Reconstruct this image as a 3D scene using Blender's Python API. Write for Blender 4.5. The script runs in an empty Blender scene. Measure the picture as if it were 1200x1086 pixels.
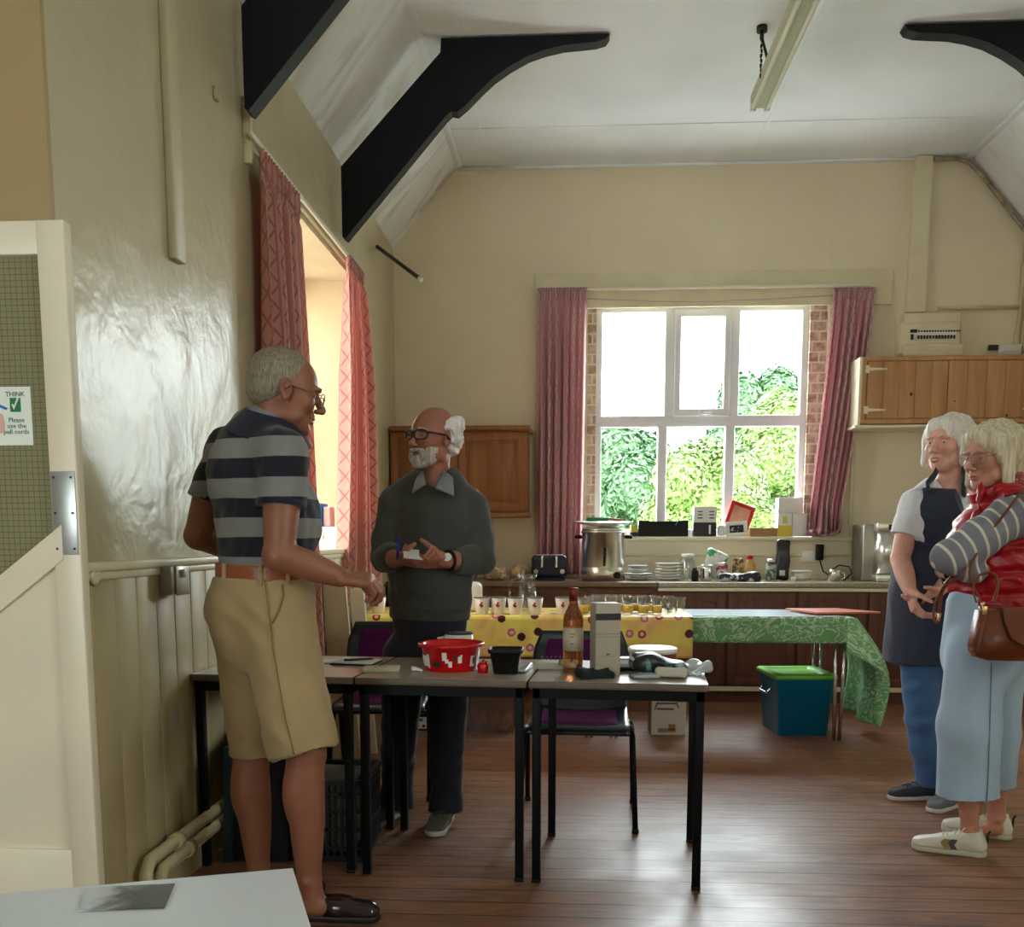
import bpy, bmesh, math, random
import numpy as np
from mathutils import Vector, Matrix, Euler, noise
random.seed(7); RNG = np.random.default_rng(7)
PI = math.pi
SC = bpy.context.scene
COL = SC.collection
SC.view_settings.view_transform = 'Standard'
SC.view_settings.look = 'None'
SC.view_settings.gamma = 1
SC.view_settings.exposure = 0.6
# ---------------------------------------------------------------- camera
F = 1150.; CX = 600.; CY = 770.; VX = 668.; YH = 628.; H = 1.23
th = math.atan((CY-YH)/F); psi = math.atan((VX-CX)/F*math.cos(th))
FW = Vector((-math.sin(psi)*math.cos(th), math.cos(psi)*math.cos(th), -math.sin(th)))
RT = Vector((math.cos(psi), math.sin(psi), 0)); UP = RT.cross(FW)
CP = Vector((0, 0, H))
cd = bpy.data.cameras.new('camera'); cam = bpy.data.objects.new('camera', cd); COL.objects.link(cam)
cd.sensor_width = 36; cd.sensor_fit = 'HORIZONTAL'; cd.lens = 36*F/1200
cd.shift_y = (CY-543)/1200; cd.clip_start = .05; cd.clip_end = 200
R_ = Matrix((RT, UP, -FW)).transposed().to_4x4(); R_.translation = CP
cam.matrix_world = R_; SC.camera = cam
def ray(x, y): return FW+RT*((x-CX)/F)-UP*((y-CY)/F)
def PY(x, y, Y):
    r = ray(x, y); return CP+r*(Y/r.y)
def PZ(x, y, z):
    r = ray(x, y); return CP+r*((z-H)/r.z)
def PX(x, y, X):
    r = ray(x, y); return CP+r*(X/r.x)
# ---------------------------------------------------------------- materials
MATS = {}
class NT:
    def __init__(s, m):
        s.t = m.node_tree; s.n = s.t.nodes; s.b = s.n['Principled BSDF']
    def add(s, k, **kw):
        n = s.n.new(k)
        for a, v in kw.items(): setattr(n, a, v)
        return n
    def link(s, a, b): s.t.links.new(a, b)
    def m(s, op, a, b=None, c=None, clamp=False):
        n = s.n.new('ShaderNodeMath'); n.operation = op; n.use_clamp = clamp
        for i, v in enumerate((a, b, c)):
            if v is None: continue
            if isinstance(v, (int, float)): n.inputs[i].default_value = v
            else: s.link(v, n.inputs[i])
        return n.outputs[0]
    def mix(s, f, a, b, mode='MIX'):
        n = s.n.new('ShaderNodeMix'); n.data_type = 'RGBA'; n.blend_type = mode
        for k, v in ((0, f), (6, a), (7, b)):
            if isinstance(v, (int, float)): n.inputs[k].default_value = v
            elif isinstance(v, tuple): n.inputs[k].default_value = (*v[:3], 1)
            else: s.link(v, n.inputs[k])
        return n.outputs[2]
    def co(s, kind='Object'):
        if kind == 'UV':
            return s.n.new('ShaderNodeTexCoord').outputs['UV']
        return s.n.new('ShaderNodeTexCoord').outputs[kind]
    def xyz(s, v):
        n = s.n.new('ShaderNodeSeparateXYZ'); s.link(v, n.inputs[0]); return n.outputs
    def mp(s, v, scale=(1, 1, 1), rot=(0, 0, 0), loc=(0, 0, 0)):
        n = s.n.new('ShaderNodeMapping'); s.link(v, n.inputs[0])
        n.inputs['Scale'].default_value = scale; n.inputs['Rotation'].default_value = rot; n.inputs['Location'].default_value = loc
        return n.outputs[0]
    def noise(s, v, scale, detail=3, dist=0, rough=.5):
        n = s.n.new('ShaderNodeTexNoise'); s.link(v, n.inputs['Vector'])
        n.inputs['Scale'].default_value = scale; n.inputs['Detail'].default_value = detail; n.inputs['Distortion'].default_value = dist
        n.inputs['Roughness'].default_value = rough
        return n.outputs[0]
    def ramp(s, f, pts):
        n = s.n.new('ShaderNodeValToRGB'); s.link(f, n.inputs[0]); e = n.color_ramp.elements
        while len(e) < len(pts): e.new(.5)
        for i, (p, c) in enumerate(pts):
            e[i].position = p; e[i].color = (*c[:3], 1) if len(c) > 1 else (c[0],)*3+(1,)
        return n.outputs[0]
    def bump(s, h, strength=.3, dist=.01):
        n = s.n.new('ShaderNodeBump'); s.link(h, n.inputs['Height']); n.inputs['Strength'].default_value = strength
        n.inputs['Distance'].default_value = dist; s.link(n.outputs[0], s.b.inputs['Normal']); return n
    def base(s, c): s.link(c, s.b.inputs['Base Color'])
def srgb(r, g, b):
    return tuple(((v/255)/12.92 if v/255 <= .04045 else ((v/255+.055)/1.055)**2.4) for v in (r, g, b))
def M(name, col=(.5, .5, .5), rough=.5, metal=0, bump=None, var=None, spec=None, sheen=0, coat=0, trans=0, ior=None, emit=None):
    """plain procedural material; col in linear; bump=(scale,strength,dist), var=(scale,amount)"""
    m = bpy.data.materials.new(name); m.use_nodes = True; t = NT(m); b = t.b
    b.inputs['Base Color'].default_value = (*col, 1); b.inputs['Roughness'].default_value = rough; b.inputs['Metallic'].default_value = metal
    if spec is not None: b.inputs['Specular IOR Level'].default_value = spec
    if sheen: b.inputs['Sheen Weight'].default_value = sheen
    if coat: b.inputs['Coat Weight'].default_value = coat; b.inputs['Coat Roughness'].default_value = .08
    if trans: b.inputs['Transmission Weight'].default_value = trans
    if ior: b.inputs['IOR'].default_value = ior
    if emit: b.inputs['Emission Color'].default_value = (*emit[0], 1); b.inputs['Emission Strength'].default_value = emit[1]
    co = None
    if var:
        co = t.co(); f = t.noise(co, var[0], 4)
        lo = tuple(c*(1-var[1]) for c in col); hi = tuple(min(1, c*(1+var[1])) for c in col)
        t.base(t.ramp(f, [(.3, lo), (.7, hi)]))
    if bump:
        co = co or t.co(); t.bump(t.noise(co, bump[0], 4), bump[1], bump[2] if len(bump) > 2 else .01)
    MATS[name] = m; return m
def wood(name, c1, c2, scale=(1, 12, 12), rough=.45, ring=3., bump=.1, knots=False):
    m = bpy.data.materials.new(name); m.use_nodes = True; t = NT(m); t.b.inputs['Roughness'].default_value = rough
    co = t.mp(t.co(), scale)
    f = t.noise(co, ring, 5, .6, .6)
    c = t.ramp(f, [(.3, c1), (.5, tuple((a+b)/2 for a, b in zip(c1, c2))), (.7, c2)])
    if knots:
        v = t.add('ShaderNodeTexVoronoi'); v.inputs['Scale'].default_value = 7; t.link(t.mp(t.co(), (1, 1, .8)), v.inputs['Vector'])
        k = t.m('LESS_THAN', v.outputs['Distance'], .075)
        c = t.mix(k, c, (.05, .02, .008))
    t.base(c); t.bump(f, bump, .003); MATS[name] = m; return m
def glassmat(name, tint=(1, 1, 1), amt=.9, rough=.02):
    """thin pane: mostly transparent with a glossy film"""
    m = bpy.data.materials.new(name); m.use_nodes = True; t = m.node_tree; n = t.nodes; n.clear()
    o = n.new('ShaderNodeOutputMaterial'); mx = n.new('ShaderNodeMixShader'); tr = n.new('ShaderNodeBsdfTransparent'); gl = n.new('ShaderNodeBsdfGlossy')
    tr.inputs[0].default_value = (*tint, 1); gl.inputs['Roughness'].default_value = rough
    mx.inputs[0].default_value = 1-amt
    t.links.new(tr.outputs[0], mx.inputs[1]); t.links.new(gl.outputs[0], mx.inputs[2]); t.links.new(mx.outputs[0], o.inputs[0])
    MATS[name] = m; return m
# ---------------------------------------------------------------- mesh building
class MB:
    def __init__(s): s.bm = bmesh.new(); s.mi = 0; s.uv = None
    def _fin(s, faces, smooth):
        for f in faces: f.material_index = s.mi; f.smooth = smooth
    def box(s, c, d, rot=None, bev=0, seg=2, mi=None):
        """c centre, d full size"""
        if mi is not None: s.mi = mi
        mat = Matrix.Translation(Vector(c))
        if rot is not None: mat = mat @ (rot if isinstance(rot, Matrix) else Euler(rot).to_matrix().to_4x4())
        mat = mat @ Matrix.Diagonal((*d, 1))
        g = bmesh.ops.create_cube(s.bm, size=1, matrix=mat); vs = g['verts']
        fs = {f for v in vs for f in v.link_faces}
        s._fin(fs, bev > 0)
        if bev > 0:
            es = list({e for v in vs for e in v.link_edges})
            r = bmesh.ops.bevel(s.bm, geom=es, offset=min(bev, min(d)*.45), segments=seg, profile=.5, affect='EDGES')
            s._fin(r['faces'], True)
        return s
    def bb(s, a, b, bev=0, mi=None):
        """box from corner a to corner b"""
        s.k = (getattr(s, 'k', 0)+1) % 9; e = s.k*.00025
        return s.box([(p+q)/2 for p, q in zip(a, b)], [abs(q-p)-e*(abs(q-p) > .004) for p, q in zip(a, b)], None, bev, 2, mi)
    def cyl(s, a, b, r, r2=None, n=16, mi=None, smooth=True, caps=True):
        if mi is not None: s.mi = mi
        a = Vector(a); b = Vector(b); r2 = r if r2 is None else r2; d = (b-a)
        q = d.to_track_quat('Z', 'Y').to_matrix().to_4x4(); q.translation = (a+b)/2
        g = bmesh.ops.create_cone(s.bm, cap_ends=caps, segments=n, radius1=r, radius2=r2, depth=d.length, matrix=q)
        for f in {f for v in g['verts'] for f in v.link_faces}: f.material_index = s.mi; f.smooth = smooth and len(f.verts) == 4
        return s
    def sph(s, c, r, n=16, rot=None, mi=None):
        if mi is not None: s.mi = mi
        r = (r, r, r) if isinstance(r, (int, float)) else r
        mat = Matrix.Translation(Vector(c)) @ (Euler(rot).to_matrix().to_4x4() if rot else Matrix()) @ Matrix.Diagonal((*r, 1))
        g = bmesh.ops.create_uvsphere(s.bm, u_segments=n, v_segments=max(6, n//2+2), radius=1, matrix=mat)
        s._fin({f for v in g['verts'] for f in v.link_faces}, True); return s
    def rings(s, rs, closed=False, cap=True, mi=None, smooth=True, loop=True):
        """rs: list of lists of points"""
        if mi is not None: s.mi = mi
        V = [[s.bm.verts.new(p) for p in r] for r in rs]; n = len(V[0]); fs = []
        k = len(V)
        for i in range(k if closed else k-1):
            A = V[i]; B = V[(i+1) % k]
            for j in range(n if loop else n-1):
                try: fs.append(s.bm.faces.new((A[j], A[(j+1) % n], B[(j+1) % n], B[j])))
                except ValueError: pass
        if cap and not closed and loop:
            for r, rv in ((V[0], True), (V[-1], False)):
                try: f = s.bm.faces.new(r[::-1] if rv else r); f.material_index = s.mi
                except ValueError: pass
        s._fin(fs, smooth); return s
    def lathe(s, prof, c=(0, 0, 0), n=24, mi=None, rot=None, sx=1, sy=1):
        """prof: list of (r,z)"""
        c = Vector(c); R = Euler(rot).to_matrix() if rot else Matrix.Identity(3)
        rs = [[c+R @ Vector((max(r, 1e-4)*math.cos(2*PI*j/n)*sx, max(r, 1e-4)*math.sin(2*PI*j/n)*sy, z)) for j in range(n)] for r, z in prof]
        return s.rings(rs, cap=True, mi=mi)
    def tube(s, pts, r, n=8, mi=None, closed=False, flat=1.):
        pts = [Vector(p) for p in pts]; rs = []; k = len(pts); up = None
        for i, p in enumerate(pts):
            a = pts[(i-1) % k] if (closed or i > 0) else p; b = pts[(i+1) % k] if (closed or i < k-1) else p
            t = (b-a).normalized()
            if up is None: up = t.orthogonal().normalized()
            up = (up-t*up.dot(t)).normalized(); w = t.cross(up)
            rr = r[i] if isinstance(r, (list, tuple)) else r
            rs.append([p+(up*math.cos(2*PI*j/n)+w*math.sin(2*PI*j/n)*flat)*rr for j in range(n)])
        return s.rings(rs, closed=closed, mi=mi)
    def prism(s, poly, axis, a, b, mi=None, smooth=False):
        """poly 2D outline extruded along axis 'x','y','z' from a to b"""
        if mi is not None: s.mi = mi
        def P(u, v, w): return {'x': (w, u, v), 'y': (u, w, v), 'z': (u, v, w)}[axis]
        A = [s.bm.verts.new(P(u, v, a)) for u, v in poly]; B = [s.bm.verts.new(P(u, v, b)) for u, v in poly]; n = len(poly); fs = []
        fs.append(s.bm.faces.new(A)); fs.append(s.bm.faces.new(B[::-1]))
        for i in range(n): fs.append(s.bm.faces.new((A[i], B[i], B[(i+1) % n], A[(i+1) % n])))
        s._fin(fs, smooth); s.dirty = True; return s
    def quad(s, pts, mi=None):
        if mi is not None: s.mi = mi
        f = s.bm.faces.new([s.bm.verts.new(p) for p in pts]); f.material_index = s.mi; return s
    def grid(s, fn, nu, nv, mi=None, uvs=(1, 1), thick=0):
        """fn(u,v)->point for u,v in 0..1"""
        if mi is not None: s.mi = mi
        uvl = s.bm.loops.layers.uv.verify()
        V = [[s.bm.verts.new(fn(i/nu, j/nv)) for i in range(nu+1)] for j in range(nv+1)]
        for j in range(nv):
            for i in range(nu):
                f = s.bm.faces.new((V[j][i], V[j][i+1], V[j+1][i+1], V[j+1][i])); f.smooth = True; f.material_index = s.mi
                for l, (a, b) in zip(f.loops, ((i, j), (i+1, j), (i+1, j+1), (i, j+1))): l[uvl].uv = (a/nu*uvs[0], b/nv*uvs[1])
        return s
    def xf(s, mat, start=0):
        bmesh.ops.transform(s.bm, matrix=mat, verts=s.bm.verts[:]); return s
ORG = {}
def _link(name, bm, mats, parent, org):
    bmesh.ops.recalc_face_normals(bm, faces=bm.faces[:])
    if org.length > 0: bmesh.ops.translate(bm, vec=-org, verts=bm.verts[:])
    me = bpy.data.meshes.new(name); bm.to_mesh(me); bm.free()
    for m in (mats if isinstance(mats, (list, tuple)) else [mats]): me.materials.append(m)
    o = bpy.data.objects.new(name, me); COL.objects.link(o)
    if parent: o.parent = parent; ORG[o.name] = ORG.get(parent.name, Vector())
    return o
def tag(o, label=None, cat=None, group=None, kind=None):
    if label: o['label'] = label
    if cat: o['category'] = cat
    if group: o['group'] = group
    if kind: o['kind'] = kind
    return o
def thing(name, label, cat, loc=(0, 0, 0), group=None, local=False, kind=None):
    """Empty at base. local=True: parts are given relative to it, else in room coordinates"""
    o = bpy.data.objects.new(name, None); COL.objects.link(o); o.location = loc; o.empty_display_size = .1
    ORG[o.name] = Vector() if local else Vector(loc)
    return tag(o, label, cat, group, kind)
def part(name, mb, mats, parent, label=None, kind=None):
    o = _link(name, mb.bm, mats, parent, ORG.get(parent.name, Vector())); return tag(o, label, kind=kind)
def one(name, mb, mats, label, cat, group=None, loc=None, kind=None):
    """single-mesh thing, origin put at the middle of its base"""
    vs = mb.bm.verts
    if loc is None:
        xs = [v.co.x for v in vs]; ys = [v.co.y for v in vs]; zs = [v.co.z for v in vs]
        loc = Vector(((min(xs)+max(xs))/2, (min(ys)+max(ys))/2, min(zs)))
    loc = Vector(loc); o = _link(name, mb.bm, mats, None, loc); o.location = loc; ORG[o.name] = loc
    return tag(o, label, cat, group, kind)
def struct(name, mb, mats, parent=None):
    o = _link(name, mb.bm, mats, parent, Vector())
    if parent is None: o['kind'] = 'structure'
    return o
KIDS = {}
def copy_tree(o, parent=None, label=None):
    c = o.copy(); COL.objects.link(c)
    if parent: c.parent = parent
    if label: c['label'] = label
    for ch in [x for x in COL.objects if x.parent == o]: copy_tree(ch, c)
    return c
def textmb(txt, size, depth=.0008, align='CENTER', bold=0):
    cu = bpy.data.curves.new('t', 'FONT'); cu.body = txt; cu.size = size; cu.extrude = depth/2; cu.align_x = align; cu.align_y = 'CENTER'; cu.offset = bold
    cu.resolution_u = 2
    ob = bpy.data.objects.new('t', cu); COL.objects.link(ob); dg = bpy.context.evaluated_depsgraph_get()
    me = bpy.data.meshes.new_from_object(ob.evaluated_get(dg)); bpy.data.objects.remove(ob)
    mb = MB(); mb.bm.from_mesh(me); bpy.data.meshes.remove(me); return mb
# ---------------------------------------------------------------- implicit surfaces
def A(p): return np.array(p, dtype=np.float32)
def smin(a, b, k):
    if k <= 0: return np.minimum(a, b)
    h = np.clip(.5+.5*(b-a)/k, 0, 1); return b*(1-h)+a*h-k*h*(1-h)
def smax(a, b, k): return -smin(-a, -b, k)
class SDF:
    """list of smooth-blended primitives"""
    def __init__(s, k=.02): s.ops = []; s.k = k; s.lo = []; s.hi = []; s.bbx = []
    def _b(s, lo, hi): s.lo.append(lo); s.hi.append(hi)
    def cone(s, a, b, ra, rb=None, k=None, n=None, sq=1., cut=0, op='u', bulge=0):
        """tapered capsule. n: axis along which the section is scaled by sq. cut=1 cuts flat at b, 2 at a, 3 both"""
        a = A(a); b = A(b); rb = ra if rb is None else rb; ab = b-a; L2 = float(ab@ab)+1e-9; L = math.sqrt(L2); u = ab/L
        if n is not None:
            n = A(n); n = n-u*float(n@u); n = n/np.linalg.norm(n)
        def f(p):
            q = p-a
            t = q@ab/L2; tc = np.clip(t, 0, 1)
            w = q-tc[:, None]*ab
            if n is not None:
                wn = w@n; w = w+np.outer(wn*(1/sq-1), n)
            r = ra+(rb-ra)*tc+bulge*np.sin(PI*tc)
            d = np.sqrt((w*w).sum(1))-r
            if n is not None and sq < 1: d = d*(.5+.5*sq)
            if cut & 1: d = np.maximum(d, (t-1)*L)
            if cut & 2: d = np.maximum(d, -t*L)
            return d
        rm = max(ra, rb)+abs(bulge); rm *= max(1, sq)
        if op == 'u': s._b(np.minimum(a, b)-rm, np.maximum(a, b)+rm)
        s.bbx.append((np.minimum(a, b)-rm, np.maximum(a, b)+rm))
        s.ops.append((op, f, s.k if k is None else k)); return s
    def path(s, pts, rs, k=None, n=None, sq=1., cut=0, op='u'):
        m = len(pts)-1
        for i in range(m):
            s.cone(pts[i], pts[i+1], rs[i], rs[i+1], k if i else k, n, sq, cut if i == m-1 else 0, op)
        return s
    def ell(s, c, r, rot=None, k=None, op='u'):
        c = A(c); r = A(r if not isinstance(r, (int, float)) else (r, r, r)); R = None
        if rot is not None: R = A(rot if isinstance(rot, Matrix) else Euler(rot).to_matrix())[:3, :3]
        def f(p):
            q = p-c
            if R is not None: q = q@R
            k0 = np.sqrt(((q/r)**2).sum(1)); k1 = np.sqrt(((q/(r*r))**2).sum(1))+1e-9
            return k0*(k0-1)/k1
        m = float(r.max())
        if op == 'u': s._b(c-m, c+m)
        s.bbx.append((c-m, c+m))
        s.ops.append((op, f, s.k if k is None else k)); return s
    def box(s, c, d, rot=None, rad=.01, k=None, op='u'):
        c = A(c); h = A(d)/2-rad; R = None
        if rot is not None: R = A(rot if isinstance(rot, Matrix) else Euler(rot).to_matrix())[:3, :3]
        def f(p):
            q = p-c
            if R is not None: q = q@R
            q = np.abs(q)-h
            return np.sqrt((np.maximum(q, 0)**2).sum(1))+np.minimum(q.max(1), 0)-rad
        m = float(np.linalg.norm(A(d)/2))
        if op == 'u': s._b(c-m, c+m)
        s.bbx.append((c-m, c+m))
        s.ops.append((op, f, s.k if k is None else k)); return s
    def plane(s, p0, n, k=0):
        """keep the side opposite to n"""
        p0 = A(p0); n = A(n)/np.linalg.norm(A(n)); s.bbx.append(None); s.ops.append(('i', lambda p: (p-p0)@n, k)); return s
    def fn(s, op, f, k=0): s.bbx.append(None); s.ops.append((op, f, k)); return s
    def __call__(s, p, lo=None, hi=None):
        d = np.full(len(p), 9., dtype=np.float32)
        for (op, f, k), bb in zip(s.ops, s.bbx):
            if lo is not None and bb is not None and ((bb[0]-k-.02 > hi).any() or (bb[1]+k+.02 < lo).any()): continue
            if op == 'u': d = smin(d, f(p), k)
            elif op == 's': d = smax(d, -f(p), k)
            elif op == 'i': d = smax(d, f(p), k)
            elif op == 'm': d = f(p, d)
        return d
    def mesh(s, h=.006, pad=.02, smooth=0, disp=None):
        lo = np.min(s.lo, axis=0)-pad; hi = np.max(s.hi, axis=0)+pad
        B = 6; nb = np.ceil((hi-lo)/(h*B)).astype(int); n = nb*B+1
        g = [lo[i]+(np.arange(nb[i])+.5)*h*B for i in range(3)]
        c = np.stack(np.meshgrid(*g, indexing='ij'), -1).reshape(-1, 3).astype(np.float32)
        dc = s(c).reshape(nb); V = np.where(np.repeat(np.repeat(np.repeat(dc, B, 0), B, 1), B, 2) < 0, -1., 1.).astype(np.float32)
        V = np.pad(V, ((0, 1),)*3, mode='edge')
        near = np.argwhere(np.abs(dc) < h*B*1.9)
        off = np.stack(np.meshgrid(*([np.arange(B+1)]*3), indexing='ij'), -1).reshape(-1, 3)
        key = (near//3)@np.array([1000003, 1009, 1]); od = np.argsort(key, kind='stable'); near = near[od]; key = key[od]
        cuts = np.flatnonzero(np.diff(key))+1
        for grp in np.split(near, cuts):
            if len(grp) == 0: continue
            idx = (grp[:, None, :]*B+off[None]).reshape(-1, 3); pp = (lo+idx*h).astype(np.float32)
            V[idx[:, 0], idx[:, 1], idx[:, 2]] = s(pp, pp.min(0), pp.max(0))
        S = V < 0
        cnt = sum(S[a:n[0]-1+a, b:n[1]-1+b, e:n[2]-1+e].astype(np.int8) for a in (0, 1) for b in (0, 1) for e in (0, 1))
        act = np.argwhere((cnt > 0) & (cnt < 8)); ids = -np.ones(n-1, dtype=np.int64); ids[act[:, 0], act[:, 1], act[:, 2]] = np.arange(len(act))
        pos = np.zeros((len(act), 3)); num = np.zeros(len(act))
        co = [(a, b, e) for a in (0, 1) for b in (0, 1) for e in (0, 1)]
        for ia, a in enumerate(co):
            for b in co[ia+1:]:
                if sum(abs(x-y) for x, y in zip(a, b)) != 1: continue
                va = V[act[:, 0]+a[0], act[:, 1]+a[1], act[:, 2]+a[2]]; vb = V[act[:, 0]+b[0], act[:, 1]+b[1], act[:, 2]+b[2]]
                cr = (va < 0) != (vb < 0); t = np.where(cr, va/(va-vb+1e-12), 0)
                pos += np.where(cr[:, None], A(a)+t[:, None]*(A(b)-A(a)), 0); num += cr
        P = (lo+(act+pos/num[:, None])*h).astype(np.float32)
        def grad(P):
            k3 = np.floor((P-lo)/(h*24)).astype(int)@np.array([1000003, 1009, 1]); od = np.argsort(k3, kind='stable'); G = np.zeros_like(P); D = np.zeros(len(P), dtype=np.float32); e = h*.5
            for ix in np.split(od, np.flatnonzero(np.diff(k3[od]))+1):
                q = P[ix]; l_, h_ = q.min(0), q.max(0); d0 = s(q, l_, h_); D[ix] = d0
                for i in range(3): G[ix, i] = (s(q+A([e*(i == j) for j in range(3)]), l_, h_)-d0)/e
            return D, G
        for _ in range(1):
            d0, G = grad(P)
            g2 = np.maximum((G*G).sum(1), .25); st = np.clip(d0/g2, -h, h); P = P-G*st[:, None]
        for _ in range(0):
            e = h*.5; d0 = s(P); G = np.stack([s(P+A([e*(i == j) for j in range(3)]))-d0 for i in range(3)], 1)/e
            g2 = np.maximum((G*G).sum(1), .25); st = np.clip(d0/g2, -h, h); P = P-G*st[:, None]
        quads = []
        for ax in range(3):
            o1, o2 = [(1, 2), (2, 0), (0, 1)][ax]
            sl = [slice(0, n[0]), slice(0, n[1]), slice(0, n[2])]; sA = list(sl); sB = list(sl)
            sA[ax] = slice(0, n[ax]-1); sB[ax] = slice(1, n[ax])
            SA = S[tuple(sA)]; SB = S[tuple(sB)]
            E = np.argwhere(SA != SB); ok = (E[:, o1] > 0) & (E[:, o2] > 0) & (E[:, o1] < n[o1]-1) & (E[:, o2] < n[o2]-1); E = E[ok]
            q = []
            for d1, d2 in ((-1, -1), (0, -1), (0, 0), (-1, 0)):
                C = E.copy(); C[:, o1] += d1; C[:, o2] += d2; q.append(ids[C[:, 0], C[:, 1], C[:, 2]])
            q = np.stack(q, 1); fl = SB[E[:, 0], E[:, 1], E[:, 2]]; q[fl] = q[fl][:, ::-1]; quads.append(q)
        Q = np.concatenate(quads); Q = Q[(Q >= 0).all(1)]
        if disp is not None:
            d0, G = grad(P)
            G /= (np.linalg.norm(G, axis=1)[:, None]+1e-9); P = P+G*disp(P)[:, None]
        return P, Q
def sdfobj(name, sdf, mats, parent, h=.006, disp=None, attrs=None, label=None, minz=None):
    P, Q = sdf.mesh(h, disp=disp)
    if minz is not None: P[:, 2] = np.maximum(P[:, 2], minz)
    org = ORG.get(parent.name, Vector()) if parent else Vector()
    me = bpy.data.meshes.new(name); me.vertices.add(len(P)); me.vertices.foreach_set('co', (P-A(org)).ravel())
    me.loops.add(len(Q)*4); me.loops.foreach_set('vertex_index', Q.ravel().astype(np.int32))
    me.polygons.add(len(Q)); me.polygons.foreach_set('loop_start', np.arange(len(Q), dtype=np.int32)*4)
    me.polygons.foreach_set('use_smooth', np.ones(len(Q), dtype=bool))
    me.update(calc_edges=True); me.validate()
    if attrs:
        for k, fn in attrs.items():
            v = fn(P); a = me.attributes.new(k, 'FLOAT', 'POINT'); a.data.foreach_set('value', v.astype(np.float32))
    for m in (mats if isinstance(mats, (list, tuple)) else [mats]): me.materials.append(m)
    o = bpy.data.objects.new(name, me); COL.objects.link(o)
    if parent: o.parent = parent; ORG[o.name] = org
    if label: o['label'] = label
    return o
def wob(seed, freq, amp, axes=(1, 1, 1), n=6):
    """sum of sines displacement (cloth softness)"""
    r = np.random.default_rng(seed); D = r.normal(size=(n, 3)); D /= np.linalg.norm(D, axis=1)[:, None]; D = D*A(axes)
    ph = r.uniform(0, 6.28, n); fr = freq*r.uniform(.6, 1.6, n)
    def f(p):
        d = 0
        for i in range(n): d = d+np.sin((p@D[i])*fr[i]+ph[i]+1.3*np.sin(p@D[(i+1) % n]*fr[i]*.6))
        return amp*d/n*1.6
    return f
# ================================================================ room shell
YB = 7.95; XL = -1.40; XR = 3.49; YF = 2.71; YR = -.9; ZC = 4.06; ZS = 3.47; XA = -.885; XBr = 2.975
# --- paints
def paint(name, col, rough, bs=2.2, bd=.004, bst=.35, stain=None):
    m = bpy.data.materials.new(name); m.use_nodes = True; t = NT(m); t.b.inputs['Roughness'].default_value = rough
    co = t.co(); f = t.noise(co, 1.1, 5, .3)
    c = t.ramp(f, [(.3, tuple(x*.9 for x in col)), (.7, tuple(min(1, x*1.05) for x in col))])
    if stain:
        g = t.noise(t.mp(co, stain[0]), stain[1], 5, .8); c = t.mix(t.ramp(g, [(stain[2], (0,)), (stain[3], (1,))]), c, stain[4])
    t.base(c)
    h = t.m('ADD', t.noise(co, bs, 3, .4), t.m('MULTIPLY', t.noise(co, bs*9, 3), .12)); t.bump(h, bst, bd*10)
    MATS[name] = m; return m
cream = srgb(226, 214, 172)
m_wall = paint('cream_wall_paint', srgb(235, 222, 194), .6, 3, .002, .15)
m_gloss = paint('gloss_cream_wall_paint', srgb(196, 184, 150), .3, 4.5, .004, .26); m_gloss.node_tree.nodes['Principled BSDF'].inputs['Specular IOR Level'].default_value = .3
m_tan = paint('tan_wall_paint', srgb(178, 154, 108), .6)
m_ceil = paint('white_ceiling_paint', srgb(238, 244, 247), .7, 1.2, .002, .1)
m_slope = paint('aged_white_ceiling_paint', srgb(234, 238, 236), .7, 1.6, .004, .3, stain=((1, 3, 1), 1.6, .5, .8, (.42, .36, .28)))
m_trimc = M('cream_gloss_trim', srgb(226, 216, 182), .35, var=(6, .06))
m_white = M('white_gloss_paint', srgb(230, 219, 194), .38, var=(3, .05), bump=(30, .05))
m_upvc = M('white_upvc', srgb(235, 235, 240), .3)
m_black = M('black_beam_paint', (.004, .005, .009), .5, bump=(18, .15), spec=.25)
m_glass = glassmat('window_glass', (.97, 1, .98), .985)
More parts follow.
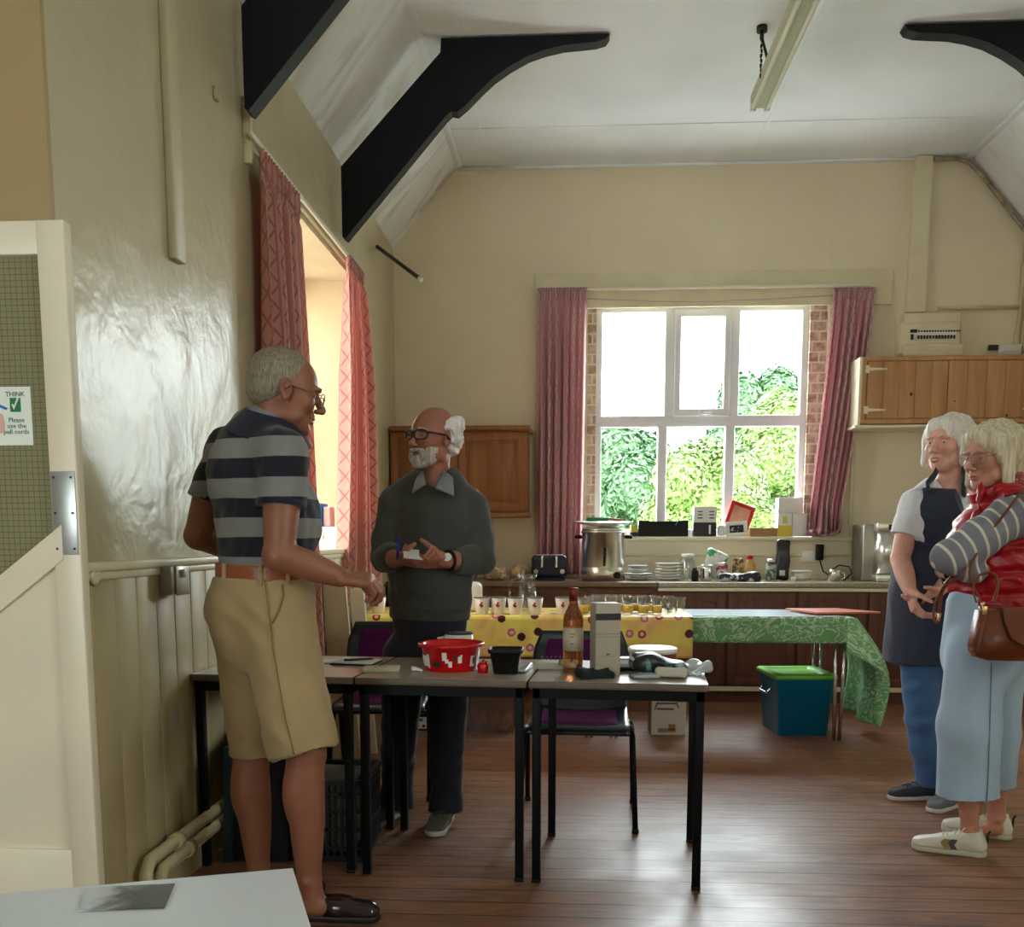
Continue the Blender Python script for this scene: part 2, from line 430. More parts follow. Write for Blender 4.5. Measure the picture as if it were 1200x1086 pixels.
# floor: worn brown boards running across the room
def floor_mat():
    m = bpy.data.materials.new('worn_brown_floorboards'); m.use_nodes = True; t = NT(m); co = t.co()
    x, y, z = t.xyz(co); W = .118
    row = t.m('FLOOR', t.m('DIVIDE', y, W)); fr = t.m('FRACT', t.m('DIVIDE', y, W))
    cmb = t.add('ShaderNodeCombineXYZ'); t.link(t.m('ADD', x, t.m('MULTIPLY', t.m('SINE', t.m('MULTIPLY', row, 37.7)), 5)), cmb.inputs[0]); t.link(t.m('MULTIPLY', row, 3.17), cmb.inputs[1]); t.link(t.m('MULTIPLY', y, 9), cmb.inputs[2])
    g = t.noise(t.mp(cmb.outputs[0], (1.4, 1, 1)), 2.2, 6, 1.4, .62)
    c = t.ramp(g, [(.25, srgb(84, 54, 38)), (.5, srgb(132, 84, 56)), (.75, srgb(172, 118, 80))])
    pb = t.add('ShaderNodeTexWhiteNoise', noise_dimensions='1D'); t.link(row, pb.inputs['W'])
    c = t.mix(t.m('MULTIPLY', pb.outputs[0], .4), c, srgb(98, 66, 50))
    worn = t.noise(co, .8, 2, .3, .5); c = t.mix(t.ramp(worn, [(.42, (0,)), (.8, (.5,))]), c, srgb(168, 132, 106))
    sc_ = t.noise(t.mp(co, (1.5, 34, 1)), 3, 5, .1, .6); c = t.mix(t.ramp(sc_, [(.60, (0,)), (.68, (.6,))]), c, srgb(52, 34, 26))
    v = t.add('ShaderNodeTexVoronoi'); v.inputs['Scale'].default_value = 3.2; t.link(t.mp(co, (1, 1.6, 1)), v.inputs['Vector'])
    c = t.mix(t.m('LESS_THAN', v.outputs['Distance'], .035), c, (.03, .015, .008))
    gap = t.m('LESS_THAN', t.m('ABSOLUTE', t.m('SUBTRACT', fr, .5)), .47)
    c = t.mix(gap, (.02, .012, .008), c); t.base(c)
    r = t.ramp(t.noise(co, 2.5, 5, .4), [(.35, (.34,)), (.65, (.5,))]); t.link(r, t.b.inputs['Roughness'])
    h = t.m('ADD', t.m('MULTIPLY', gap, 1.), t.m('MULTIPLY', g, .35)); t.bump(h, .55, .007)
    return m
m_floor = floor_mat()
b = MB(); b.bb((-4, YR, -.05), (XR+.3, YB+.3, 0)); struct('floor', b, m_floor)
# ceiling: flat panel area and two slopes
b = MB()
b.bb((XA, YR, ZC), (XBr, YB+.2, ZC+.12), mi=0)
def slope(x0, z0, x1, z1):
    n = Vector((z1-z0, 0, -(x1-x0))).normalized()*.12
    if n.z < 0: n = -n
    b.prism([(x0, z0), (x1, z1), (x1+n.x, z1+n.z), (x0+n.x, z0+n.z)], 'y', YR, YB+.2, mi=1)
slope(XL-.06, ZS-.075, XA, ZC); slope(XR+.06, ZS-.075, XBr, ZC)
b.bb((-4, YR, 3.55), (XL-.45, YF+.1, 3.7), mi=0)
b.bb((XL-.46, YR, ZS-.05), (XL+.03, YF+.02, ZC), mi=0)
struct('ceiling', b, [m_ceil, m_slope])
b = MB()
for y in (7.25, 5.35, 3.6): b.bb((XA+.02, y-.012, ZC-.006), (XBr-.02, y+.012, ZC+.01))
b.bb((-.66, 3.6, ZC-.005), (-.64, YB, ZC+.01)); b.bb((1.33, 3.6, ZC-.005), (1.36, YB, ZC+.01))
struct('trim_1', b, m_ceil)
b = MB(); b.bb((XA-.02, YR, ZC-.02), (XA+.03, YB, ZC-.001), .004); b.bb((XBr-.03, YR, ZC-.02), (XBr+.02, YB, ZC-.001), .004)
struct('trim_2', b, m_ceil)
b = MB(); b.cyl((XA, YB-.02, ZC-.025), (XBr, YB-.02, ZC-.025), .010, n=8); struct('trim_3', b, m_ceil)
# left wall (window opening y 4.95..6.42, z .96..2.86)
WY0, WY1, WZ0, WZ1, WD = 5.02, 6.47, .96, 2.86, .5
b = MB()
b.bb((XL-WD, YF, 0), (XL, WY0, ZS+.1)); b.bb((XL-WD, WY1, 0), (XL, YB+.3, ZS+.1)); b.bb((XL-WD, WY0, 0), (XL, WY1, WZ0)); b.bb((XL-WD, WY0, WZ1), (XL, WY1, ZS+.1))
struct('wall_left', b, m_gloss)
b = MB(); b.bb((-4, YF-.02, 0), (XL-.001, YF+.1, 3.6)); struct('wall_porch', b, m_tan)
b = MB(); b.bb((-4.1, YR, 0), (-4, YF+.1, 3.6)); struct('wall_porch_side', b, m_tan)
# left window
b = MB(); x = XL-WD+.06
for z0, z1 in ((WZ0, WZ0+.07), (WZ1-.07, WZ1)): b.bb((x-.03, WY0, z0), (x+.04, WY1, z1), .006)
for y0 in (WY0, WY0+.69, WY1-.07): b.bb((x-.03, y0, WZ0), (x+.04, y0+.07, WZ1), .006)
b.bb((x-.03, WY0, 1.9), (x+.04, WY1, 1.96), .006)
wl = struct('window_1', b, m_upvc); b = MB(); b.bb((x, WY0+.03, WZ0+.03), (x+.006, WY1-.03, WZ1-.03)); struct('pane', b, glassmat('daylight_dimming_glass', (.70, .67, .63), .97, .3), wl)  # pane is out of view; its grey tint is added to dim the daylight
b = MB(); b.bb((XL-WD+.1, WY0+.005, WZ0), (XL+.03, WY1-.005, WZ0+.025), .008); struct('window_sill', b, m_white, wl)
# back wall with opening
bx0 = PY(688, 500, YB).x; bx1 = PY(967, 500, YB).x; bz0 = 1.225; bz1 = PY(800, 356, YB).z
b = MB()
b.bb((XL-WD, YB, 0), (bx0, YB+.3, ZC+.1)); b.bb((bx1, YB, 0), (XR+.3, YB+.3, ZC+.1)); b.bb((bx0, YB, 0), (bx1, YB+.3, bz0)); b.bb((bx0, YB, bz1), (bx1, YB+.3, ZC+.1))
struct('wall_back', b, m_wall)
# brick jambs
mb_ = bpy.data.materials.new('painted_brick'); mb_.use_nodes = True; t = NT(mb_); co = t.mp(t.co(), (1, 1, 1), (PI/2, 0, 0))
br = t.add('ShaderNodeTexBrick'); t.link(co, br.inputs['Vector']); br.inputs['Scale'].default_value = 1; br.inputs['Brick Width'].default_value = .11; br.inputs['Row Height'].default_value = .078; br.inputs['Mortar Size'].default_value = .007
br.inputs['Color1'].default_value = (*srgb(200, 165, 140), 1); br.inputs['Color2'].default_value = (*srgb(160, 120, 98), 1); br.inputs['Mortar'].default_value = (*srgb(225, 212, 195), 1)
nn = t.noise(t.co(), 18, 4); t.base(t.mix(t.ramp(nn, [(.4, (0,)), (.65, (.7,))]), br.outputs[0], srgb(226, 210, 190))); t.bump(br.outputs['Fac'], .6, .008); t.b.inputs['Roughness'].default_value = .7
wx0 = PY(696, 500, YB+.13).x; wx1 = PY(944, 500, YB+.13).x
b = MB(); b.bb((bx0, YB+.05, bz0), (wx0+.01, YB+.3, bz1)); b.bb((wx1-.01, YB+.05, bz0), (bx1, YB+.3, bz1)); struct('trim_4', b, mb_)
# back window frame
YW = YB+.13; f0, f1 = YW-.035, YW+.035
pz = lambda y: PY(800, y, YW).z
pxx = lambda x: PY(x, 500, YW).x
b = MB(); zt, zb, ztr = pz(358), bz0, pz(494)
b.bb((wx0, f0, zt-.055), (wx1, f1, zt), .008); b.bb((wx0, f0, zb), (wx1, f1, zb+.06), .008)
b.bb((wx0, f0, zb), (wx0+.06, f1, zt), .008); b.bb((wx1-.06, f0, zb), (wx1, f1, zt), .008)
b.bb((wx0, f0-.002, ztr-.045), (wx1, f1, ztr+.045), .008)
mu = [pxx(783), pxx(858)]; ml = [pxx(776), pxx(855)]
for x in mu: b.bb((x-.04, f0-.001, ztr), (x+.04, f1, zt), .008)
for x in ml: b.bb((x-.038, f0-.001, zb), (x+.038, f1, ztr), .008)
wb = struct('window_2', b, m_upvc)
b = MB(); b.bb((wx0+.03, YW, zb+.03), (wx1-.03, YW+.006, zt-.03)); struct('pane', b, m_glass, wb)
b = MB(); a0, a1 = mu[0]+.035, mu[1]-.035
for p in (((a0, ztr+.035), (a1, ztr+.095)), ((a0, zt-.095), (a1, zt-.035)), ((a0, ztr+.035), (a0+.05, zt-.035)), ((a1-.05, ztr+.035), (a1, zt-.035))):
    b.bb((p[0][0], f0-.025, p[0][1]), (p[1][0], f0+.02, p[1][1]), .006)
struct('casement', b, m_upvc, wb)
b = MB(); xm = (a0+a1)/2; b.bb((xm-.02, f0-.045, ztr+.06), (xm+.02, f0-.02, ztr+.09), .004); b.bb((xm-.01, f0-.06, ztr+.045), (xm+.075, f0-.045, ztr+.062), .004)
struct('window_handle', b, M('brushed_handle', (.7, .7, .72), .3, 1), wb)
b = MB(); b.bb((bx0-.02, YB-.05, bz0-.03), (bx1+.28, YB+.1, bz0), .008); struct('window_sill', b, m_white, wb)
# right wall with two windows, rear wall with one: daylight behind the camera
def holed(name, fixed, a0, a1, holes, zt, axis, thick, mat):
    b = MB(); cur = a0
    def bx(u0, u1, z0, z1):
        if axis == 'y': b.bb((fixed, u0, z0), (fixed+thick, u1, z1))
        else: b.bb((u0, fixed, z0), (u1, fixed+thick, z1))
    for u0, u1, z0, z1 in holes:
        bx(cur, u0, 0, zt); bx(u0, u1, 0, z0); bx(u0, u1, z1, zt); cur = u1
    bx(cur, a1, 0, zt); return struct(name, b, mat)
RW = [(-.6, .5, 1.6, 3.0)]
holed('wall_right', XR, YR, YB+.3, RW, ZS+.1, 'y', .35, m_wall)
BW = [(-2.15, -1.4, .8, 2.1)]
holed('wall_rear', YR-.3, -4.1, XR+.35, BW, ZC+.1, 'x', .3, m_wall)
def simple_window(n, fixed, h, axis):
    u0, u1, z0, z1 = h; b = MB()
    def bx(a0, a1, c0, c1, t=.06):
        if axis == 'y': b.bb((fixed-t/2, a0, c0), (fixed+t/2, a1, c1), .005)
        else: b.bb((a0, fixed-t/2, c0), (a1, fixed+t/2, c1), .005)
    for z in (z0, (z0+z1)/2, z1-.06): bx(u0, u1, z, z+.06)
    for u in (u0, (u0+u1)/2, u1-.06): bx(u, u+.06, z0, z1)
    w = struct('window_%d' % n, b, m_upvc); b = MB(); bx(u0+.02, u1-.02, z0+.02, z1-.02, .006); struct('pane', b, m_glass, w)
for i, h in enumerate(RW): simple_window(3+i, XR+.25, h, 'y')
for i, h in enumerate(BW): simple_window(4+i, YR-.2, h, 'x')
# ---------------------------------------------------------------- daylight
W = bpy.data.worlds.new('sky'); SC.world = W; W.use_nodes = True; wn = W.node_tree; bg = wn.nodes['Background']
tc = wn.nodes.new('ShaderNodeTexCoord'); sp = wn.nodes.new('ShaderNodeSeparateXYZ'); rp = wn.nodes.new('ShaderNodeValToRGB')
wn.links.new(tc.outputs['Generated'], sp.inputs[0]); wn.links.new(sp.outputs[2], rp.inputs[0]); wn.links.new(rp.outputs[0], bg.inputs[0])
rp.color_ramp.elements[0].color = (.9, .95, 1, 1); rp.color_ramp.elements[1].color = (.78, .88, 1, 1); rp.color_ramp.elements[0].position = .2
bg.inputs[1].default_value = SKY = 15.0
def portal(name, loc, rot, sx, sy):
    l = bpy.data.lights.new(name, 'AREA'); l.shape = 'RECTANGLE'; l.size = sx; l.size_y = sy; l.cycles.is_portal = True
    o = bpy.data.objects.new(name, l); COL.objects.link(o); o.location = loc; o.rotation_euler = rot
# portal faces into the room (-Z axis of lamp)
portal('window_portal', ((wx0+wx1)/2, YB+.22, (bz0+bz1)/2), (-PI/2, 0, 0), wx1-wx0, bz1-bz0)
portal('window_portal', (XL-WD-.03, (WY0+WY1)/2, (WZ0+WZ1)/2), (0, -PI/2, 0), WZ1-WZ0, WY1-WY0)
for u0, u1, z0, z1 in RW: portal('window_portal', (XR+.3, (u0+u1)/2, (z0+z1)/2), (0, PI/2, 0), z1-z0, u1-u0)
for u0, u1, z0, z1 in BW: portal('window_portal', ((u0+u1)/2, YR-.25, (z0+z1)/2), (PI/2, 0, 0), u1-u0, z1-z0)
# ---------------------------------------------------------------- wainscot on left wall
b = MB(); y = YF+.06
while y < YB-.02:
    b.bb((XL, y, .0), (XL+.016, min(y+.147, YB-.01), 1.13), .003); y += .150
m_pan = M('cream_panel_paint', srgb(180, 164, 122), .42, var=(3, .08), bump=(10, .08)); struct('trim_5', b, m_pan)
b = MB(); b.bb((XL, YF+.02, 1.125), (XL+.035, YB, 1.155), .008); b.bb((XL, YF+.02, 1.10), (XL+.024, YB, 1.127), .006); struct('trim_6', b, m_trimc)
b = MB(); b.bb((XL, YF+.05, 0), (XL+.03, YB, .12), .005); struct('baseboard_left', b, m_pan)
# vertical board on the left wall (conduit) and corner strip
b = MB(); b.bb((XL, 3.52-.045, PX(208, 310, XL).z), (XL+.03, 3.52+.045, ZS+.05), .004)
one('wall_batten', b, M('taupe_painted_board', srgb(196, 184, 150), .5), 'long vertical painted board fixed high on the left wall', 'board')
b = MB(); b.bb((XL, 3.98, PX(257, 125, XL).z), (XL+.015, 4.02, PX(257, 110, XL).z), .004)
one('wall_bracket', b, m_pan, 'tiny painted block stuck on the left wall beside the first black truss', 'bracket')
# ---------------------------------------------------------------- black roof trusses
def truss(Yc, label):
    root = thing('roof_truss', label, 'roof beam', ((XA+XBr)/2, Yc, ZC), 'black roof trusses')
    def outline(sgn):
        # drawn for the left side, then mirrored about the room centre
        zt = ZC-.012
        P = [(XL+.052, 3.365), (XL+.052, 2.975), (XL+.07, 2.965), (-.735, 3.625), (-.70, 3.655), (-.665, 3.648), (-.61, 3.69), (-.53, 3.765), (-.45, 3.833), (-.36, 3.89), (-.254, 3.943), (-.16, 3.972), (-.059, 3.992), (.06, 4.0), (.13, 4.005), (.185, 4.02), (.205, 4.048)]
        P += [(-.05, zt), (XA+.13, zt), (XA+.125, zt-.075)]
        if sgn < 0: P = [(2.04-x, z) for x, z in P][::-1]; P = [(min(x, XR-.004), z) for x, z in P]
        return P
    for s in (1, -1):
        b = MB(); b.prism(outline(s), 'y', Yc-.045, Yc+.045)
        part('curved_brace', b, m_black, root)
truss(6.0, 'black painted curved roof truss nearer the back wall')
truss(4.25, 'black painted roof truss nearer the camera, cut off by the top edge')
# ---------------------------------------------------------------- garden outside
m_grass = M('lawn', (.02, .045, .01), .9, var=(2, .4))
b = MB(); b.bb((-30, YB+.32, -.3), (40, 45, -.2)); struct('ground_outside', b, m_grass)
b = MB(); b.bb((-6, YB+.32, -.2), (9, YB+2.6, -.17)); struct('bounce_slab', b, M('pale_bounce_slab', (.5, .49, .46), .8, var=(2, .15)))  # unseen pale slab added outside to bounce daylight up onto the ceiling
def leafmat(name, c):
    m = bpy.data.materials.new(name); m.use_nodes = True; t = NT(m); t.b.inputs['Roughness'].default_value = .55
    f = t.noise(t.co(), 3, 3); c1 = tuple(x*.75 for x in c); c2 = tuple(min(1, x*1.3) for x in c)
    t.base(t.ramp(f, [(.35, c1), (.65, c2)])); return m
lm = {'blue': leafmat('bluish_leaves', (.045, .105, .035)), 'yellow': leafmat('yellow_green_leaves', (.10, .17, .03)), 'green': leafmat('green_leaves', (.045, .12, .03))}
m_bark = M('bark', (.05, .035, .02), .9, bump=(30, .6))
def tree(name, label, cat, c, r, kind, n, leaf, seed, lobes=14):
    root = thing(name, label, cat, (c[0], c[1], -.2))
    rr = random.Random(seed); L = []
    for i in range(lobes):
        a = rr.uniform(0, 2*PI); e = rr.uniform(-.7, 1); q = math.sqrt(1-e*e*.9)
        L.append((Vector((c[0]+r[0]*.62*q*math.cos(a), c[1]+r[1]*.62*q*math.sin(a), c[2]+r[2]*.62*e)), rr.uniform(.34, .52)))
    L.append((Vector(c), .72)); b = MB(); bm = b.bm
    for k in range(n):
        p0, s = L[rr.randrange(len(L))]
        d = Vector((rr.gauss(0, 1), rr.gauss(0, 1), rr.gauss(0, 1))).normalized(); rad = s*rr.uniform(.75, 1.02)
        p = p0+Vector((d.x*r[0], d.y*r[1], d.z*r[2]))*rad
        if p.z < -.2: continue
        nrm = (d+Vector((rr.gauss(0, .3), rr.gauss(0, .3), rr.gauss(0, .3)+.35))).normalized()
        t1 = nrm.orthogonal().normalized(); t1.rotate(Matrix.Rotation(rr.uniform(0, 6.28), 3, nrm)); t2 = nrm.cross(t1); w = leaf*rr.uniform(.7, 1.3)
        vs = [bm.verts.new(p+x) for x in (-t1*w, t2*w*.45+nrm*w*.1, t1*w, -t2*w*.45+nrm*w*.1)]; bm.faces.new(vs)
    for p0, s in L:
        bmesh.ops.create_icosphere(bm, subdivisions=3, radius=1, matrix=Matrix.Translation(p0) @ Matrix.Diagonal((r[0]*s*.84, r[1]*s*.84, r[2]*s*.84, 1)))
    me = bpy.data.meshes.new('foliage'); org = ORG[root.name]; bmesh.ops.translate(bm, vec=-org, verts=bm.verts[:]); bm.to_mesh(me); bm.free(); me.materials.append(lm[kind])
    o = bpy.data.objects.new('foliage', me); COL.objects.link(o); o.parent = root; ORG[o.name] = org
    b = MB(); b.tube([(c[0], c[1], -.25), (c[0]+.05, c[1], c[2]*.5), (c[0], c[1]+.05, c[2]+r[2]*.3)], [.09*r[0], .07*r[0], .03*r[0]], 10)
    for i in range(5):
        p, s = L[i]; b.tube([(c[0], c[1], c[2]*.4), tuple((Vector((c[0], c[1], c[2]*.7))+p)/2), tuple(p)], [.045*r[0], .03*r[0], .01], 7)
    part('trunk', b, m_bark, root); return root
def tr(name, label, cat, px, py, Y, rpx, rpy, kind, n, leaf, seed):
    p = PY(px, py, Y); k = Y/F; tree(name, label, cat, tuple(p), (rpx*k, rpx*k*.8, rpy*k), kind, int(n*1.9), leaf*.66, seed)
tr('garden_tree', 'dense bluish green tree behind the left lower window pane', 'tree', 728, 575, 17, 66, 82, 'blue', 15000, .10, 3)
tr('garden_tree', 'round-topped green tree showing in the upper right pane', 'tree', 885, 490, 24, 54, 62, 'blue', 11000, .13, 4)
tr('garden_shrub', 'bright yellow-green shrub filling the middle lower panes', 'shrub', 822, 592, 12, 70, 78, 'yellow', 16000, .065, 5)
tr('garden_shrub', 'tall yellow-green shrub at the right edge of the window', 'shrub', 925, 530, 15, 56, 72, 'yellow', 12000, .075, 6)
tr('garden_shrub', 'darker green bush behind the right lower pane', 'shrub', 893, 570, 18, 58, 70, 'green', 11000, .09, 8)
tr('garden_shrub', 'pale green low shrub just beyond the window sill at right', 'shrub', 885, 612, 10, 40, 42, 'yellow', 7000, .05, 9)
# garden wall bringing the far edge to an end
b = MB(); b.bb((-25, 34, -.2), (35, 34.4, 1.0)); struct('wall_garden', b, M('pale_render', (.4, .42, .4), .8))
# ================================================================ fabrics
def curtain_mat(name, c1, c2, c3):
    """vertical bands, a diamond lattice on the paler bands; uses UV (u across in metres of cloth, v down)"""
    m = bpy.data.materials.new(name); m.use_nodes = True; t = NT(m); u, v, _ = t.xyz(t.co('UV'))
    fu = t.m('FRACT', t.m('MULTIPLY', u, 5.5)); band = t.m('LESS_THAN', fu, .5)
    a = t.m('MULTIPLY', u, 11.0); bb = t.m('MULTIPLY', v, 8.5)
    def lines(w):
        d1 = t.m('ABSOLUTE', t.m('SUBTRACT', t.m('FRACT', t.m('ADD', a, bb)), .5)); d2 = t.m('ABSOLUTE', t.m('SUBTRACT', t.m('FRACT', t.m('SUBTRACT', a, bb)), .5))
        return t.m('LESS_THAN', t.m('MINIMUM', d1, d2), w)
    ln = t.m('MULTIPLY', lines(.07), band)
    c = t.mix(band, c1, c2); c = t.mix(ln, c, c3)
    edge = t.m('LESS_THAN', t.m('ABSOLUTE', t.m('SUBTRACT', fu, .5)), .03); c = t.mix(edge, c, c3)
    t.base(c); t.b.inputs['Roughness'].default_value = .8; t.b.inputs['Sheen Weight'].default_value = .2
    tr = t.add('ShaderNodeBsdfTranslucent'); t.link(c, tr.inputs[0]); mx = t.add('ShaderNodeMixShader'); mx.inputs[0].default_value = .4
    o = t.n['Material Output']; t.link(t.b.outputs[0], mx.inputs[1]); t.link(tr.outputs[0], mx.inputs[2]); t.link(mx.outputs[0], o.inputs[0])
    return m
m_curt = curtain_mat('pink_lattice_curtain', srgb(228, 172, 178), srgb(240, 208, 208), srgb(202, 148, 156))
m_curt2 = curtain_mat('rose_lattice_curtain', srgb(204, 138, 128), srgb(220, 168, 156), srgb(190, 124, 116))
m_track = M('white_curtain_track', srgb(232, 226, 205), .35)
def curtain(name, label, A0, A1, B0, B1, zt, zb, folds, amp, nrm, mat, group, width=1.6, seed=1, pud=0, pinch=0):
    """A0->A1 top edge (xy), B0->B1 bottom edge (xy); folds along nrm (xy)"""
    r = random.Random(seed); ph = [r.uniform(0, 6.28) for _ in range(4)]; n = Vector((*nrm, 0))
    def fn(u, v):
        top = Vector((*A0, 0)).lerp(Vector((*A1, 0)), u); bot = Vector((*B0, 0)).lerp(Vector((*B1, 0)), u); w = v**1.2
        p = top.lerp(bot, w)
        am = amp*(.45+.75*min(1, v*3))
        d = am*(math.sin(u*folds*2*PI+ph[0]+.5*math.sin(v*2.2+ph[1]))+.35*math.sin(u*folds*4.3*PI+ph[2]+v*1.5)+.3*math.sin(u*folds*PI*.9+ph[3]))
        if v < .05: d = amp*.4*math.sin(u*folds*6*PI)
        if pinch: p = p.lerp((Vector((*B0, 0))+Vector((*B1, 0)))/2, pinch*math.sin(PI*min(1, v*1.05))**2*.3)
        p = p+n*d; z = zt+(zb-zt)*v
        p.z = z+.004*math.sin(u*folds*6*PI)*(v < .02)
        if pud and v > .88:
            q = (v-.88)/.12; p = p+n*(.03*math.sin(q*PI*2.2+u*9))+Vector((-.04*q*math.sin(u*7), 0, 0)); p.z = zb+.07*(1-q)*abs(math.cos(q*5+u*8))
        return p
    root = thing(name, label, 'curtain', tuple((Vector((*B0, zb))+Vector((*B1, zb)))/2), group)
    b = MB(); b.grid(fn, int(folds*16), 70, uvs=(width, (zt-zb))); o = part('cloth', b, mat, root)
    md = o.modifiers.new('thick', 'SOLIDIFY'); md.thickness = .004
    b = MB(); b.grid(lambda u, v: fn(u, v*.035)+n*.004, int(folds*16), 4, uvs=(width, .08)); o = part('gathered_heading', b, mat, root)
    md = o.modifiers.new('thick', 'SOLIDIFY'); md.thickness = .004
    return root
xc = lambda px, Y: PY(px, 500, Y).x
# back window curtains
Yc = YB-.09
curtain('curtain', 'pink lattice curtain hanging left of the back window down behind the toaster', (xc(629, Yc), Yc), (xc(686, Yc), Yc), (xc(629, Yc), Yc-.02), (xc(683, Yc), Yc-.02), PY(655, 337, Yc).z, .93, 6, .028, (0, 1), m_curt, 'back window curtains', 1.5, 3)
curtain('curtain', 'pink lattice curtain right of the back window, its end bunched on the sill', (xc(970, Yc), Yc), (xc(1019, Yc), Yc), (xc(948, Yc), Yc-.01), (xc(984, Yc), Yc-.01), PY(995, 337, Yc).z, 1.235, 6, .03, (0, 1), m_curt, 'back window curtains', 1.5, 5, pud=1)
p0 = PY(627, 322, YB); p1 = PY(1044, 357, YB)
b = MB(); b.bb((p0.x, YB-.025, p1.z), (p1.x, YB, p0.z), .004); part_b = thing('pelmet_board', 'long cream painted board above the back window carrying the curtain track', 'pelmet', (p0.x, YB, p1.z))
part('board', b, m_trimc, part_b); b = MB(); z = PY(800, 337, YB-.06).z; b.bb((xc(640, YB-.06), YB-.07, z-.012), (xc(1012, YB-.06), YB-.045, z+.012), .004)
for u in range(7):
    x = xc(650, YB)+(xc(1008, YB)-xc(650, YB))*u/6; b.bb((x-.012, YB-.05, z-.01), (x+.012, YB-.02, z+.02))
part('track', b, m_track, part_b)
b = MB()
pts = [(xc(686, Yc)+(xc(972, Yc)-xc(686, Yc))*i/20, YB-.035, PY(800, 340, Yc).z-.04-.035*math.sin(PI*i/20)*(1 if i < 12 else .8)) for i in range(21)]
b.tube(pts, .004, 6); part('sagging_cord', b, M('cord', srgb(190, 180, 160), .6), part_b)
# left window curtains hanging from a track on the left wall
Xc = XL+.07
ya = PX(304, 170, Xc).y; yb = PX(349, 230, Xc).y
curtain('curtain', 'dark rose curtain on the near side of the left window, behind the striped polo man', (Xc, ya), (Xc, yb), (Xc, ya), (Xc, yb+.2), PX(325, 200, Xc).z, .25, 5, .03, (1, 0), m_curt2, 'left window curtains', 1.5, 8)
yc_ = PX(407, 300, Xc).y; yd = yc_+.42
curtain('curtain', 'sunlit salmon pink curtain on the far side of the left window', (Xc, yc_), (Xc, yd), (Xc-.06, yc_-.08), (Xc+.02, yd+.12), PX(412, 305, Xc).z, .8, 4, .032, (1, 0), m_curt2, 'left window curtains', 1.2, 11)
b = MB(); z = PX(336, 209, XL+.05).z; b.bb((XL+.04, ya-.05, z-.012), (XL+.055, yd+.05, z+.012), .003)
root = thing('curtain_track', 'white curtain track running along the left wall above the deep window', 'curtain rail', (XL, ya, z-.05)); part('rail', b, m_track, root)
b = MB(); b.bb((XL, ya-.01, z-.02), (XL+.022, yd+.12, z+.03), .003); b.bb((XL, ya+.0, z-.1), (XL+.035, ya+.025, z+.17), .003); part('backing_board', b, m_trimc, root)
# dark bar leaning off the left wall near the corner
b = MB(); q0 = PX(442, 289, XL+.01); q1 = PX(494, 328, XL+.38); b.cyl(q0, tuple(Vector(q0).lerp(q1, .96)), .014, n=10, mi=0); b.cyl(tuple(Vector(q0).lerp(q1, .95)), q1, .015, n=10, mi=1)
one('curtain_pole', b, [M('dark_pole', (.03, .02, .015), .4), m_track], 'short dark rod with pale end sticking out high in the back left corner', 'rod')
# ================================================================ kitchen run
m_cab = wood('dark_brown_cabinet', srgb(84, 47, 38), srgb(112, 66, 52), (1.5, 1.5, .25), .55, 9, .05)
m_cabl = wood('brown_cabinet_frame', srgb(98, 62, 44), srgb(126, 86, 60), (1.5, 1.5, .25), .55, 9, .05)
m_oak = wood('oak_brown_cupboard', srgb(128, 76, 36), srgb(158, 100, 52), (2, 2, .2), .4, 8, .05)
m_pine = wood('knotty_pine', srgb(176, 128, 84), srgb(202, 156, 108), (3, 2, .22), .5, 6, .05, knots=True)
m_top = M('mottled_worktop', srgb(158, 146, 126), .3, var=(60, .22))
m_topb = M('brown_worktop', srgb(120, 98, 78), .32, var=(60, .2))
m_steel = M('stainless_steel', (.8, .78, .74), .28, 1, bump=(3, .03))
m_chrome = M('chrome', (.8, .8, .8), .12, 1)
m_blackp = M('black_plastic', (.008, .008, .009), .45, spec=.25)
m_whitep = M('white_plastic', srgb(232, 230, 222), .35)
m_card = M('brown_cardboard', srgb(168, 130, 88), .8, var=(8, .1))
m_cardw = M('white_cardboard', srgb(225, 222, 215), .6, var=(8, .04))
m_yel = M('yellow_label', srgb(212, 190, 70), .5)
m_blue = M('blue_print', srgb(20, 110, 200), .4)
m_redp = M('red_print', srgb(190, 30, 30), .4)
m_green = M('green_print', srgb(30, 110, 60), .4)
m_dark = M('dark_print', (.02, .02, .025), .5)
m_clear = glassmat('clear_plastic', (.93, .95, .95), .8, .12)
m_ceramic = M('white_ceramic', srgb(230, 228, 220), .2)
YCF = 7.28; ZCT = .893
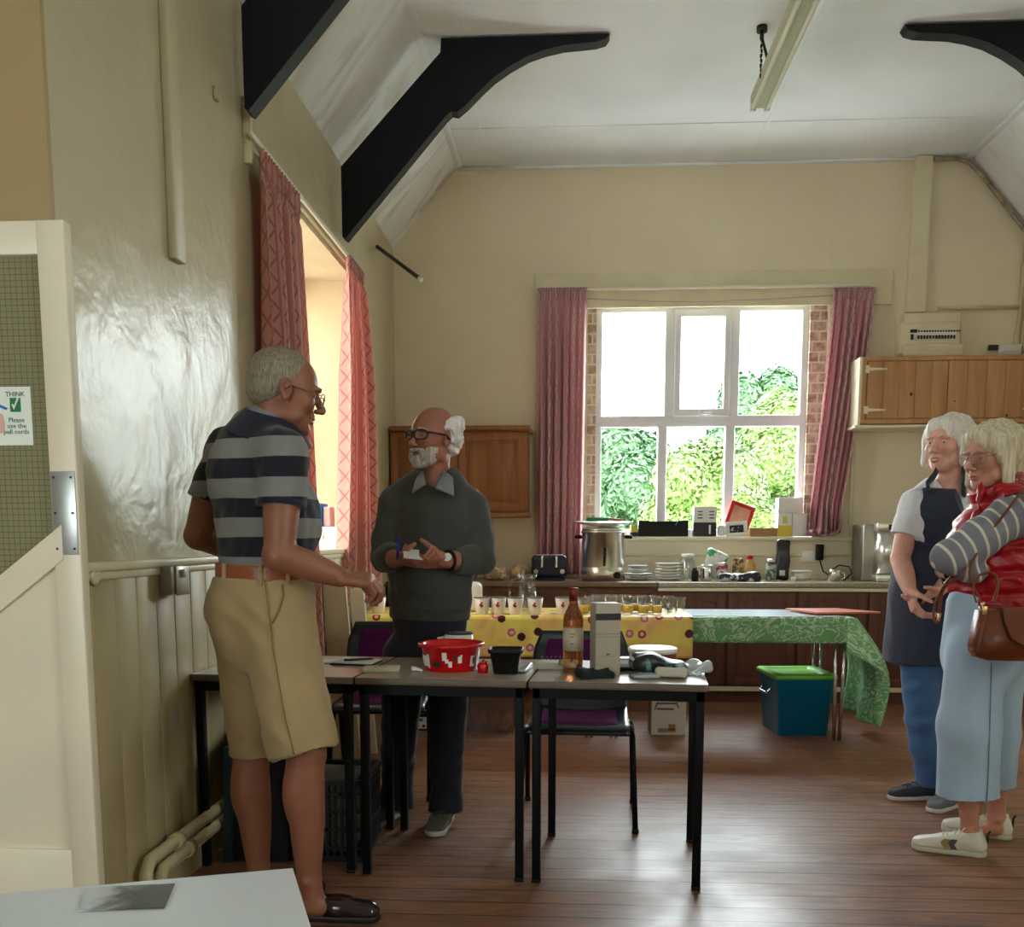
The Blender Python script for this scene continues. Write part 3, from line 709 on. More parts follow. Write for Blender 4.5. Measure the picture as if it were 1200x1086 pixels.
def cabinet(x0, x1, label, cm, fm, first):
    root = thing('base_cabinet', label, 'cabinet', ((x0+x1)/2, YCF+.3, 0), 'dark kitchen base cabinets')
    b = MB(); b.bb((x0, YCF+.02, .1), (x1, YB-.01, ZCT-.042)); part('carcass', b, fm, root)
    b = MB(); b.bb((x0, YCF+.04, 0), (x1, YCF+.07, .105)); part('plinth', b, fm, root)
    b = MB(); b.bb((x0, YCF+.004, .088), (x1, YCF+.045, .122)); part('plinth_trim', b, m_white, root)
    w = x1-x0; b = MB(); z0, z1 = .13, ZCT-.075; g = .012; xa, xb = x0+g, x1-g; fw = .06
    b.bb((xa, YCF, z0), (xa+fw, YCF+.02, z1), .003); b.bb((xb-fw, YCF, z0), (xb, YCF+.02, z1), .003); b.bb((xa+fw, YCF, z0), (xb-fw, YCF+.02, z0+fw), .003)
    N = 14; pl = [(xa+fw, z1), (xb-fw, z1)]
    for i in range(N+1):
        u = i/N; s = math.sin(PI*min(1, max(0, (u-.12)/.76))); pl.append((xb-fw-(xb-xa-2*fw)*u, z1-.075+.035*s))
    b.prism(pl[::1], 'y', YCF, YCF+.02)
    dr = part('door', b, cm, root); b = MB(); b.bb((xa+fw-.004, YCF+.008, z0+fw-.004), (xb-fw+.004, YCF+.018, z1-.03), .002); b.bb((xa+fw+.03, YCF+.004, z0+fw+.03), (xb-fw-.03, YCF+.012, z1-.12), .004)
    part('door_panel', b, cm, dr)
    return root
labs = ['dark wood base cabinet at the far left end of the counter', 'dark wood base cabinet behind the man in the grey sweater', 'dark wood base cabinet below the glass jug and the toaster', 'dark wood base cabinet below the steel urn', 'dark wood base cabinet below the stacked white plates', 'dark wood base cabinet seen just left of the blue box', 'dark wood base cabinet behind the blue box and its green lid', 'dark wood base cabinet behind the hanging green cloth corner', 'dark wood base cabinet behind the woman in the apron']
xe = .14
edges = [xe+.508*k for k in range(-3, 7)]; edges[0] = XL+.035
for i in range(9): cabinet(edges[i], edges[i+1], labs[i] if i < len(labs) else '', m_cab, m_cabl if i < 4 else m_cab, i == 0)
xs = edges[4]
b = MB(); b.bb((XL+.035, YCF-.02, ZCT-.038), (xs-.003, YB-.002, ZCT), .006); one('worktop', b, m_topb, 'brown edged worktop carrying the toaster and the urn', 'worktop')
root = thing('worktop', 'pale mottled worktop with white edge strip under the back window', 'worktop', (xs, YCF, ZCT-.06))
b = MB(); b.bb((xs+.003, YCF-.02, ZCT-.038), (edges[-1], YB-.002, ZCT), .006); part('slab', b, m_top, root)
b = MB(); b.bb((xs+.003, YCF-.012, ZCT-.066), (edges[-1], YCF+.018, ZCT-.040), .003); part('edge_strip', b, m_white, root)
# cream moulding below and beside the back window
b = MB(); z = PY(800, 650, YB).z; b.bb((xc(735, YB), YB-.016, z-.012), (xc(1004, YB), YB-.001, z+.012), .004); x = xc(1001, YB); b.bb((x-.014, YB-.017, z), (x+.014, YB-.001, PY(1000, 360, YB).z), .004); struct('trim_7', b, m_trimc)
# left wall cupboard
cx0, cx1 = XL+.01, PY(620, 550, 7.62).x; cz0, cz1 = PY(620, 606, 7.62).z, PY(620, 500, 7.62).z
root = thing('wall_cupboard', 'oak brown wall cupboard with panelled doors and cornice, left of the window', 'cupboard', ((cx0+cx1)/2, YB, cz0))
b = MB(); b.bb((cx0, 7.64, cz0+.02), (cx1-.01, YB, cz1-.02)); b.bb((cx0, 7.61, cz0), (cx1, YB, cz0+.035), .006); b.bb((cx0, 7.58, cz1-.03), (cx1+.02, YB, cz1+.01), .012); part('carcass', b, m_oak, root)
dw = (cx1-cx0-.02)/2
for k in range(2):
    xa = cx0+.005+dw*k; xb = xa+dw-.006; z0, z1 = cz0+.045, cz1-.04; f = .06; b = MB()
    for p in (((xa, z0), (xa+f, z1)), ((xb-f, z0), (xb, z1)), ((xa+f, z0), (xb-f, z0+f)), ((xa+f, z1-f), (xb-f, z1))): b.bb((p[0][0], 7.618, p[0][1]), (p[1][0], 7.64, p[1][1]), .003)
    b.bb((xa+f+.02, 7.622, z0+f+.02), (xb-f-.02, 7.636, z1-f-.02), .008); b.bb((xa+f, 7.632, z0+f), (xb-f, 7.639, z1-f))
    dr = part('door', b, m_oak, root)
    b = MB(); b.sph(((xb-.03) if k == 0 else xa+.03, 7.605, z0+.08), .013, 10); part('knob', b, m_cabl, dr)
# pine cupboard at right
px0 = PY(1010, 450, 7.6).x; px1 = XR-.01; pz0 = PY(1100, 496, 7.6).z; pz1 = PY(1100, 417, 7.6).z
root = thing('wall_cupboard', 'knotty pine wall cupboard with white strap hinges above the boiler', 'cupboard', ((px0+px1)/2, YB, pz0))
b = MB(); b.bb((px0, 7.62, pz0), (px1, YB, pz1)); b.bb((px0, 7.598, pz1-.03), (px1, 7.63, pz1), .003); b.bb((px0, 7.598, pz0), (px1, 7.63, pz0+.035), .003); b.bb((px0, 7.598, pz0), (px0+.035, 7.63, pz1), .003); part('carcass', b, m_pine, root)
b = MB(); b.bb((px0-.02, 7.6, pz0-.02), (px0, YB, pz1)); part('side_panel', b, m_white, root, 'white painted end panel')
b = MB(); b.bb((px0-.04, 7.59, pz0-.03), (px1, YB, pz0-.008), .004); part('lower_rail', b, m_trimc, root, 'cream painted rail')
xm = PY(1111, 450, 7.6).x
for k, (xa, xb) in enumerate(((px0+.04, xm-.002), (xm+.002, px1-.02))):
    b = MB(); n = 5; w = (xb-xa)/n
    for i in range(n): b.bb((xa+w*i+.0006, 7.6, pz0+.04), (xa+w*(i+1)-.0006, 7.618, pz1-.034), .002)
    dr = part('door', b, m_pine, root)
    for z in (pz0+.1, pz1-.09):
        b = MB(); xh = xa-.02 if k == 0 else xb+.02; s = 1 if k == 0 else -1
        b.prism([(xh, z-.028), (xh+.03*s, z-.028), (xh+.03*s, z-.012), (xh+.16*s, z-.006), (xh+.16*s, z+.006), (xh+.03*s, z+.012), (xh+.03*s, z+.028), (xh, z+.028)], 'y', 7.592, 7.6)
        part('strap_hinge', b, m_white, dr, 'white painted strap hinge')
# fuse box and cables
fx0, fx1 = PY(1056, 400, 7.8).x, PY(1127, 400, 7.8).x; fz0 = PY(1090, 414, 7.8).z; fz1 = PY(1090, 376, 7.8).z
root = thing('fuse_box', 'cream metal fuse box with a row of switches above the pine cupboard', 'fuse box', ((fx0+fx1)/2, YB, fz0))
b = MB(); b.bb((fx0, 7.83, fz0), (fx1, YB, fz1), .012); b.bb((fx0+.03, 7.84, fz1-.01), (fx1-.0, YB, fz1+.07), .006); b.bb((fx0+.02, 7.8, fz0-.02), (fx1+.02, 7.86, fz0+.07), .01); part('housing', b, m_trimc, root)
b = MB(); zf = fz0+.135; b.bb((fx0+.08, 7.822, zf-.03), (fx1-.03, 7.832, zf+.045), .003); f_ = part('front_window', b, m_whitep, root, 'clear white front strip')
b = MB()
b.bb((fx0+.07, 7.812, zf+.022), (fx0+.12, 7.824, zf+.045), .002); b.bb((fx0+.075, 7.812, zf-.03), (fx0+.095, 7.824, zf+.01), .002)
for i in range(13): b.bb((fx0+.125+i*.022, 7.812, zf-.025), (fx0+.140+i*.022, 7.824, zf+.001), .002)
for i in range(16): b.bb((fx0+.13+i*.02, 7.818, zf+.026), (fx0+.144+i*.02, 7.823, zf+.038))
part('breaker_switches', b, m_dark, f_)
b = MB(); a = PY(1083, 183, YB-.03); c = PY(1072, 366, YB-.03)
w = .06; b.prism([(a.x-w, ZC-.01), (a.x+w, ZC-.01), (c.x+w+.01, c.z), (c.x-w-.01, c.z)], 'y', YB-.05, YB-.001)
one('cable_trunking', b, m_trimc, 'cream boxed-in trunking dropping from ceiling to the fuse box', 'trunking')
m_pipe = M('cream_pipe_paint', srgb(206, 192, 150), .4, bump=(20, .2))
b = MB(); za = PY(1090, 362, YB).z; xr = PY(1196, 362, YB).x
b.tube([(fx0+.31, YB-.02, za), (xr, YB-.02, za)], .014, 8)
for dx, r in ((0, .016), (.045, .013)):
    b.tube([(xr+dx, YB-.02, PY(1196, 300, YB).z+.1), (xr+dx-.01, YB-.02, za), (xr+dx-.03, YB-.02, za-.28), (xr+dx+.02, YB-.02, pz1+.06)], r, 8)
one('electric_conduit', b, m_pipe, 'cream cable pipes running right of the fuse box into the corner', 'pipe')
b = MB(); c0 = PY(1175, 408, 7.85); b.bb((c0.x, 7.9, c0.z-.04), (c0.x+.16, YB-.002, c0.z+.04), .006); b.bb((c0.x+.04, 7.88, c0.z-.015), (c0.x+.12, 7.902, c0.z+.02), .003); b.tube([(c0.x+.03, 7.9, c0.z-.02), (c0.x-.1, 7.86, pz1+.02), (c0.x-.2, 7.84, pz1+.012)], .007, 6)
one('junction_box', b, [m_whitep], 'small white junction box with a black lead right of the fuse box', 'junction box')
b = MB(); c0 = PY(1165, 407, YB-.02); b.bb((c0.x-.04, YB-.022, c0.z-.02), (c0.x+.04, YB-.002, c0.z+.02), .004); one('wall_vent', b, m_dark, 'tiny dark plate on the back wall above the pine cupboard', 'plate')
b = MB(); pts = [PY(x, y, YB-.03) for x, y in ((1095, 186), (1099, 182), (1106, 186), (1122, 186), (1136, 190), (1150, 204), (1166, 224), (1184, 248), (1200, 268), (1215, 290))]
pts = [Vector((p.x, YB-.03, min(p.z, ZC-.03))) for p in pts]; b.tube(pts, .017, 8)
one('corner_cable', b, M('grubby_cable', srgb(150, 138, 118), .6, var=(14, .5)), 'grubby thick cable following the ceiling slope in the right corner', 'cable')
# ---- items on the counter
def at(px, Y, z=ZCT): return Vector((PY(px, 650, Y).x, Y, z))
# toaster
c = at(644, 7.62); root = thing('toaster', 'dark navy four-slot toaster on the counter under the left curtain', 'toaster', tuple(c))
m_navy = M('navy_enamel', (.012, .016, .045), .25)
b = MB(); b.box((c.x, c.y, c.z+.105), (.27, .25, .18), bev=.035, seg=4); b.bb((c.x-.12, c.y-.11, c.z), (c.x+.12, c.y+.11, c.z+.03)); part('body', b, m_navy, root)
for s in (-1, 1):
    b = MB(); b.bb((c.x+s*.055-.008, c.y-.130, c.z+.085), (c.x+s*.055+.008, c.y-.122, c.z+.185), .003); lv = part('lever_slot', b, m_chrome, root, 'chrome lever slot')
    b = MB(); b.bb((c.x+s*.055-.018, c.y-.14, c.z+.085), (c.x+s*.055+.018, c.y-.125, c.z+.1), .003); part('lever', b, m_blackp, lv)
    b = MB(); b.cyl((c.x+s*.1, c.y-.125, c.z+.07), (c.x+s*.1, c.y-.142, c.z+.07), .018); part('dial', b, m_chrome, root)
    b = MB(); b.bb((c.x+s*.055-.05, c.y-.1, c.z+.188), (c.x+s*.055+.05, c.y+.1, c.z+.1965), .002); part('slot_plate', b, m_steel, root)
# urn
c = at(707, 7.56); R = PY(733, 650, 7.56).x-c.x-.005; Hh = PY(700, 622, 7.56).z-ZCT
root = thing('water_urn', 'large stainless steel hot water urn on the counter', 'urn', tuple(c))
b = MB(); b.lathe([(R, 0), (R, .09), (R-.008, .1), (R-.008, .105), (R-.004, .115), (R-.004, Hh-.02), (R+.006, Hh-.015), (R+.006, Hh), (R-.03, Hh+.004)], c, 40); part('body', b, m_steel, root)
b = MB(); b.lathe([(R+.002, Hh+.002), (R, Hh+.018), (R*.5, Hh+.03), (.02, Hh+.035), (.001, Hh+.035)], c, 32); part('lid', b, m_steel, root)
for s in (-1, 1):
    b = MB(); b.box((c.x+s*(R+.025), c.y-.02, c.z+Hh-.045), (.06, .05, .028), bev=.01); part('handle', b, m_blackp, root, 'black side handle')
b = MB(); b.cyl((c.x+.005, c.y-R+.01, c.z+.2), (c.x+.005, c.y-R-.06, c.z+.2), .012); b.cyl((c.x+.005, c.y-R-.05, c.z+.215), (c.x+.0, c.y-R-.055, c.z+.115), .013, .009); b.box((c.x+.005, c.y-R-.05, c.z+.235), (.02, .05, .045), bev=.008); part('tap', b, m_blackp, root, 'black tap')
b = MB(); a = -.95; b.cyl((c.x+R*math.cos(a)*.98, c.y+R*math.sin(a)*.98, c.z+.045), (c.x+R*math.cos(a)*1.12, c.y+R*math.sin(a)*1.12, c.z+.045), .026); part('dial', b, m_blackp, root)
b = MB(); b.lathe([(.12, 0), (.19, .014), (.235, .03), (.24, .034), (.23, .034), (.12, .008)], (c.x, c.y-.01, c.z+Hh+.036), 6, sy=.8, rot=(.06, 0, .3)); one('serving_tray', b, m_ceramic, 'shallow white tray laid on top of the steel urn', 'tray')
b = MB(); b.box((c.x-.05, c.y-.02, c.z+Hh+.087), (.17, .12, .03), (0, 0, .1), .01); one('tea_packet', b, m_green, 'green packet lying on the tray on top of the urn', 'packet')
b = MB(); b.box((c.x+.08, c.y-.0, c.z+Hh+.084), (.1, .09, .02), (0, .1, .4), .008); one('tea_packet', b, M('brick_red_card', srgb(150, 70, 50), .5), 'small brown-red packet beside the green one on the urn', 'packet')
# plates and bowls
def plate(c, r, h, label, grp, name='plate', m=None, n=24):
    b = MB(); b.lathe([(.55*r, 0), (.62*r, h*.25), (r, h*.8), (r*.995, h), (.6*r, h*.45), (.001, h*.4)], c, n); return one(name, b, m or m_ceramic, label, 'plate', grp)
c = at(784, 7.6)
for k in range(6): plate((c.x+.004*math.sin(k*2.1), c.y, c.z+k*.022), .103, .022, 'white plate in the taller stack right of the urn', 'white plates in the taller stack')
c = at(749, 7.6)
for k in range(3): plate((c.x+.004*math.sin(k*3), c.y, c.z+k*.018), .104, .018, 'large white plate at the bottom of the stack beside the urn', 'large plates beside the urn')
for k in range(2): plate((c.x-.01, c.y, c.z+.0545+k*.0305), .075, .03, 'small pale bowl on top of the plates beside the urn', 'small bowls beside the urn', 'bowl', M('grey_ceramic', srgb(196, 198, 196), .25) if k == 0 else bpy.data.materials['grey_ceramic'])
# clear jar
c = at(806, 7.6); root = thing('glass_jar', 'clear glass jar with lid right of the plate stacks', 'jar', tuple(c))
b = MB(); b.lathe([(.055, 0), (.06, .01), (.06, .15), (.045, .17), (.045, .18), (.042, .18), (.042, .168), (.056, .148), (.056, .012), (.001, .01)], c, 24); part('body', b, m_clear, root)
b = MB(); b.lathe([(.048, .18), (.048, .2), (.001, .203)], c, 24); part('lid', b, m_whitep, root)
b = MB(); c = at(815, 7.45); b.lathe([(.025, 0), (.026, .07), (.018, .085), (.018, .105), (.001, .105)], c, 16); one('pepper_mill', b, m_blackp, 'little black shaker beside the clear jar', 'shaker')
# steel jug
c = at(828, 7.52); root = thing('steel_jug', 'small shiny steel jug in front of the green food bag', 'jug', tuple(c))
b = MB(); b.lathe([(.04, 0), (.045, .01), (.042, .09), (.048, .12), (.045, .12), (.038, .09), (.001, .02)], c, 24); part('body', b, m_chrome, root)
b = MB(); b.tube([(c.x-.044, c.y, c.z+.11), (c.x-.08, c.y, c.z+.1), (c.x-.08, c.y, c.z+.05), (c.x-.044, c.y, c.z+.03)], .006, 8); part('handle', b, m_chrome, root)
# crumpled bags (sdf)
def bag(name, label, cat, c, d, rot, mat, seed, h=.006, amp=.012, fr=38, extra=None, minz=None, k=.02):
    s = SDF(k); s.box(c, d, rot, rad=min(d)*.4)
    if extra: extra(s)
    root = None; o = sdfobj(name, s, mat, None, h, disp=wob(seed, fr, amp), minz=minz)
    loc = Vector((c[0], c[1], min(v.co.z for v in o.data.vertices))); o.data.transform(Matrix.Translation(-loc)); o.location = loc
    return tag(o, label, cat)
def twotone(name, c1, c2, sc, thr=.5, c3=None):
    m = bpy.data.materials.new(name); m.use_nodes = True; t = NT(m); n = t.noise(t.co(), sc, 3, .8)
    pts = [(thr-.02, c1), (thr+.02, c2)]
    if c3: pts.append((thr+.14, c3))
    t.base(t.ramp(n, pts)); t.b.inputs['Roughness'].default_value = .35; return m
bag('food_bag', 'white and green crumpled food bag behind the steel jug', 'bag', at(838, 7.68, ZCT+.12), (.17, .07, .22), (0, .35, .1), twotone('green_white_film', srgb(225, 232, 220), srgb(70, 160, 110), 9, .54), 3)
bag('food_bag', 'red and white patterned packet against the green bag', 'bag', at(846, 7.6, ZCT+.07), (.09, .06, .14), (0, -.2, 0), twotone('red_white_film', srgb(220, 205, 195), srgb(140, 40, 50), 22, .5), 4)
bag('nut_packet', 'clear packet of nuts leaning below the window sill', 'packet', at(865, 7.72, ZCT+.085), (.085, .05, .17), (0, .02, 0), twotone('nuts', srgb(205, 180, 130), srgb(90, 60, 35), 36, .52), 6, amp=.006)
bag('towel', 'black and white striped cloth heaped on the counter', 'cloth', at(865, 7.45, ZCT+.03), (.3, .12, .05), (0, 0, .1), None or twotone('black_white_cloth', srgb(215, 215, 218), (.02, .02, .03), 13, .5), 7, amp=.018, fr=30, minz=ZCT)
# bottle with red cap
c = at(879, 7.7); root = thing('sauce_bottle', 'plastic sauce bottle with a red cap on the counter', 'bottle', tuple(c))
b = MB(); b.lathe([(.04, 0), (.045, .01), (.045, .11), (.025, .15), (.02, .165), (.001, .165)], c, 20); part('body', b, M('amber_sauce', srgb(196, 160, 96), .25), root)
b = MB(); b.lathe([(.024, .16), (.024, .19), (.001, .192)], c, 16); part('cap', b, m_redp, root)
b = MB(); b.lathe([(.0465, .03), (.0465, .07)], c, 20); part('label_band', b, m_yel, root)
# tin, black coffee packet, tubs
c = at(904, 7.5); root = thing('drinks_tin', 'silver and green tin left of the black packet', 'tin', tuple(c))
b = MB(); b.lathe([(.036, 0), (.038, .003), (.038, .12), (.03, .135), (.03, .15), (.001, .15)], c, 20); part('body', b, twotone('tin_print', srgb(60, 90, 80), srgb(190, 190, 190), 20, .5), root)
b = MB(); b.lathe([(.032, .14), (.032, .165), (.001, .166)], c, 20); part('lid', b, m_chrome, root)
bag('coffee_packet', 'tall black foil coffee packet standing below the sill boxes', 'packet', at(917, 7.62, ZCT+.16), (.11, .07, .31), (0, .05, 0), M('black_foil', (.015, .016, .02), .25), 9, amp=.008, fr=25)
b = MB(); c = at(917, 7.57, ZCT+.06); b.bb((c.x-.02, c.y-.015, c.z-.02), (c.x+.02, c.y-.005, c.z+.02)); one('price_sticker', b, m_cardw, 'little white square sticker on the black coffee packet', 'sticker')
c = at(940, 7.55); root = thing('plastic_tub', 'clear plastic tub with white lid near the wall socket', 'tub', tuple(c))
b = MB(); b.box((c.x, c.y, c.z+.035), (.13, .1, .07), bev=.012); part('body', b, m_clear, root); b = MB(); b.box((c.x, c.y, c.z+.074), (.138, .108, .012), bev=.004); part('lid', b, m_whitep, root)
b = MB(); c = at(931, 7.47); b.lathe([(.02, 0), (.022, .03), (.014, .035), (.001, .035)], c, 16); one('egg_cup', b, m_ceramic, 'tiny white pot in front of the plastic tub', 'pot')
c = at(978, 7.5); root = thing('steel_mug', 'steel milk cup lying beside the black cable', 'cup', tuple(c))
b = MB(); b.lathe([(.042, 0), (.042, .06), (.046, .085), (.042, .085), (.038, .06), (.001, .01)], c, 20, rot=(.0, .12, 0)); part('body', b, m_chrome, root); b = MB(); b.tube([(c.x+.04, c.y, c.z+.07), (c.x+.08, c.y, c.z+.06), (c.x+.08, c.y, c.z+.02), (c.x+.04, c.y, c.z+.015)], .005, 8); part('handle', b, m_chrome, root)
# socket with adapter on back wall
c = Vector((PY(950, 652, YB).x, YB, PY(950, 652, YB).z)); root = thing('wall_socket', 'white double wall socket under the right curtain', 'socket', tuple(c))
b = MB(); b.box((c.x, YB-.014, c.z), (.15, .028, .09), bev=.005); part('plate', b, m_whitep, root); b = MB()
for s in (-1, 1): b.bb((c.x+s*.015-.005, YB-.032, c.z+.01), (c.x+s*.015+.005, YB-.026, c.z+.03))
part('switches', b, m_ceramic, root)
c2 = PY(961, 647, YB-.06); root = thing('plug_adapter', 'black power adapter plugged in beside the socket, lead trailing', 'plug', (c2.x, YB-.06, c2.z-.06))
b = MB(); b.box((c2.x, YB-.045, c2.z), (.055, .06, .125), bev=.008); part('adapter', b, m_blackp, root)
b = MB(); e = at(985, 7.6, ZCT+.02); b.tube([(c2.x, YB-.06, c2.z-.06), (c2.x+.02, YB-.1, c2.z-.15), (c2.x+.07, 7.75, ZCT+.02), (c2.x+.12, 7.65, ZCT+.005), (e.x+.02, 7.55, ZCT+.008), (e.x+.06, 7.5, ZCT+.06), (e.x+.04, 7.5, ZCT+.11), (e.x-.03, 7.52, ZCT+.12), (e.x-.08, 7.5, ZCT+.09)], .005, 7); part('lead', b, m_blackp, root)
# boiler
c = at(1030, 7.6); w = .15; root = thing('water_boiler', 'stainless steel wall boiler with display panel beside the apron woman', 'boiler', tuple(c)); hb = PY(1030, 613, 7.6).z-ZCT
b = MB(); b.bb((c.x-w, c.y-.1, c.z), (c.x+w, c.y+.2, c.z+hb-.01), .01); part('body', b, M('dull_steel', (.4, .38, .33), .35, 1), root)
b = MB(); b.lathe([(.1, 0), (.1, hb-.1)], (c.x+.03, c.y-.1, c.z+.06), 28); part('drum', b, m_steel, root)
b = MB(); b.bb((c.x-.08, c.y-.2, c.z+hb-.06), (c.x+w, c.y-.05, c.z+hb), .006); h_ = part('head_panel', b, m_steel, root); b = MB(); b.bb((c.x+.0, c.y-.206, c.z+hb-.05), (c.x+.12, c.y-.199, c.z+hb-.012)); b.bb((c.x+.02, c.y-.209, c.z+hb-.04), (c.x+.075, c.y-.203, c.z+hb-.02), mi=1); part('display', b, [m_dark, m_yel], h_)
b = MB(); b.bb((c.x-.08, c.y-.23, c.z), (c.x+w, c.y-.05, c.z+.055), .008); part('drip_tray', b, m_steel, root)
# bread bags left of toaster
m_film = twotone('bagged_bread', srgb(196, 170, 130), srgb(120, 90, 60), 14, .52, srgb(230, 225, 215))
for i, (px, lab) in enumerate(((580, 'crumpled clear bag of bread rolls on the counter beside the sweater man'), (611, 'clear bag of bread nearest the toaster'), (549, 'crumpled bread bag half hidden by the man in the sweater'))):
    bag('bread_bag', lab, 'bag', at(px, (7.5, 7.6, 7.74)[i], ZCT+.055), (.17, .12, .11), (.2, 0, .3*i), m_film, 20+i, h=.008, amp=.02, fr=30, minz=ZCT)
# ---- window sill items
ZI = bz0+.002
def sill(px, Y=YB-.0, z=ZI): return Vector((PY(px, 620, Y).x, Y, z))
a, d = sill(748, YB), sill(806, YB)
b = MB(); h = .125; b.prism([(a.x, ZI), (d.x, ZI), (d.x, ZI+h), (d.x-.08, ZI+h), (d.x-.1, ZI+h-.035), (a.x+.1, ZI+h-.035), (a.x+.08, ZI+h), (a.x, ZI+h)], 'y', YB-.03, YB-.02); b.bb((a.x, YB-.02, ZI), (a.x+.008, YB+.08, ZI+h-.002)); b.bb((d.x-.008, YB-.02, ZI), (d.x, YB+.08, ZI+h-.002)); b.bb((a.x, YB+.07, ZI), (d.x, YB+.078, ZI+h-.004)); b.bb((a.x, YB-.02, ZI), (d.x, YB+.07, ZI+.006))
one('letter_tray', b, m_blackp, 'low black plastic tray on the window sill behind the urn', 'tray')
c = sill(743, YB+.02); b = MB(); b.bb((c.x-.03, YB-.02, ZI), (c.x+.03, YB+.05, ZI+.035), mi=0); b.bb((c.x-.028, YB-.018, ZI+.036), (c.x+.028, YB+.048, ZI+.09), mi=1); one('tea_box', b, [m_dark, m_yel], 'small yellow and black box at the left end of the sill', 'box')
a, d = sill(812), sill(839); b = MB(); b.bb((a.x, YB-.03, ZI), (d.x, YB+.06, ZI+.11), .003, 0); b.bb((a.x+.002, YB-.032, ZI+.1105), (d.x-.002, YB+.06, ZI+.235), .003, 1)
for i in range(3): b.bb((a.x+.03, YB-.0335, ZI+.14+i*.025), (a.x+.07, YB-.031, ZI+.15+i*.025), 0, 2); b.bb((d.x-.06, YB-.0335, ZI+.14+i*.025), (d.x-.02, YB-.031, ZI+.15+i*.025), 0, 2)
b.bb((d.x-.06, YB-.0315, ZI+.02), (d.x-.045, YB-.0295, ZI+.09), 0, 1)
one('carton', b, [m_dark, m_cardw, m_dark], 'box with black lower half and white upper half on the sill', 'box')
# frames
def frame(name, label, c, w, h, rot, fm, im):
    root = thing(name, label, 'picture frame', tuple(c)); R = Matrix.Translation(c) @ Euler(rot).to_matrix().to_4x4(); t = .03
    b = MB()
    for p in (((-w/2, 0), (w/2, t)), ((-w/2, h-t), (w/2, h)), ((-w/2, t), (-w/2+t, h-t)), ((w/2-t, t), (w/2, h-t))): b.bb((p[0][0], -.01, p[0][1]), (p[1][0], .01, p[1][1]), .003)
    b.xf(R); part('frame', b, fm, root); b = MB(); b.bb((-w/2+t, -.004, t), (w/2-t, .006, h-t)); b.xf(R); part('picture', b, im, root)
frame('picture_frame', 'tilted red picture frame on the window sill', sill(862, YB+.04)+Vector((0, 0, .07)), .2, .2, (-.15, .35, 0), m_redp, M('tan_picture', srgb(205, 150, 120), .6, var=(9, .2)))
frame('picture_frame', 'small black and white framed card leaning on the red frame', sill(864, YB-.03), .17, .12, (-.25, -.06, 0), m_cardw, twotone('bw_print', (.02, .02, .02), srgb(210, 210, 210), 30, .56))
bag('plastic_wrap', 'crumpled clear plastic wrap left of the red frame on the sill', 'bag', sill(846, YB-.01, ZI+.05), (.06, .05, .09), None, M('milky_plastic', srgb(225, 225, 225), .3), 31, amp=.01, minz=ZI)
a, d = sill(878), sill(910); b = MB(); b.bb((a.x, YB-.04, ZI), (d.x, YB+.06, ZI+.066), .003); one('carton', b, m_card, 'flat brown cardboard box on the sill', 'box')
def cartons(px0, px1, z0, z1, label, m2=None):
    a, d = sill(px0, YB-.03), sill(px1, YB-.03); b = MB(); b.bb((a.x, YB-.045, z0), (d.x, YB+.07, z1), .003, 0)
    if m2: b.bb((a.x-.001, YB-.0465, z0), (d.x+.001, YB-.044, z0+(z1-z0)*.47), 0, 1); b.bb((a.x+.035, YB-.0468, z0+(z1-z0)*.55), (a.x+.07, YB-.044, z0+(z1-z0)*.85), 0, 1)
    one('carton', b, [m_cardw, m_yel], label, 'box')
zt1 = PY(925, 601, YB-.03).z; zt2 = PY(925, 583, YB-.03).z
cartons(911, 927, ZI, zt1, 'white box with a yellow lower band, bottom left of the sill stack', 1)
cartons(928, 945, ZI, zt1, 'plain white upright box, bottom right of the sill stack')
cartons(911, 940, zt1+.002, zt2, 'plain white box lying on top of the sill stack')
# radiator in the right corner
x0, x1 = 3.2, 3.47; root = thing('radiator', 'cream column radiator in the right corner behind the woman in red', 'radiator', (3.3, 7.5, 0)); b = MB()
for i in range(7):
    x = x0+.02+i*.04; b.box((x, 7.47, .36), (.032, .14, .58), bev=.014, seg=3)
part('columns', b, m_trimc, root); b = MB(); b.cyl((x0, 7.47, .12), (x1, 7.47, .12), .018); b.cyl((x0, 7.47, .6), (x1, 7.47, .6), .018); b.cyl((x0+.02, 7.47, 0), (x0+.02, 7.47, .12), .012); b.cyl((x1-.02, 7.47, 0), (x1-.02, 7.47, .12), .012); part('pipes', b, m_pipe, root)
# fluorescent batten with its hook and chain
q = PZ(888, 131, 3.74); root = thing('ceiling_light', 'long twin-tube fluorescent batten hanging from the ceiling on chains', 'light', (q.x, q.y, 3.72))
ly0, ly1 = q.y-1.9, q.y; lx = q.x+.01
b = MB(); b.prism([(lx-.03, 3.76), (lx-.055, 3.79), (lx-.055, 3.83), (lx+.055, 3.83), (lx+.055, 3.79), (lx+.03, 3.76)], 'y', ly0, ly1); part('batten', b, M('dusty_metal', srgb(176, 178, 150), .45), root)
for s in (-1, 1):
    b = MB(); b.cyl((lx+s*.042, ly0+.03, 3.752), (lx+s*.042, ly1-.03, 3.752), .013, n=12); tb = part('tube', b, M('unlit_tube%d' % s, srgb(222, 225, 205), .3), root)
    b = MB(); b.box((lx+s*.042, ly1-.015, 3.757), (.032, .03, .045), bev=.004); b.box((lx+s*.042, ly0+.015, 3.757), (.032, .03, .045), bev=.004); part('lamp_holder', b, m_whitep, tb)
hk = PZ(893, 35, ZC-.02); b = MB(); b.cyl((hk.x, hk.y, ZC-.03), (hk.x, hk.y, ZC-.001), .03, n=12); b.cyl((hk.x, hk.y, ZC-.07), (hk.x, hk.y, ZC-.03), .012, n=8)
b.tube([(hk.x, hk.y, ZC-.06), (lx-.02, hk.y-.05, 3.83)], .008, 6)
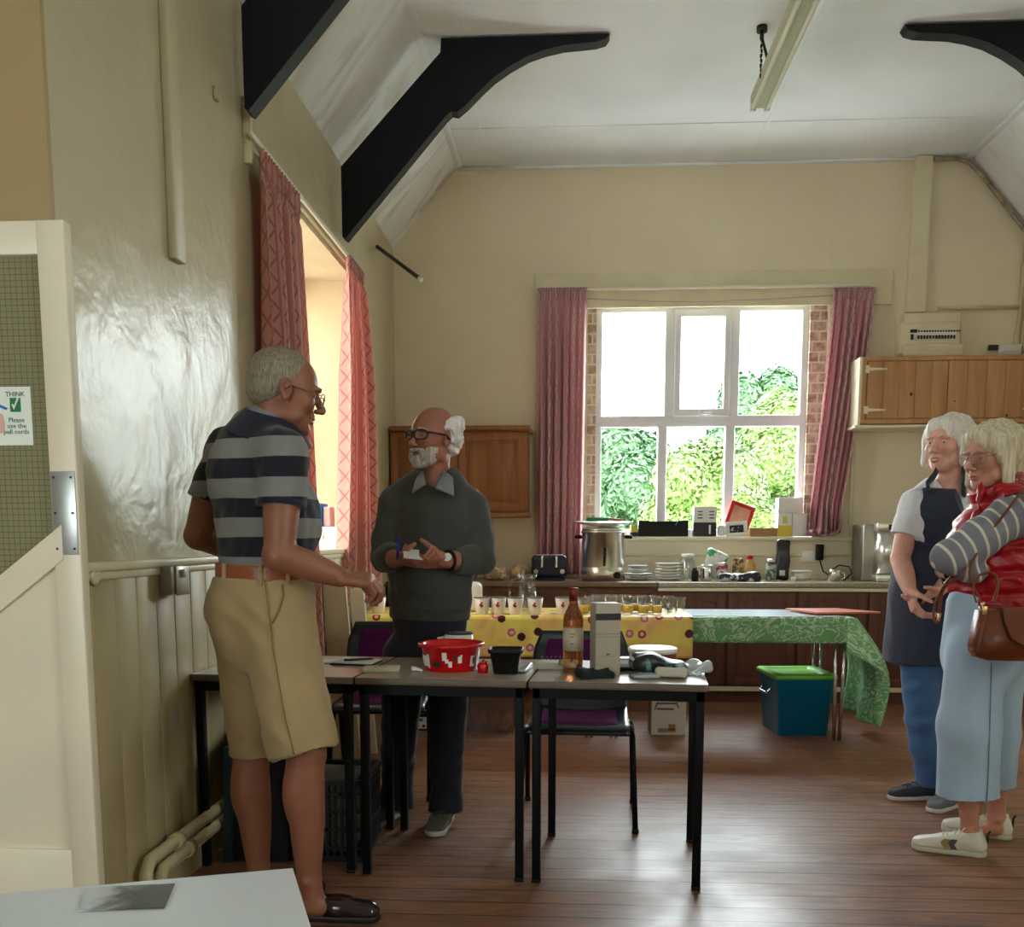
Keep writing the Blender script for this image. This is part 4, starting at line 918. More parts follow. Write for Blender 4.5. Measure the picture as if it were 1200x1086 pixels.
for i in range(8): b.cyl((hk.x, hk.y, ZC-.07-i*.026), (hk.x+.003*(-1)**i, hk.y, ZC-.09-i*.026), .008, .005, 6)
part('hook_chain', b, M('dark_chain', (.04, .035, .03), .4, .6), root, 'dark hook and dangling chain')
# ================================================================ classroom tables in front
m_tt = wood('grey_brown_laminate', srgb(150, 138, 122), srgb(170, 158, 140), (1, 6, 6), .28, 3, .02)
m_edge = M('table_edge', srgb(104, 92, 76), .5, var=(8, .1))
m_frame = M('black_steel_tube', (.005, .005, .006), .5, spec=.15)
ZT = .73; ROW = -.0835
TL = Vector((-1.385, 3.475)); ux = Vector((math.cos(ROW), math.sin(ROW))); uy = Vector((-math.sin(ROW), math.cos(ROW)))
def make_table(label):
    root = thing('classroom_table', label, 'table', (0, 0, 0), 'square classroom tables in a row', local=True); w, d = .617, .6
    b = MB(); b.bb((.0, 0, ZT-.026), (w, d, ZT-.001), .004, 1); b.bb((.002, .002, ZT-.0012), (w-.002, d-.002, ZT), 0, 0); part('tabletop', b, [m_tt, m_edge], root)
    b = MB(); i = .012; h = .03
    b.bb((i, i, ZT-.062), (w-i, i+.025, ZT-.026)); b.bb((i, d-i-.025, ZT-.062), (w-i, d-i, ZT-.026)); b.bb((i, i, ZT-.062), (i+.025, d-i, ZT-.026)); b.bb((w-i-.025, i, ZT-.062), (w-i, d-i, ZT-.026)); part('apron_frame', b, m_frame, root)
    for x in (i, w-i-h):
        for y in (i, d-i-h):
            b = MB(); b.bb((x, y, .012), (x+h, y+h, ZT-.026), .003); lg = part('leg', b, m_frame, root); b = MB(); b.bb((x-.001, y-.001, 0), (x+h+.001, y+h+.001, .014), .003); part('foot_cap', b, m_blackp, lg)
    return root
t0 = make_table('square classroom table at the left wall behind the man in shorts')
tables = [t0]
for l in ('middle classroom table holding the red tub and black container', 'right-hand classroom table holding the wine bottle and tall box'): tables.append(copy_tree(t0, label=l))
for i, t in enumerate(tables):
    p = TL+ux*(.624*i); t.location = (p.x, p.y, 0); t.rotation_euler = (0, 0, ROW)
bpy.context.view_layer.update()
def tp(px, py, z=ZT): return PZ(px, py, z)
# ---- poly chairs with purple pads
m_shell = M('dark_teal_plastic', srgb(22, 34, 40), .3, bump=(60, .05))
m_purp = M('purple_fabric', srgb(84, 22, 78), .9, bump=(220, .3, .002), spec=.2)
def make_chair(label):
    r = thing('stacking_chair', label, 'chair', (0, 0, 0), 'purple padded stacking chairs', local=True)   # faces -Y
    def shell(u, v):   # v 0 front edge of seat -> 1 top of back
        x = (u-.5)
        if v < .5:
            t = v/.5; y = -.21+.40*t; z = .435-.012*math.sin(PI*t)+.03*(2*x)**2*t; w = .44-.02*t
        else:
            t = (v-.5)/.5; a = min(1, t*2.2); y = .19+.05*math.sin(a*PI/2)+.05*t; z = .435+.36*t+.0*a; w = .42+.03*math.sin(PI*t)-.05*max(0, t-.75)*4*abs(2*x)
            y -= .05*(2*x)**2*math.sin(PI*min(1, t+.2))
            if t < .3: z += -.01
        if v < .04: z -= .03*(1-v/.04)
        return (x*w, y, z)
    b = MB(); b.grid(shell, 20, 36); o = part('shell', b, m_shell, r); md = o.modifiers.new('t', 'SOLIDIFY'); md.thickness = .012; md.offset = -1
    def pad(u, v, lo, hi, off):
        p = Vector(shell(.09+.82*u, lo+(hi-lo)*v)); e = min(u, 1-u, v, 1-v); k = min(1, e*9); off = off*math.sqrt(k)+.0015
        return (p.x, p.y-(off if lo > .5 else 0), p.z+(0 if lo > .5 else off))
    b = MB(); b.grid(lambda u, v: pad(u, v, .05, .44, .022), 22, 18); part('seat_pad', b, m_purp, r)
    b = MB(); b.grid(lambda u, v: pad(u, v, .62, .965, .018), 22, 18); part('back_pad', b, m_purp, r)
    for s in (-1, 1):
        for f in (-1, 1):
            b = MB(); b.tube([(s*.19, f*.02, .408), (s*.222, f*.055, .415), (s*.232, f*.08, .38), (s*.245, f*.235, .012)], .012, 10); lg = part('leg', b, m_frame, r); b = MB(); b.cyl((s*.245, f*.235, 0), (s*.245, f*.235, .02), .0145); part('foot_cap', b, m_blackp, lg)
    b = MB(); b.tube([(-.19, .02, .408), (.19, .02, .408)], .011, 8); b.tube([(-.19, -.02, .408), (.19, -.02, .408)], .011, 8); b.bb((-.2, -.03, .40), (.2, .03, .41)); part('under_bar', b, m_frame, r)
    return r
ch = make_chair('purple padded chair behind the right-hand table and wine bottle'); ch.location = (.045, 4.24, 0); ch.rotation_euler = (0, 0, -.04)
ch2 = copy_tree(ch, label='purple padded chair between the two men'); ch2.location = (-.9, 4.68, 0); ch2.rotation_euler = (0, 0, .03)
# ---- things on the front tables
def note(name, label, cat, px, py, w, d, h, rz, mats, z=ZT):
    c = tp(px, py, z); b = MB(); b.box((c.x, c.y, z+h/2), (w, d, h), (0, 0, rz), min(.003, h*.3)); return one(name, b, mats, label, cat)
m_paper = M('white_paper', srgb(222, 222, 216), .6, var=(12, .04))
note('paper_sheet', 'white paper edge showing beside the shorts at the left table', 'paper', 379, 776, .1, .09, .006, .2, m_paper)
c = tp(418, 777); root = thing('notebook', 'open white notebook with a dark edge in front of the purple chair', 'notebook', (c.x, c.y, ZT))
b = MB(); b.box((c.x, c.y, ZT+.003), (.17, .15, .006), (0, 0, -.12), .002); part('cover', b, m_blackp, root); b = MB(); b.box((c.x+.003, c.y, ZT+.009), (.16, .14, .007), (0, .03, -.12), .002); part('pages', b, m_paper, root)
b = MB(); b.cyl((c.x-.04, c.y-.045, ZT+.018), (c.x+.06, c.y-.02, ZT+.021), .0045, n=8); b.cyl((c.x+.06, c.y-.02, ZT+.021), (c.x+.072, c.y-.017, ZT+.0215), .004, .001, 8); one('pen', b, m_dark, 'dark pen lying on the white notebook', 'pen')
note('ticket_pad', 'cream ticket pad lying between notebook and red tub', 'pad', 447, 786, .135, .09, .016, .1, M('cream_pages', srgb(206, 196, 164), .7))
bag('crumpled_tissue', 'scrap of white paper against the red tub', 'paper', tp(489, 784, ZT+.008), (.045, .03, .016), (0, .2, .2), m_paper, 40, h=.003, amp=.004, fr=80)
# red tub
m_tub = M('red_tub_plastic', srgb(200, 8, 16), .25); c = tp(529, 784); R = .115; root = thing('party_tub', 'red round tub with white printed shapes on the middle table', 'tub', (c.x, c.y, ZT))
b = MB(); b.lathe([(R*.84, 0), (R*.86, .004), (R*.97, .085), (R*1.09, .09), (R*1.1, .1), (R*1.03, .104), (R*.95, .1), (R*.9, .09), (R*.8, .02), (.001, .018)], (c.x, c.y, ZT), 40); part('body', b, m_tub, root)
m_dec = M('white_print', srgb(235, 230, 225), .4)
def arcpatch(b, ang, z0, z1, wa, rr=lambda z: R*(.86+.11*z/.085)+.0012):
    n = 5; g = []
    for j in range(3):
        z = z0+(z1-z0)*j/2; g.append([(c.x+rr(z)*math.sin(ang-wa/2+wa*i/n), c.y-rr(z)*math.cos(ang-wa/2+wa*i/n), ZT+z) for i in range(n+1)])
    b.rings(g, cap=False, loop=False)
b = MB(); arcpatch(b, -1.05, .02, .06, .5); arcpatch(b, -1.28, .028, .05, .3); arcpatch(b, -.8, .014, .066, .12)
for a, z0, z1, w in ((-.12, .045, .075, .16), (-.04, .035, .05, .12), (.08, .02, .042, .13), (.42, .035, .06, .14), (.46, .06, .066, .08), (.95, .02, .06, .22)): arcpatch(b, a, z0, z1, w)
part('printed_shapes', b, m_dec, root, 'white and grey printed shapes')
for q_ in ((-.42, .02, .04, .3), (.25, .045, .07, .1), (1.0, .03, .055, .1)):
    b = MB(); arcpatch(b, *q_); part('dark_print', b, m_dark, root, 'dark printed shape')
b = MB(); c2 = tp(566, 788); b.lathe([(.02, 0), (.022, .03), (.016, .036), (.001, .036)], c2, 18); b.sph((c2.x+.005, c2.y, c2.z+.037), .012, 12); one('red_stopper', b, m_tub, 'small red plastic stopper beside the red tub', 'stopper')
# enamel mug behind the tub
m_en = M('cream_enamel', srgb(226, 220, 204), .25); c = tp(538, 772); root = thing('enamel_mug', 'white mug with dark rim showing above the red tub', 'mug', (c.x, c.y, ZT))
b = MB(); b.lathe([(.05, 0), (.055, .01), (.058, .105), (.054, .105), (.05, .012), (.001, .01)], (c.x, c.y, ZT), 28); part('body', b, m_en, root); b = MB(); b.lathe([(.0555, .104), (.0595, .104), (.0595, .11), (.0555, .11)], (c.x, c.y, ZT), 28); part('rim', b, m_dark, root, 'dark rim')
b = MB(); b.tube([(c.x-.056, c.y, ZT+.09), (c.x-.085, c.y, ZT+.085), (c.x-.088, c.y, ZT+.06), (c.x-.056, c.y, ZT+.035)], .006, 8); part('handle', b, m_en, root)
# black container
c = tp(593, 788); root = thing('black_pot', 'black plastic square pot on the middle table', 'container', (c.x, c.y, ZT)); b = MB()
def sq(w, d, z, r=.02):
    P = []
    for q, (sx, sy) in enumerate(((1, 1), (-1, 1), (-1, -1), (1, -1))):
        for k in range(4):
            a = q*PI/2+k*PI/6; P.append((c.x+sx*(w/2-r)+r*math.cos(a), c.y+sy*(d/2-r)+r*math.sin(a), ZT+z))
    return P
b.rings([sq(.085, .085, 0), sq(.09, .09, .004), sq(.112, .112, .075), sq(.126, .126, .077), sq(.128, .128, .09), sq(.118, .118, .092), sq(.112, .112, .088), sq(.08, .08, .01)]); part('body', b, m_blackp, root)
bag('clear_bag', 'flat clear plastic sleeve at the right end of the middle table', 'bag', tp(612, 782, ZT+.008), (.055, .2, .014), (0, 0, -.08), M('milky_sleeve', srgb(170, 170, 165), .25), 41, h=.005, amp=.005, fr=40, minz=ZT)
# spiral pad box
c = tp(655, 783); root = thing('spiral_notepad', 'spiral-bound notepad under the wine corks on the right table', 'notepad', (c.x, c.y, ZT))
b = MB(); b.box((c.x, c.y, ZT+.014), (.155, .11, .026), (0, 0, ROW), .003); part('pages', b, M('beige_pages', srgb(198, 190, 170), .7), root); b = MB(); 
for i in range(9):
    p = Vector((c.x, c.y, ZT+.026))+Vector((ux.x, ux.y, 0))*(-.07+i*.0175)+Vector((uy.x, uy.y, 0))*.05
    b.tube([p+Vector((0, .012*math.cos(a), .012*math.sin(a))) for a in [j*PI/4 for j in range(9)]], .0024, 5)
part('spiral_binding', b, m_dark, root)
for i, (px, py, r, lab) in enumerate(((662, 776, .4, 'wine cork lying left in front of the bottle'), (674, 776, 1.5, 'wine cork lying right in front of the bottle'), (668, 779, -.3, 'wine cork nearest the camera below the bottle'))):
    c = tp(px, py, ZT+.028+.012); d = Vector((math.cos(r), math.sin(r), 0))*.021; b = MB(); b.cyl(c-d, c+d, .0115, n=16); one('wine_cork', b, M('cork%d' % i, srgb(176, 138, 96), .8, var=(60, .25)), lab, 'cork', 'loose wine corks')
# bottle
c = tp(672, 772); c = Vector((PY(672, 700, 3.62).x, 3.62, ZT)); zt_ = PY(673, 689, 3.62).z-ZT; root = thing('wine_bottle', 'rose wine bottle with dark red cap and cream label', 'bottle', tuple(c))
R = .0375; hs = zt_*.62
b = MB(); b.lathe([(R*.9, 0), (R, .006), (R, hs), (R*.92, hs+.02), (.022, hs+.045), (.0155, hs+.06), (.0145, zt_-.03), (.016, zt_-.028), (.016, zt_-.002), (.001, zt_-.002)], c, 32); part('glass_body', b, M('rose_wine_glass', srgb(206, 132, 84), .06, trans=.8, ior=1.33), root)
b = MB(); b.lathe([(.0165, hs+.07), (.017, zt_), (.015, zt_+.002), (.001, zt_+.002)], c, 24); part('foil_cap', b, M('dark_red_foil', srgb(120, 22, 18), .35), root)
b = MB(); b.lathe([(R+.0006, hs*.42), (R+.0006, hs*.86)], c, 32); lb = part('paper_label', b, M('cream_wine_label', srgb(196, 184, 164), .6), root)
b = MB()
for z, w in ((.74, .5), (.68, .3), (.55, .35)): 
    n = 8; g = [[(c.x+(R+.001)*math.sin(-w/2+w*i/n-.1), c.y-(R+.001)*math.cos(-w/2+w*i/n-.1), c.z+hs*z+dz) for i in range(n+1)] for dz in (0, .0035)]; b.rings(g, cap=False, loop=False)
part('label_print', b, M('label_ink', srgb(120, 108, 96), .6), lb)
# tall gift box
c = Vector((PY(709, 700, 3.56).x+.002, 3.56, ZT)); hb = PY(709, 707, 3.52).z-ZT; root = thing('gift_box', 'tall beige bottle gift box with a black band near its top', 'box', tuple(c)); rz = Euler((0, 0, .22)).to_matrix().to_4x4()
m_gb = M('beige_card', srgb(176, 166, 146), .5); b = MB(); b.box((0, 0, hb/2), (.092, .085, hb), bev=.002); b.xf(Matrix.Translation(c) @ rz); part('carton', b, m_gb, root)
b = MB(); b.box((0, -.0428, hb-.048), (.093, .001, .024)); b.xf(Matrix.Translation(c) @ rz); part('black_band', b, m_dark, root, 'black printed band'); b = MB(); b.box((0, -.0428, hb*.58), (.092, .001, .0015)); b.box((0, -.0428, hb*.54), (.092, .001, .001)); b.box((0, -.043, hb*.3), (.012, .001, .006)); b.box((0, -.043, hb*.27), (.05, .001, .0012)); b.xf(Matrix.Translation(c) @ rz); part('printed_lines', b, M('box_ink', srgb(96, 86, 70), .5), root)
tb = textmb('RESERVE', .013, .0006); tb.xf(Matrix.Translation(c) @ rz @ Matrix.Translation((0, -.0436, hb-.048)) @ Euler((PI/2, 0, 0)).to_matrix().to_4x4()); tb.bm.free()
# dark cloth bag, glasses case, foil packets, clear bag
bag('dark_cloth', 'dark green-black felt pouch hanging over the table edge', 'pouch', tp(697, 789, ZT+.013), (.125, .11, .03), (.15, .0, .25), M('dark_green_felt', srgb(16, 30, 30), .9, bump=(200, .4)), 50, h=.004, amp=.009, fr=60, minz=ZT)
c = tp(732, 784, ZT); root = thing('blister_pack', 'clear plastic packaging with a black insert on the right table', 'packaging', (c.x, c.y, ZT)); b = MB(); b.box((c.x, c.y, ZT+.024), (.1, .09, .045), (0, 0, .2), .012); part('clear_shell', b, M('cloudy_clear', srgb(215, 220, 222), .12, trans=.35), root); b = MB(); b.box((c.x, c.y-.01, ZT+.008), (.11, .11, .012), (0, 0, .2), .004); part('insert', b, m_blackp, root)
bag('striped_bag', 'black, teal and silver striped folded bag on the right table', 'bag', tp(770, 779, ZT+.034), (.2, .10, .055), (0, .12, -.1), twotone('striped_bag_print', (.015, .02, .02), srgb(40, 96, 90), 11, .52, srgb(200, 205, 205)), 51, h=.004, amp=.015, fr=48, minz=ZT)
bag('cloth_roll', 'rolled cream cloth at the front right of the right table', 'cloth', tp(787, 788, ZT+.02), (.11, .055, .036), (0, 0, -.15), M('cream_cloth', srgb(196, 190, 172), .8), 52, h=.0035, amp=.007, fr=70)
bag('plastic_bag', 'crumpled clear plastic bag at the right corner of the table', 'bag', tp(814, 783, ZT+.018), (.1, .12, .035), (0, -.35, .3), M('shiny_clear_film', srgb(215, 222, 226), .12, trans=.4), 53, h=.004, amp=.014, fr=60, minz=ZT)
bag('plastic_bag', 'small flat clear bag in front of the striped bag', 'bag', tp(757, 792, ZT+.008), (.1, .05, .014), (0, 0, .1), bpy.data.materials['shiny_clear_film'], 54, h=.004, amp=.004, fr=50, minz=ZT)
# ================================================================ long refreshment tables
YT = 5.9; ZR = .748
m_yc = bpy.data.materials.new('yellow_floral_oilcloth'); m_yc.use_nodes = True; t = NT(m_yc); uv = t.co('UV')
base = t.ramp(t.noise(t.mp(uv, (1, 1, 1)), 7, 4, .7), [(.38, srgb(250, 234, 120)), (.55, srgb(250, 214, 112)), (.7, srgb(240, 190, 128))])
v = t.add('ShaderNodeTexVoronoi', voronoi_dimensions='2D'); v.inputs['Scale'].default_value = 10; v.inputs['Randomness'].default_value = .75; t.link(uv, v.inputs['Vector'])
hs = t.xyz(v.outputs['Color']); dist = v.outputs['Distance']
wv = t.noise(uv, 60, 2); dd = t.m('ADD', dist, t.m('MULTIPLY', wv, .1))
big = t.m('LESS_THAN', dd, .30); cen = t.m('LESS_THAN', dd, .17)
colr = t.mix(t.m('GREATER_THAN', hs[0], .36), srgb(70, 18, 30), t.mix(t.m('GREATER_THAN', hs[0], .66), srgb(176, 40, 48), srgb(214, 110, 140)))
flower = t.mix(t.m('MULTIPLY', cen, t.m('GREATER_THAN', hs[0], .36)), colr, srgb(240, 200, 170))
show = t.m('MULTIPLY', big, t.m('GREATER_THAN', hs[1], .25)); t.base(t.mix(show, base, flower)); t.b.inputs['Roughness'].default_value = .35
m_gc = bpy.data.materials.new('green_damask_cloth'); m_gc.use_nodes = True; t = NT(m_gc); uv = t.co('UV')
n = t.noise(uv, 7, 1, 2.6); s1 = t.m('SINE', t.m('MULTIPLY', n, 34)); t.base(t.ramp(s1, [(.35, srgb(120, 186, 120)), (.6, srgb(206, 232, 192))])); t.b.inputs['Roughness'].default_value = .55
tr_ = t.add('ShaderNodeBsdfTranslucent'); tr_.inputs[0].default_value = (*srgb(150, 205, 130), 1); mx = t.add('ShaderNodeMixShader'); mx.inputs[0].default_value = .18; o_ = t.n['Material Output']; t.link(t.b.outputs[0], mx.inputs[1]); t.link(tr_.outputs[0], mx.inputs[2]); t.link(mx.outputs[0], o_.inputs[0])
X1 = PY(1003, 722, YT).x; XM = PY(812, 722, YT).x; X0 = PY(415, 716, YT).x; XS = .2
def long_table(x0, x1, label):
    root = thing('folding_table', label, 'table', ((x0+x1)/2, YT+.33, 0), 'long tables under the cloths'); b = MB(); b.bb((x0+.01, YT+.012, ZR-.03), (x1-.01, YT+.65, ZR-.004), .004); part('tabletop', b, m_tt, root)
    for x in (x0+.07, x1-.07):
        for y in (YT+.05, YT+.6):
            b = MB(); 
            for k in (-1, 1): b.tube([(x+k*.03, y, ZR-.03), (x+k*.016, y, 0)], .011, 8)
            part('leg', b, m_chrome, root)
long_table(XS+.005, X1, 'long table under the green cloth'); long_table(X0, XS-.005, 'long table under the yellow flowered cloth')
def cloth(name, label, cat, x0, x1, drop, mat, zt, seed, eo=0):
    root = thing(name, label, cat, ((x0+x1)/2, YT+.3, zt)); dpt = .66
    def fn(u, v):
        L = drop+dpt+.12; s = v*L; x = x0+(x1-x0)*u; w = .006*math.sin(x*13+seed)+.004*math.sin(x*31)
        if s < drop: k = 1-s/drop; return (x, YT-.004-.004-w*k*.5-.006*k-eo, zt-drop+s)
        s -= drop
        if s < dpt: return (x, YT-.004+s, zt+.0005*math.sin(x*20+s*30))
        return (x, YT-.004+dpt+.004, zt-(s-dpt))
    b = MB(); b.grid(fn, 90, 60, uvs=((x1-x0), drop+dpt+.12)); o = part('cloth', b, mat, root); md = o.modifiers.new('t', 'SOLIDIFY'); md.thickness = .0015; md.offset = 1
    return root
zY = PY(600, 770, YT).z; zG = PY(900, 753, YT).z
cloth('tablecloth', 'yellow flowered oilcloth under the cups and juice glasses', 'tablecloth', X0, XM, ZR-zY, m_yc, ZR+.005, 1, .014)
root = cloth('tablecloth', 'green swirl-patterned cloth hanging long at the right end', 'tablecloth', XM-.03, X1, ZR-zG, m_gc, ZR, 2)
def endc(u, v):
    # u: along depth from the front edge back, v: down
    z = ZR-v*(ZR-.09); fl = math.sin(min(1, v*1.5)*PI/2)
    out = .17*fl-.05*max(0, v-.35)+.035*math.sin(u*9+1)*v
    y = YT-.005+u*.66-.10*math.sin(PI*min(1, v))*(1-u)*1.2
    return (X1+out+.005, y, z)
b = MB(); b.grid(endc, 40, 50, uvs=(.7, .65)); o = part('hanging_end', b, m_gc, root); md = o.modifiers.new('t', 'SOLIDIFY'); md.thickness = .0015
def fold(u, v):
    a = Vector((X1-.05*(1-u)*1, YT-.014, ZR-v*.2)); q = Vector(endc(0, v*.5)); k = u**1.1
    p = a.lerp(q, k); p.y -= .035*math.sin(PI*u)*v; return p
b = MB(); b.grid(fold, 16, 24, uvs=(.2, .3)); o = part('corner_fold', b, m_gc, root); md = o.modifiers.new('t', 'SOLIDIFY'); md.thickness = .0015
b = MB(); b.grid(lambda u, v: (X1-.01-.07*u-.025*v-.02*math.sin(v*6), YT-.03+.12*u, .16+v*(ZR-.3)), 10, 14, uvs=(.1, .6))
b.bm.free()
b = MB(); b.bb((XM-.02, YT+.05, ZR+.0035), (X1-.06, YT+.6, ZR+.0055)); one('table_runner', b, M('pale_blue_plastic', srgb(206, 226, 236), .2), 'pale shiny plastic sheet over the green cloth', 'table cover')
b = MB(); 
for i, (u, w) in enumerate(((.30, .1), (.38, .07), (.47, .12), (.56, .1), (.65, .05), (.71, .09), (.8, .13), (.9, .08))):
    x = XM+(X1-XM)*u; b.bb((x, YT+.004, ZR+.0025), (x+w*.5, YT+.03, ZR+.006))
one('patterned_trim', b, M('trim_print', srgb(160, 96, 92), .6), 'broken red and white trim along the front edge of the green cloth', 'trim')
# foil tray board
p0 = PZ(916, 712, ZR+.02); b = MB(); b.prism([(p0.x, YT+.45), (p0.x+.33, YT+.5), (p0.x+.52, YT+.2), (p0.x+.12, YT+.12)], 'z', ZR+.014, ZR+.024); o = one('placemat', b, M('red_orange_card', srgb(214, 120, 96), .4, var=(5, .15)), 'orange-red patterned tray on the right end of the green cloth', 'tray')
# ---- cups with red print
m_cup = M('cream_cup', srgb(238, 228, 206), .3)
def cup(px, lab, Y=YT+.12, grp='printed white cups on the yellow cloth', r=.05, h=.103, src=[None]):
    if src[0] is None:
        root = thing('printed_cup', lab, 'cup', (0, 0, 0), grp, local=True); b = MB(); b.lathe([(.036, 0), (.038, .004), (r, h), (r-.003, h), (.035, .006), (.001, .006)], (0, 0, 0), 24); part('body', b, m_cup, root)
        b = MB(); b.lathe([(r-.002, h-.003), (r+.002, h-.003), (r+.002, h+.002), (r-.002, h+.002)], (0, 0, 0), 24); part('rim', b, M('grey_rim', srgb(90, 90, 96), .3), root, 'dark grey rim')
        b = MB(); rr = lambda z: .038+(r-.038)*z/h+.0008
        for a, z, w, dz in ((-.1, .05, .35, .014), (.02, .064, .22, .012), (.1, .046, .25, .012), (-.05, .04, .12, .01)):
            g = [[(rr(z+q)*math.sin(a-w/2+w*i/4), -rr(z+q)*math.cos(a-w/2+w*i/4), z+q) for i in range(5)] for q in (0, dz)]; b.rings(g, cap=False, loop=False)
        part('red_motif', b, m_redp, root, 'small red printed motif'); src[0] = root; o = root
    else: o = copy_tree(src[0], label=lab)
    o.location = (PY(px, 700, Y).x, Y, ZR+.0065); return o
for px, lab, Y in ((565, 'printed white cup at the left end, next to the sweater man', YT+.1), (584, 'second printed cup from the sweater man', YT+.11), (604, 'third printed cup, just left below the glass jug', YT+.09), (627, 'printed cup in front of the glass jug', YT+.1), (660, 'printed cup partly behind the wine bottle, filled with sugar cubes', YT+.12)): cup(px, lab, Y)
cup(443, 'printed white cup between the two men', YT+.14)
# glass jug
c = Vector((PY(618, 690, YT+.3).x, YT+.3, ZR+.0065)); root = thing('glass_jug', 'clear glass water jug standing behind the printed cups', 'jug', tuple(c)); m_gl = glassmat('table_glass', (.98, .99, .99), .92, .04)
b = MB(); b.lathe([(.06, 0), (.064, .006), (.062, .16), (.052, .2), (.062, .235), (.06, .235), (.05, .2), (.059, .158), (.06, .012), (.001, .01)], c, 28); part('body', b, m_gl, root)
b = MB(); b.tube([(c.x-.058, c.y, c.z+.21), (c.x-.1, c.y, c.z+.2), (c.x-.115, c.y, c.z+.14), (c.x-.108, c.y, c.z+.08)], .008, 8); part('handle', b, m_gl, root)
b = MB(); b.lathe([(.0585, .013), (.0575, .13), (.001, .13)], c, 24); part('water', b, glassmat('water', (.86, .9, .92), .85, .1), root)
bag('mug_tower', 'pale ceramic jug partly hidden by the man in the grey sweater', 'jug', (PY(556, 700, YT+.3).x, YT+.3, ZR+.10), (.1, .1, .19), None, m_ceramic, 60, amp=.0)
# juice glasses
src = None; N = 0
m_juice = M('orange_juice', (1.0, .60, .04), .25, emit=None)
rows = [(700, 6.02), (716, 6.02), (736, 6.02), (754, 6.02), (770, 6.02), (692, 6.16), (708, 6.16), (726, 6.16), (744, 6.16), (760, 6.16), (778, 6.14), (788, 6.02), (797, 6.13), (684, 6.02), (700, 6.32), (716, 6.32), (733, 6.32), (750, 6.32), (768, 6.3), (784, 6.28)]
for i, (px, Y) in enumerate(rows):
    full = i not in (10, 11, 12, 17, 18, 19)
    if i == 0:
        src = thing('juice_glass', 'glass of orange juice on the yellow cloth', 'glass', (0, 0, 0), 'small glasses of orange juice', local=True); b = MB(); b.lathe([(.028, 0), (.031, .004), (.039, .104), (.037, .104), (.029, .01), (.001, .008)], (0, 0, 0), 18); part('tumbler', b, m_gl, src)
        b = MB(); b.lathe([(.0285, .011), (.0325, .056), (.001, .056)], (0, 0, 0), 16); part('juice', b, m_juice, src); o = src
    elif full: o = copy_tree(src)
    elif N == 0:
        N = 1; emp = thing('empty_glass', 'empty clear glass at the right end of the juice glasses', 'glass', (0, 0, 0), 'empty glasses beside the juice', local=True); b = MB(); b.lathe([(.028, 0), (.03, .004), (.037, .1), (.035, .1), (.028, .01), (.001, .008)], (0, 0, 0), 18); part('tumbler', b, m_gl, emp); o = emp
    else: o = copy_tree(emp)
    o.location = (PY(px, 700, Y).x, Y, ZR+.0065)
# red tub with white lid at the back of the right table
c = PZ(766, 778, ZT); c.y = 3.86; c.x = PY(766, 700, 3.86).x; R = .098; root = thing('round_tub', 'round red tub with white lid at the back of the right-hand table', 'tub', tuple(c))
b = MB(); b.lathe([(R*.88, 0), (R*.96, .05), (R*.9, .05), (R*.84, .006), (.001, .006)], c, 36); part('body', b, M('dull_red_plastic', srgb(140, 40, 34), .35), root)
b = MB(); b.lathe([(R*.97, .046), (R*1.0, .062), (R*.95, .066), (R*.6, .06), (.001, .06)], c, 36); part('lid', b, m_whitep, root, 'white lid')
# ---- under the long tables
c = PZ(941, 862, 0); f0 = PZ(912, 862, 0); f1 = PZ(970, 862, 0); bl = PZ(889, 847, 0)
m_bb = M('blue_box_plastic', srgb(14, 136, 186), .32); m_lid = M('lime_green_lid', srgb(130, 214, 60), .35)
w = (f1-f0).length; ang = math.atan2(f1.y-f0.y, f1.x-f0.x)+.02; bd = .37; hh = .345
root = thing('storage_box', 'blue plastic storage box with a lime green lid under the green cloth', 'storage box', (f0.x, f0.y, 0))
# plan shape follows the floor corners: side edge runs back from the front left corner
R2 = Matrix.Translation((f0.x, f0.y, 0)) @ Euler((0, 0, ang)).to_matrix().to_4x4()
def rr_(x0, x1, y0, y1, z, r=.02):
    P = []
    for q, (cx_, cy_) in enumerate(((x1-r, y1-r), (x0+r, y1-r), (x0+r, y0+r), (x1-r, y0+r))):
        for k in range(5): a = q*PI/2+k*PI/8; P.append(Vector((cx_+r*math.cos(a), cy_+r*math.sin(a), z)))
    return P
b = MB(); e = .025; b.rings([rr_(0, w, 0, bd, 0), rr_(-e, w+e, -e, bd+e, hh), rr_(-e-.008, w+e+.008, -e-.008, bd+e+.008, hh+.002), rr_(-e-.008, w+e+.008, -e-.008, bd+e+.008, hh+.02)]); b.xf(R2); part('body', b, m_bb, root)
b = MB(); b.rings([rr_(-e-.016, w+e+.016, -e-.016, bd+e+.016, hh+.012), rr_(-e-.018, w+e+.018, -e-.018, bd+e+.018, hh+.032), rr_(-e-.008, w+e+.008, -e-.008, bd+e+.008, hh+.04), rr_(.012, w-.012, .012, bd-.012, hh+.038), rr_(.02, w-.02, .02, bd-.02, hh+.028)]); b.xf(R2); part('lid', b, m_lid, root, 'lime green lid')
b = MB(); b.tube([(-e-.006, .08, hh-.06), (-e-.03, .09, hh-.09), (-e-.03, .24, hh-.09), (-e-.006, .25, hh-.06)], .006, 8); b.xf(R2); part('wire_handle', b, m_chrome, root)
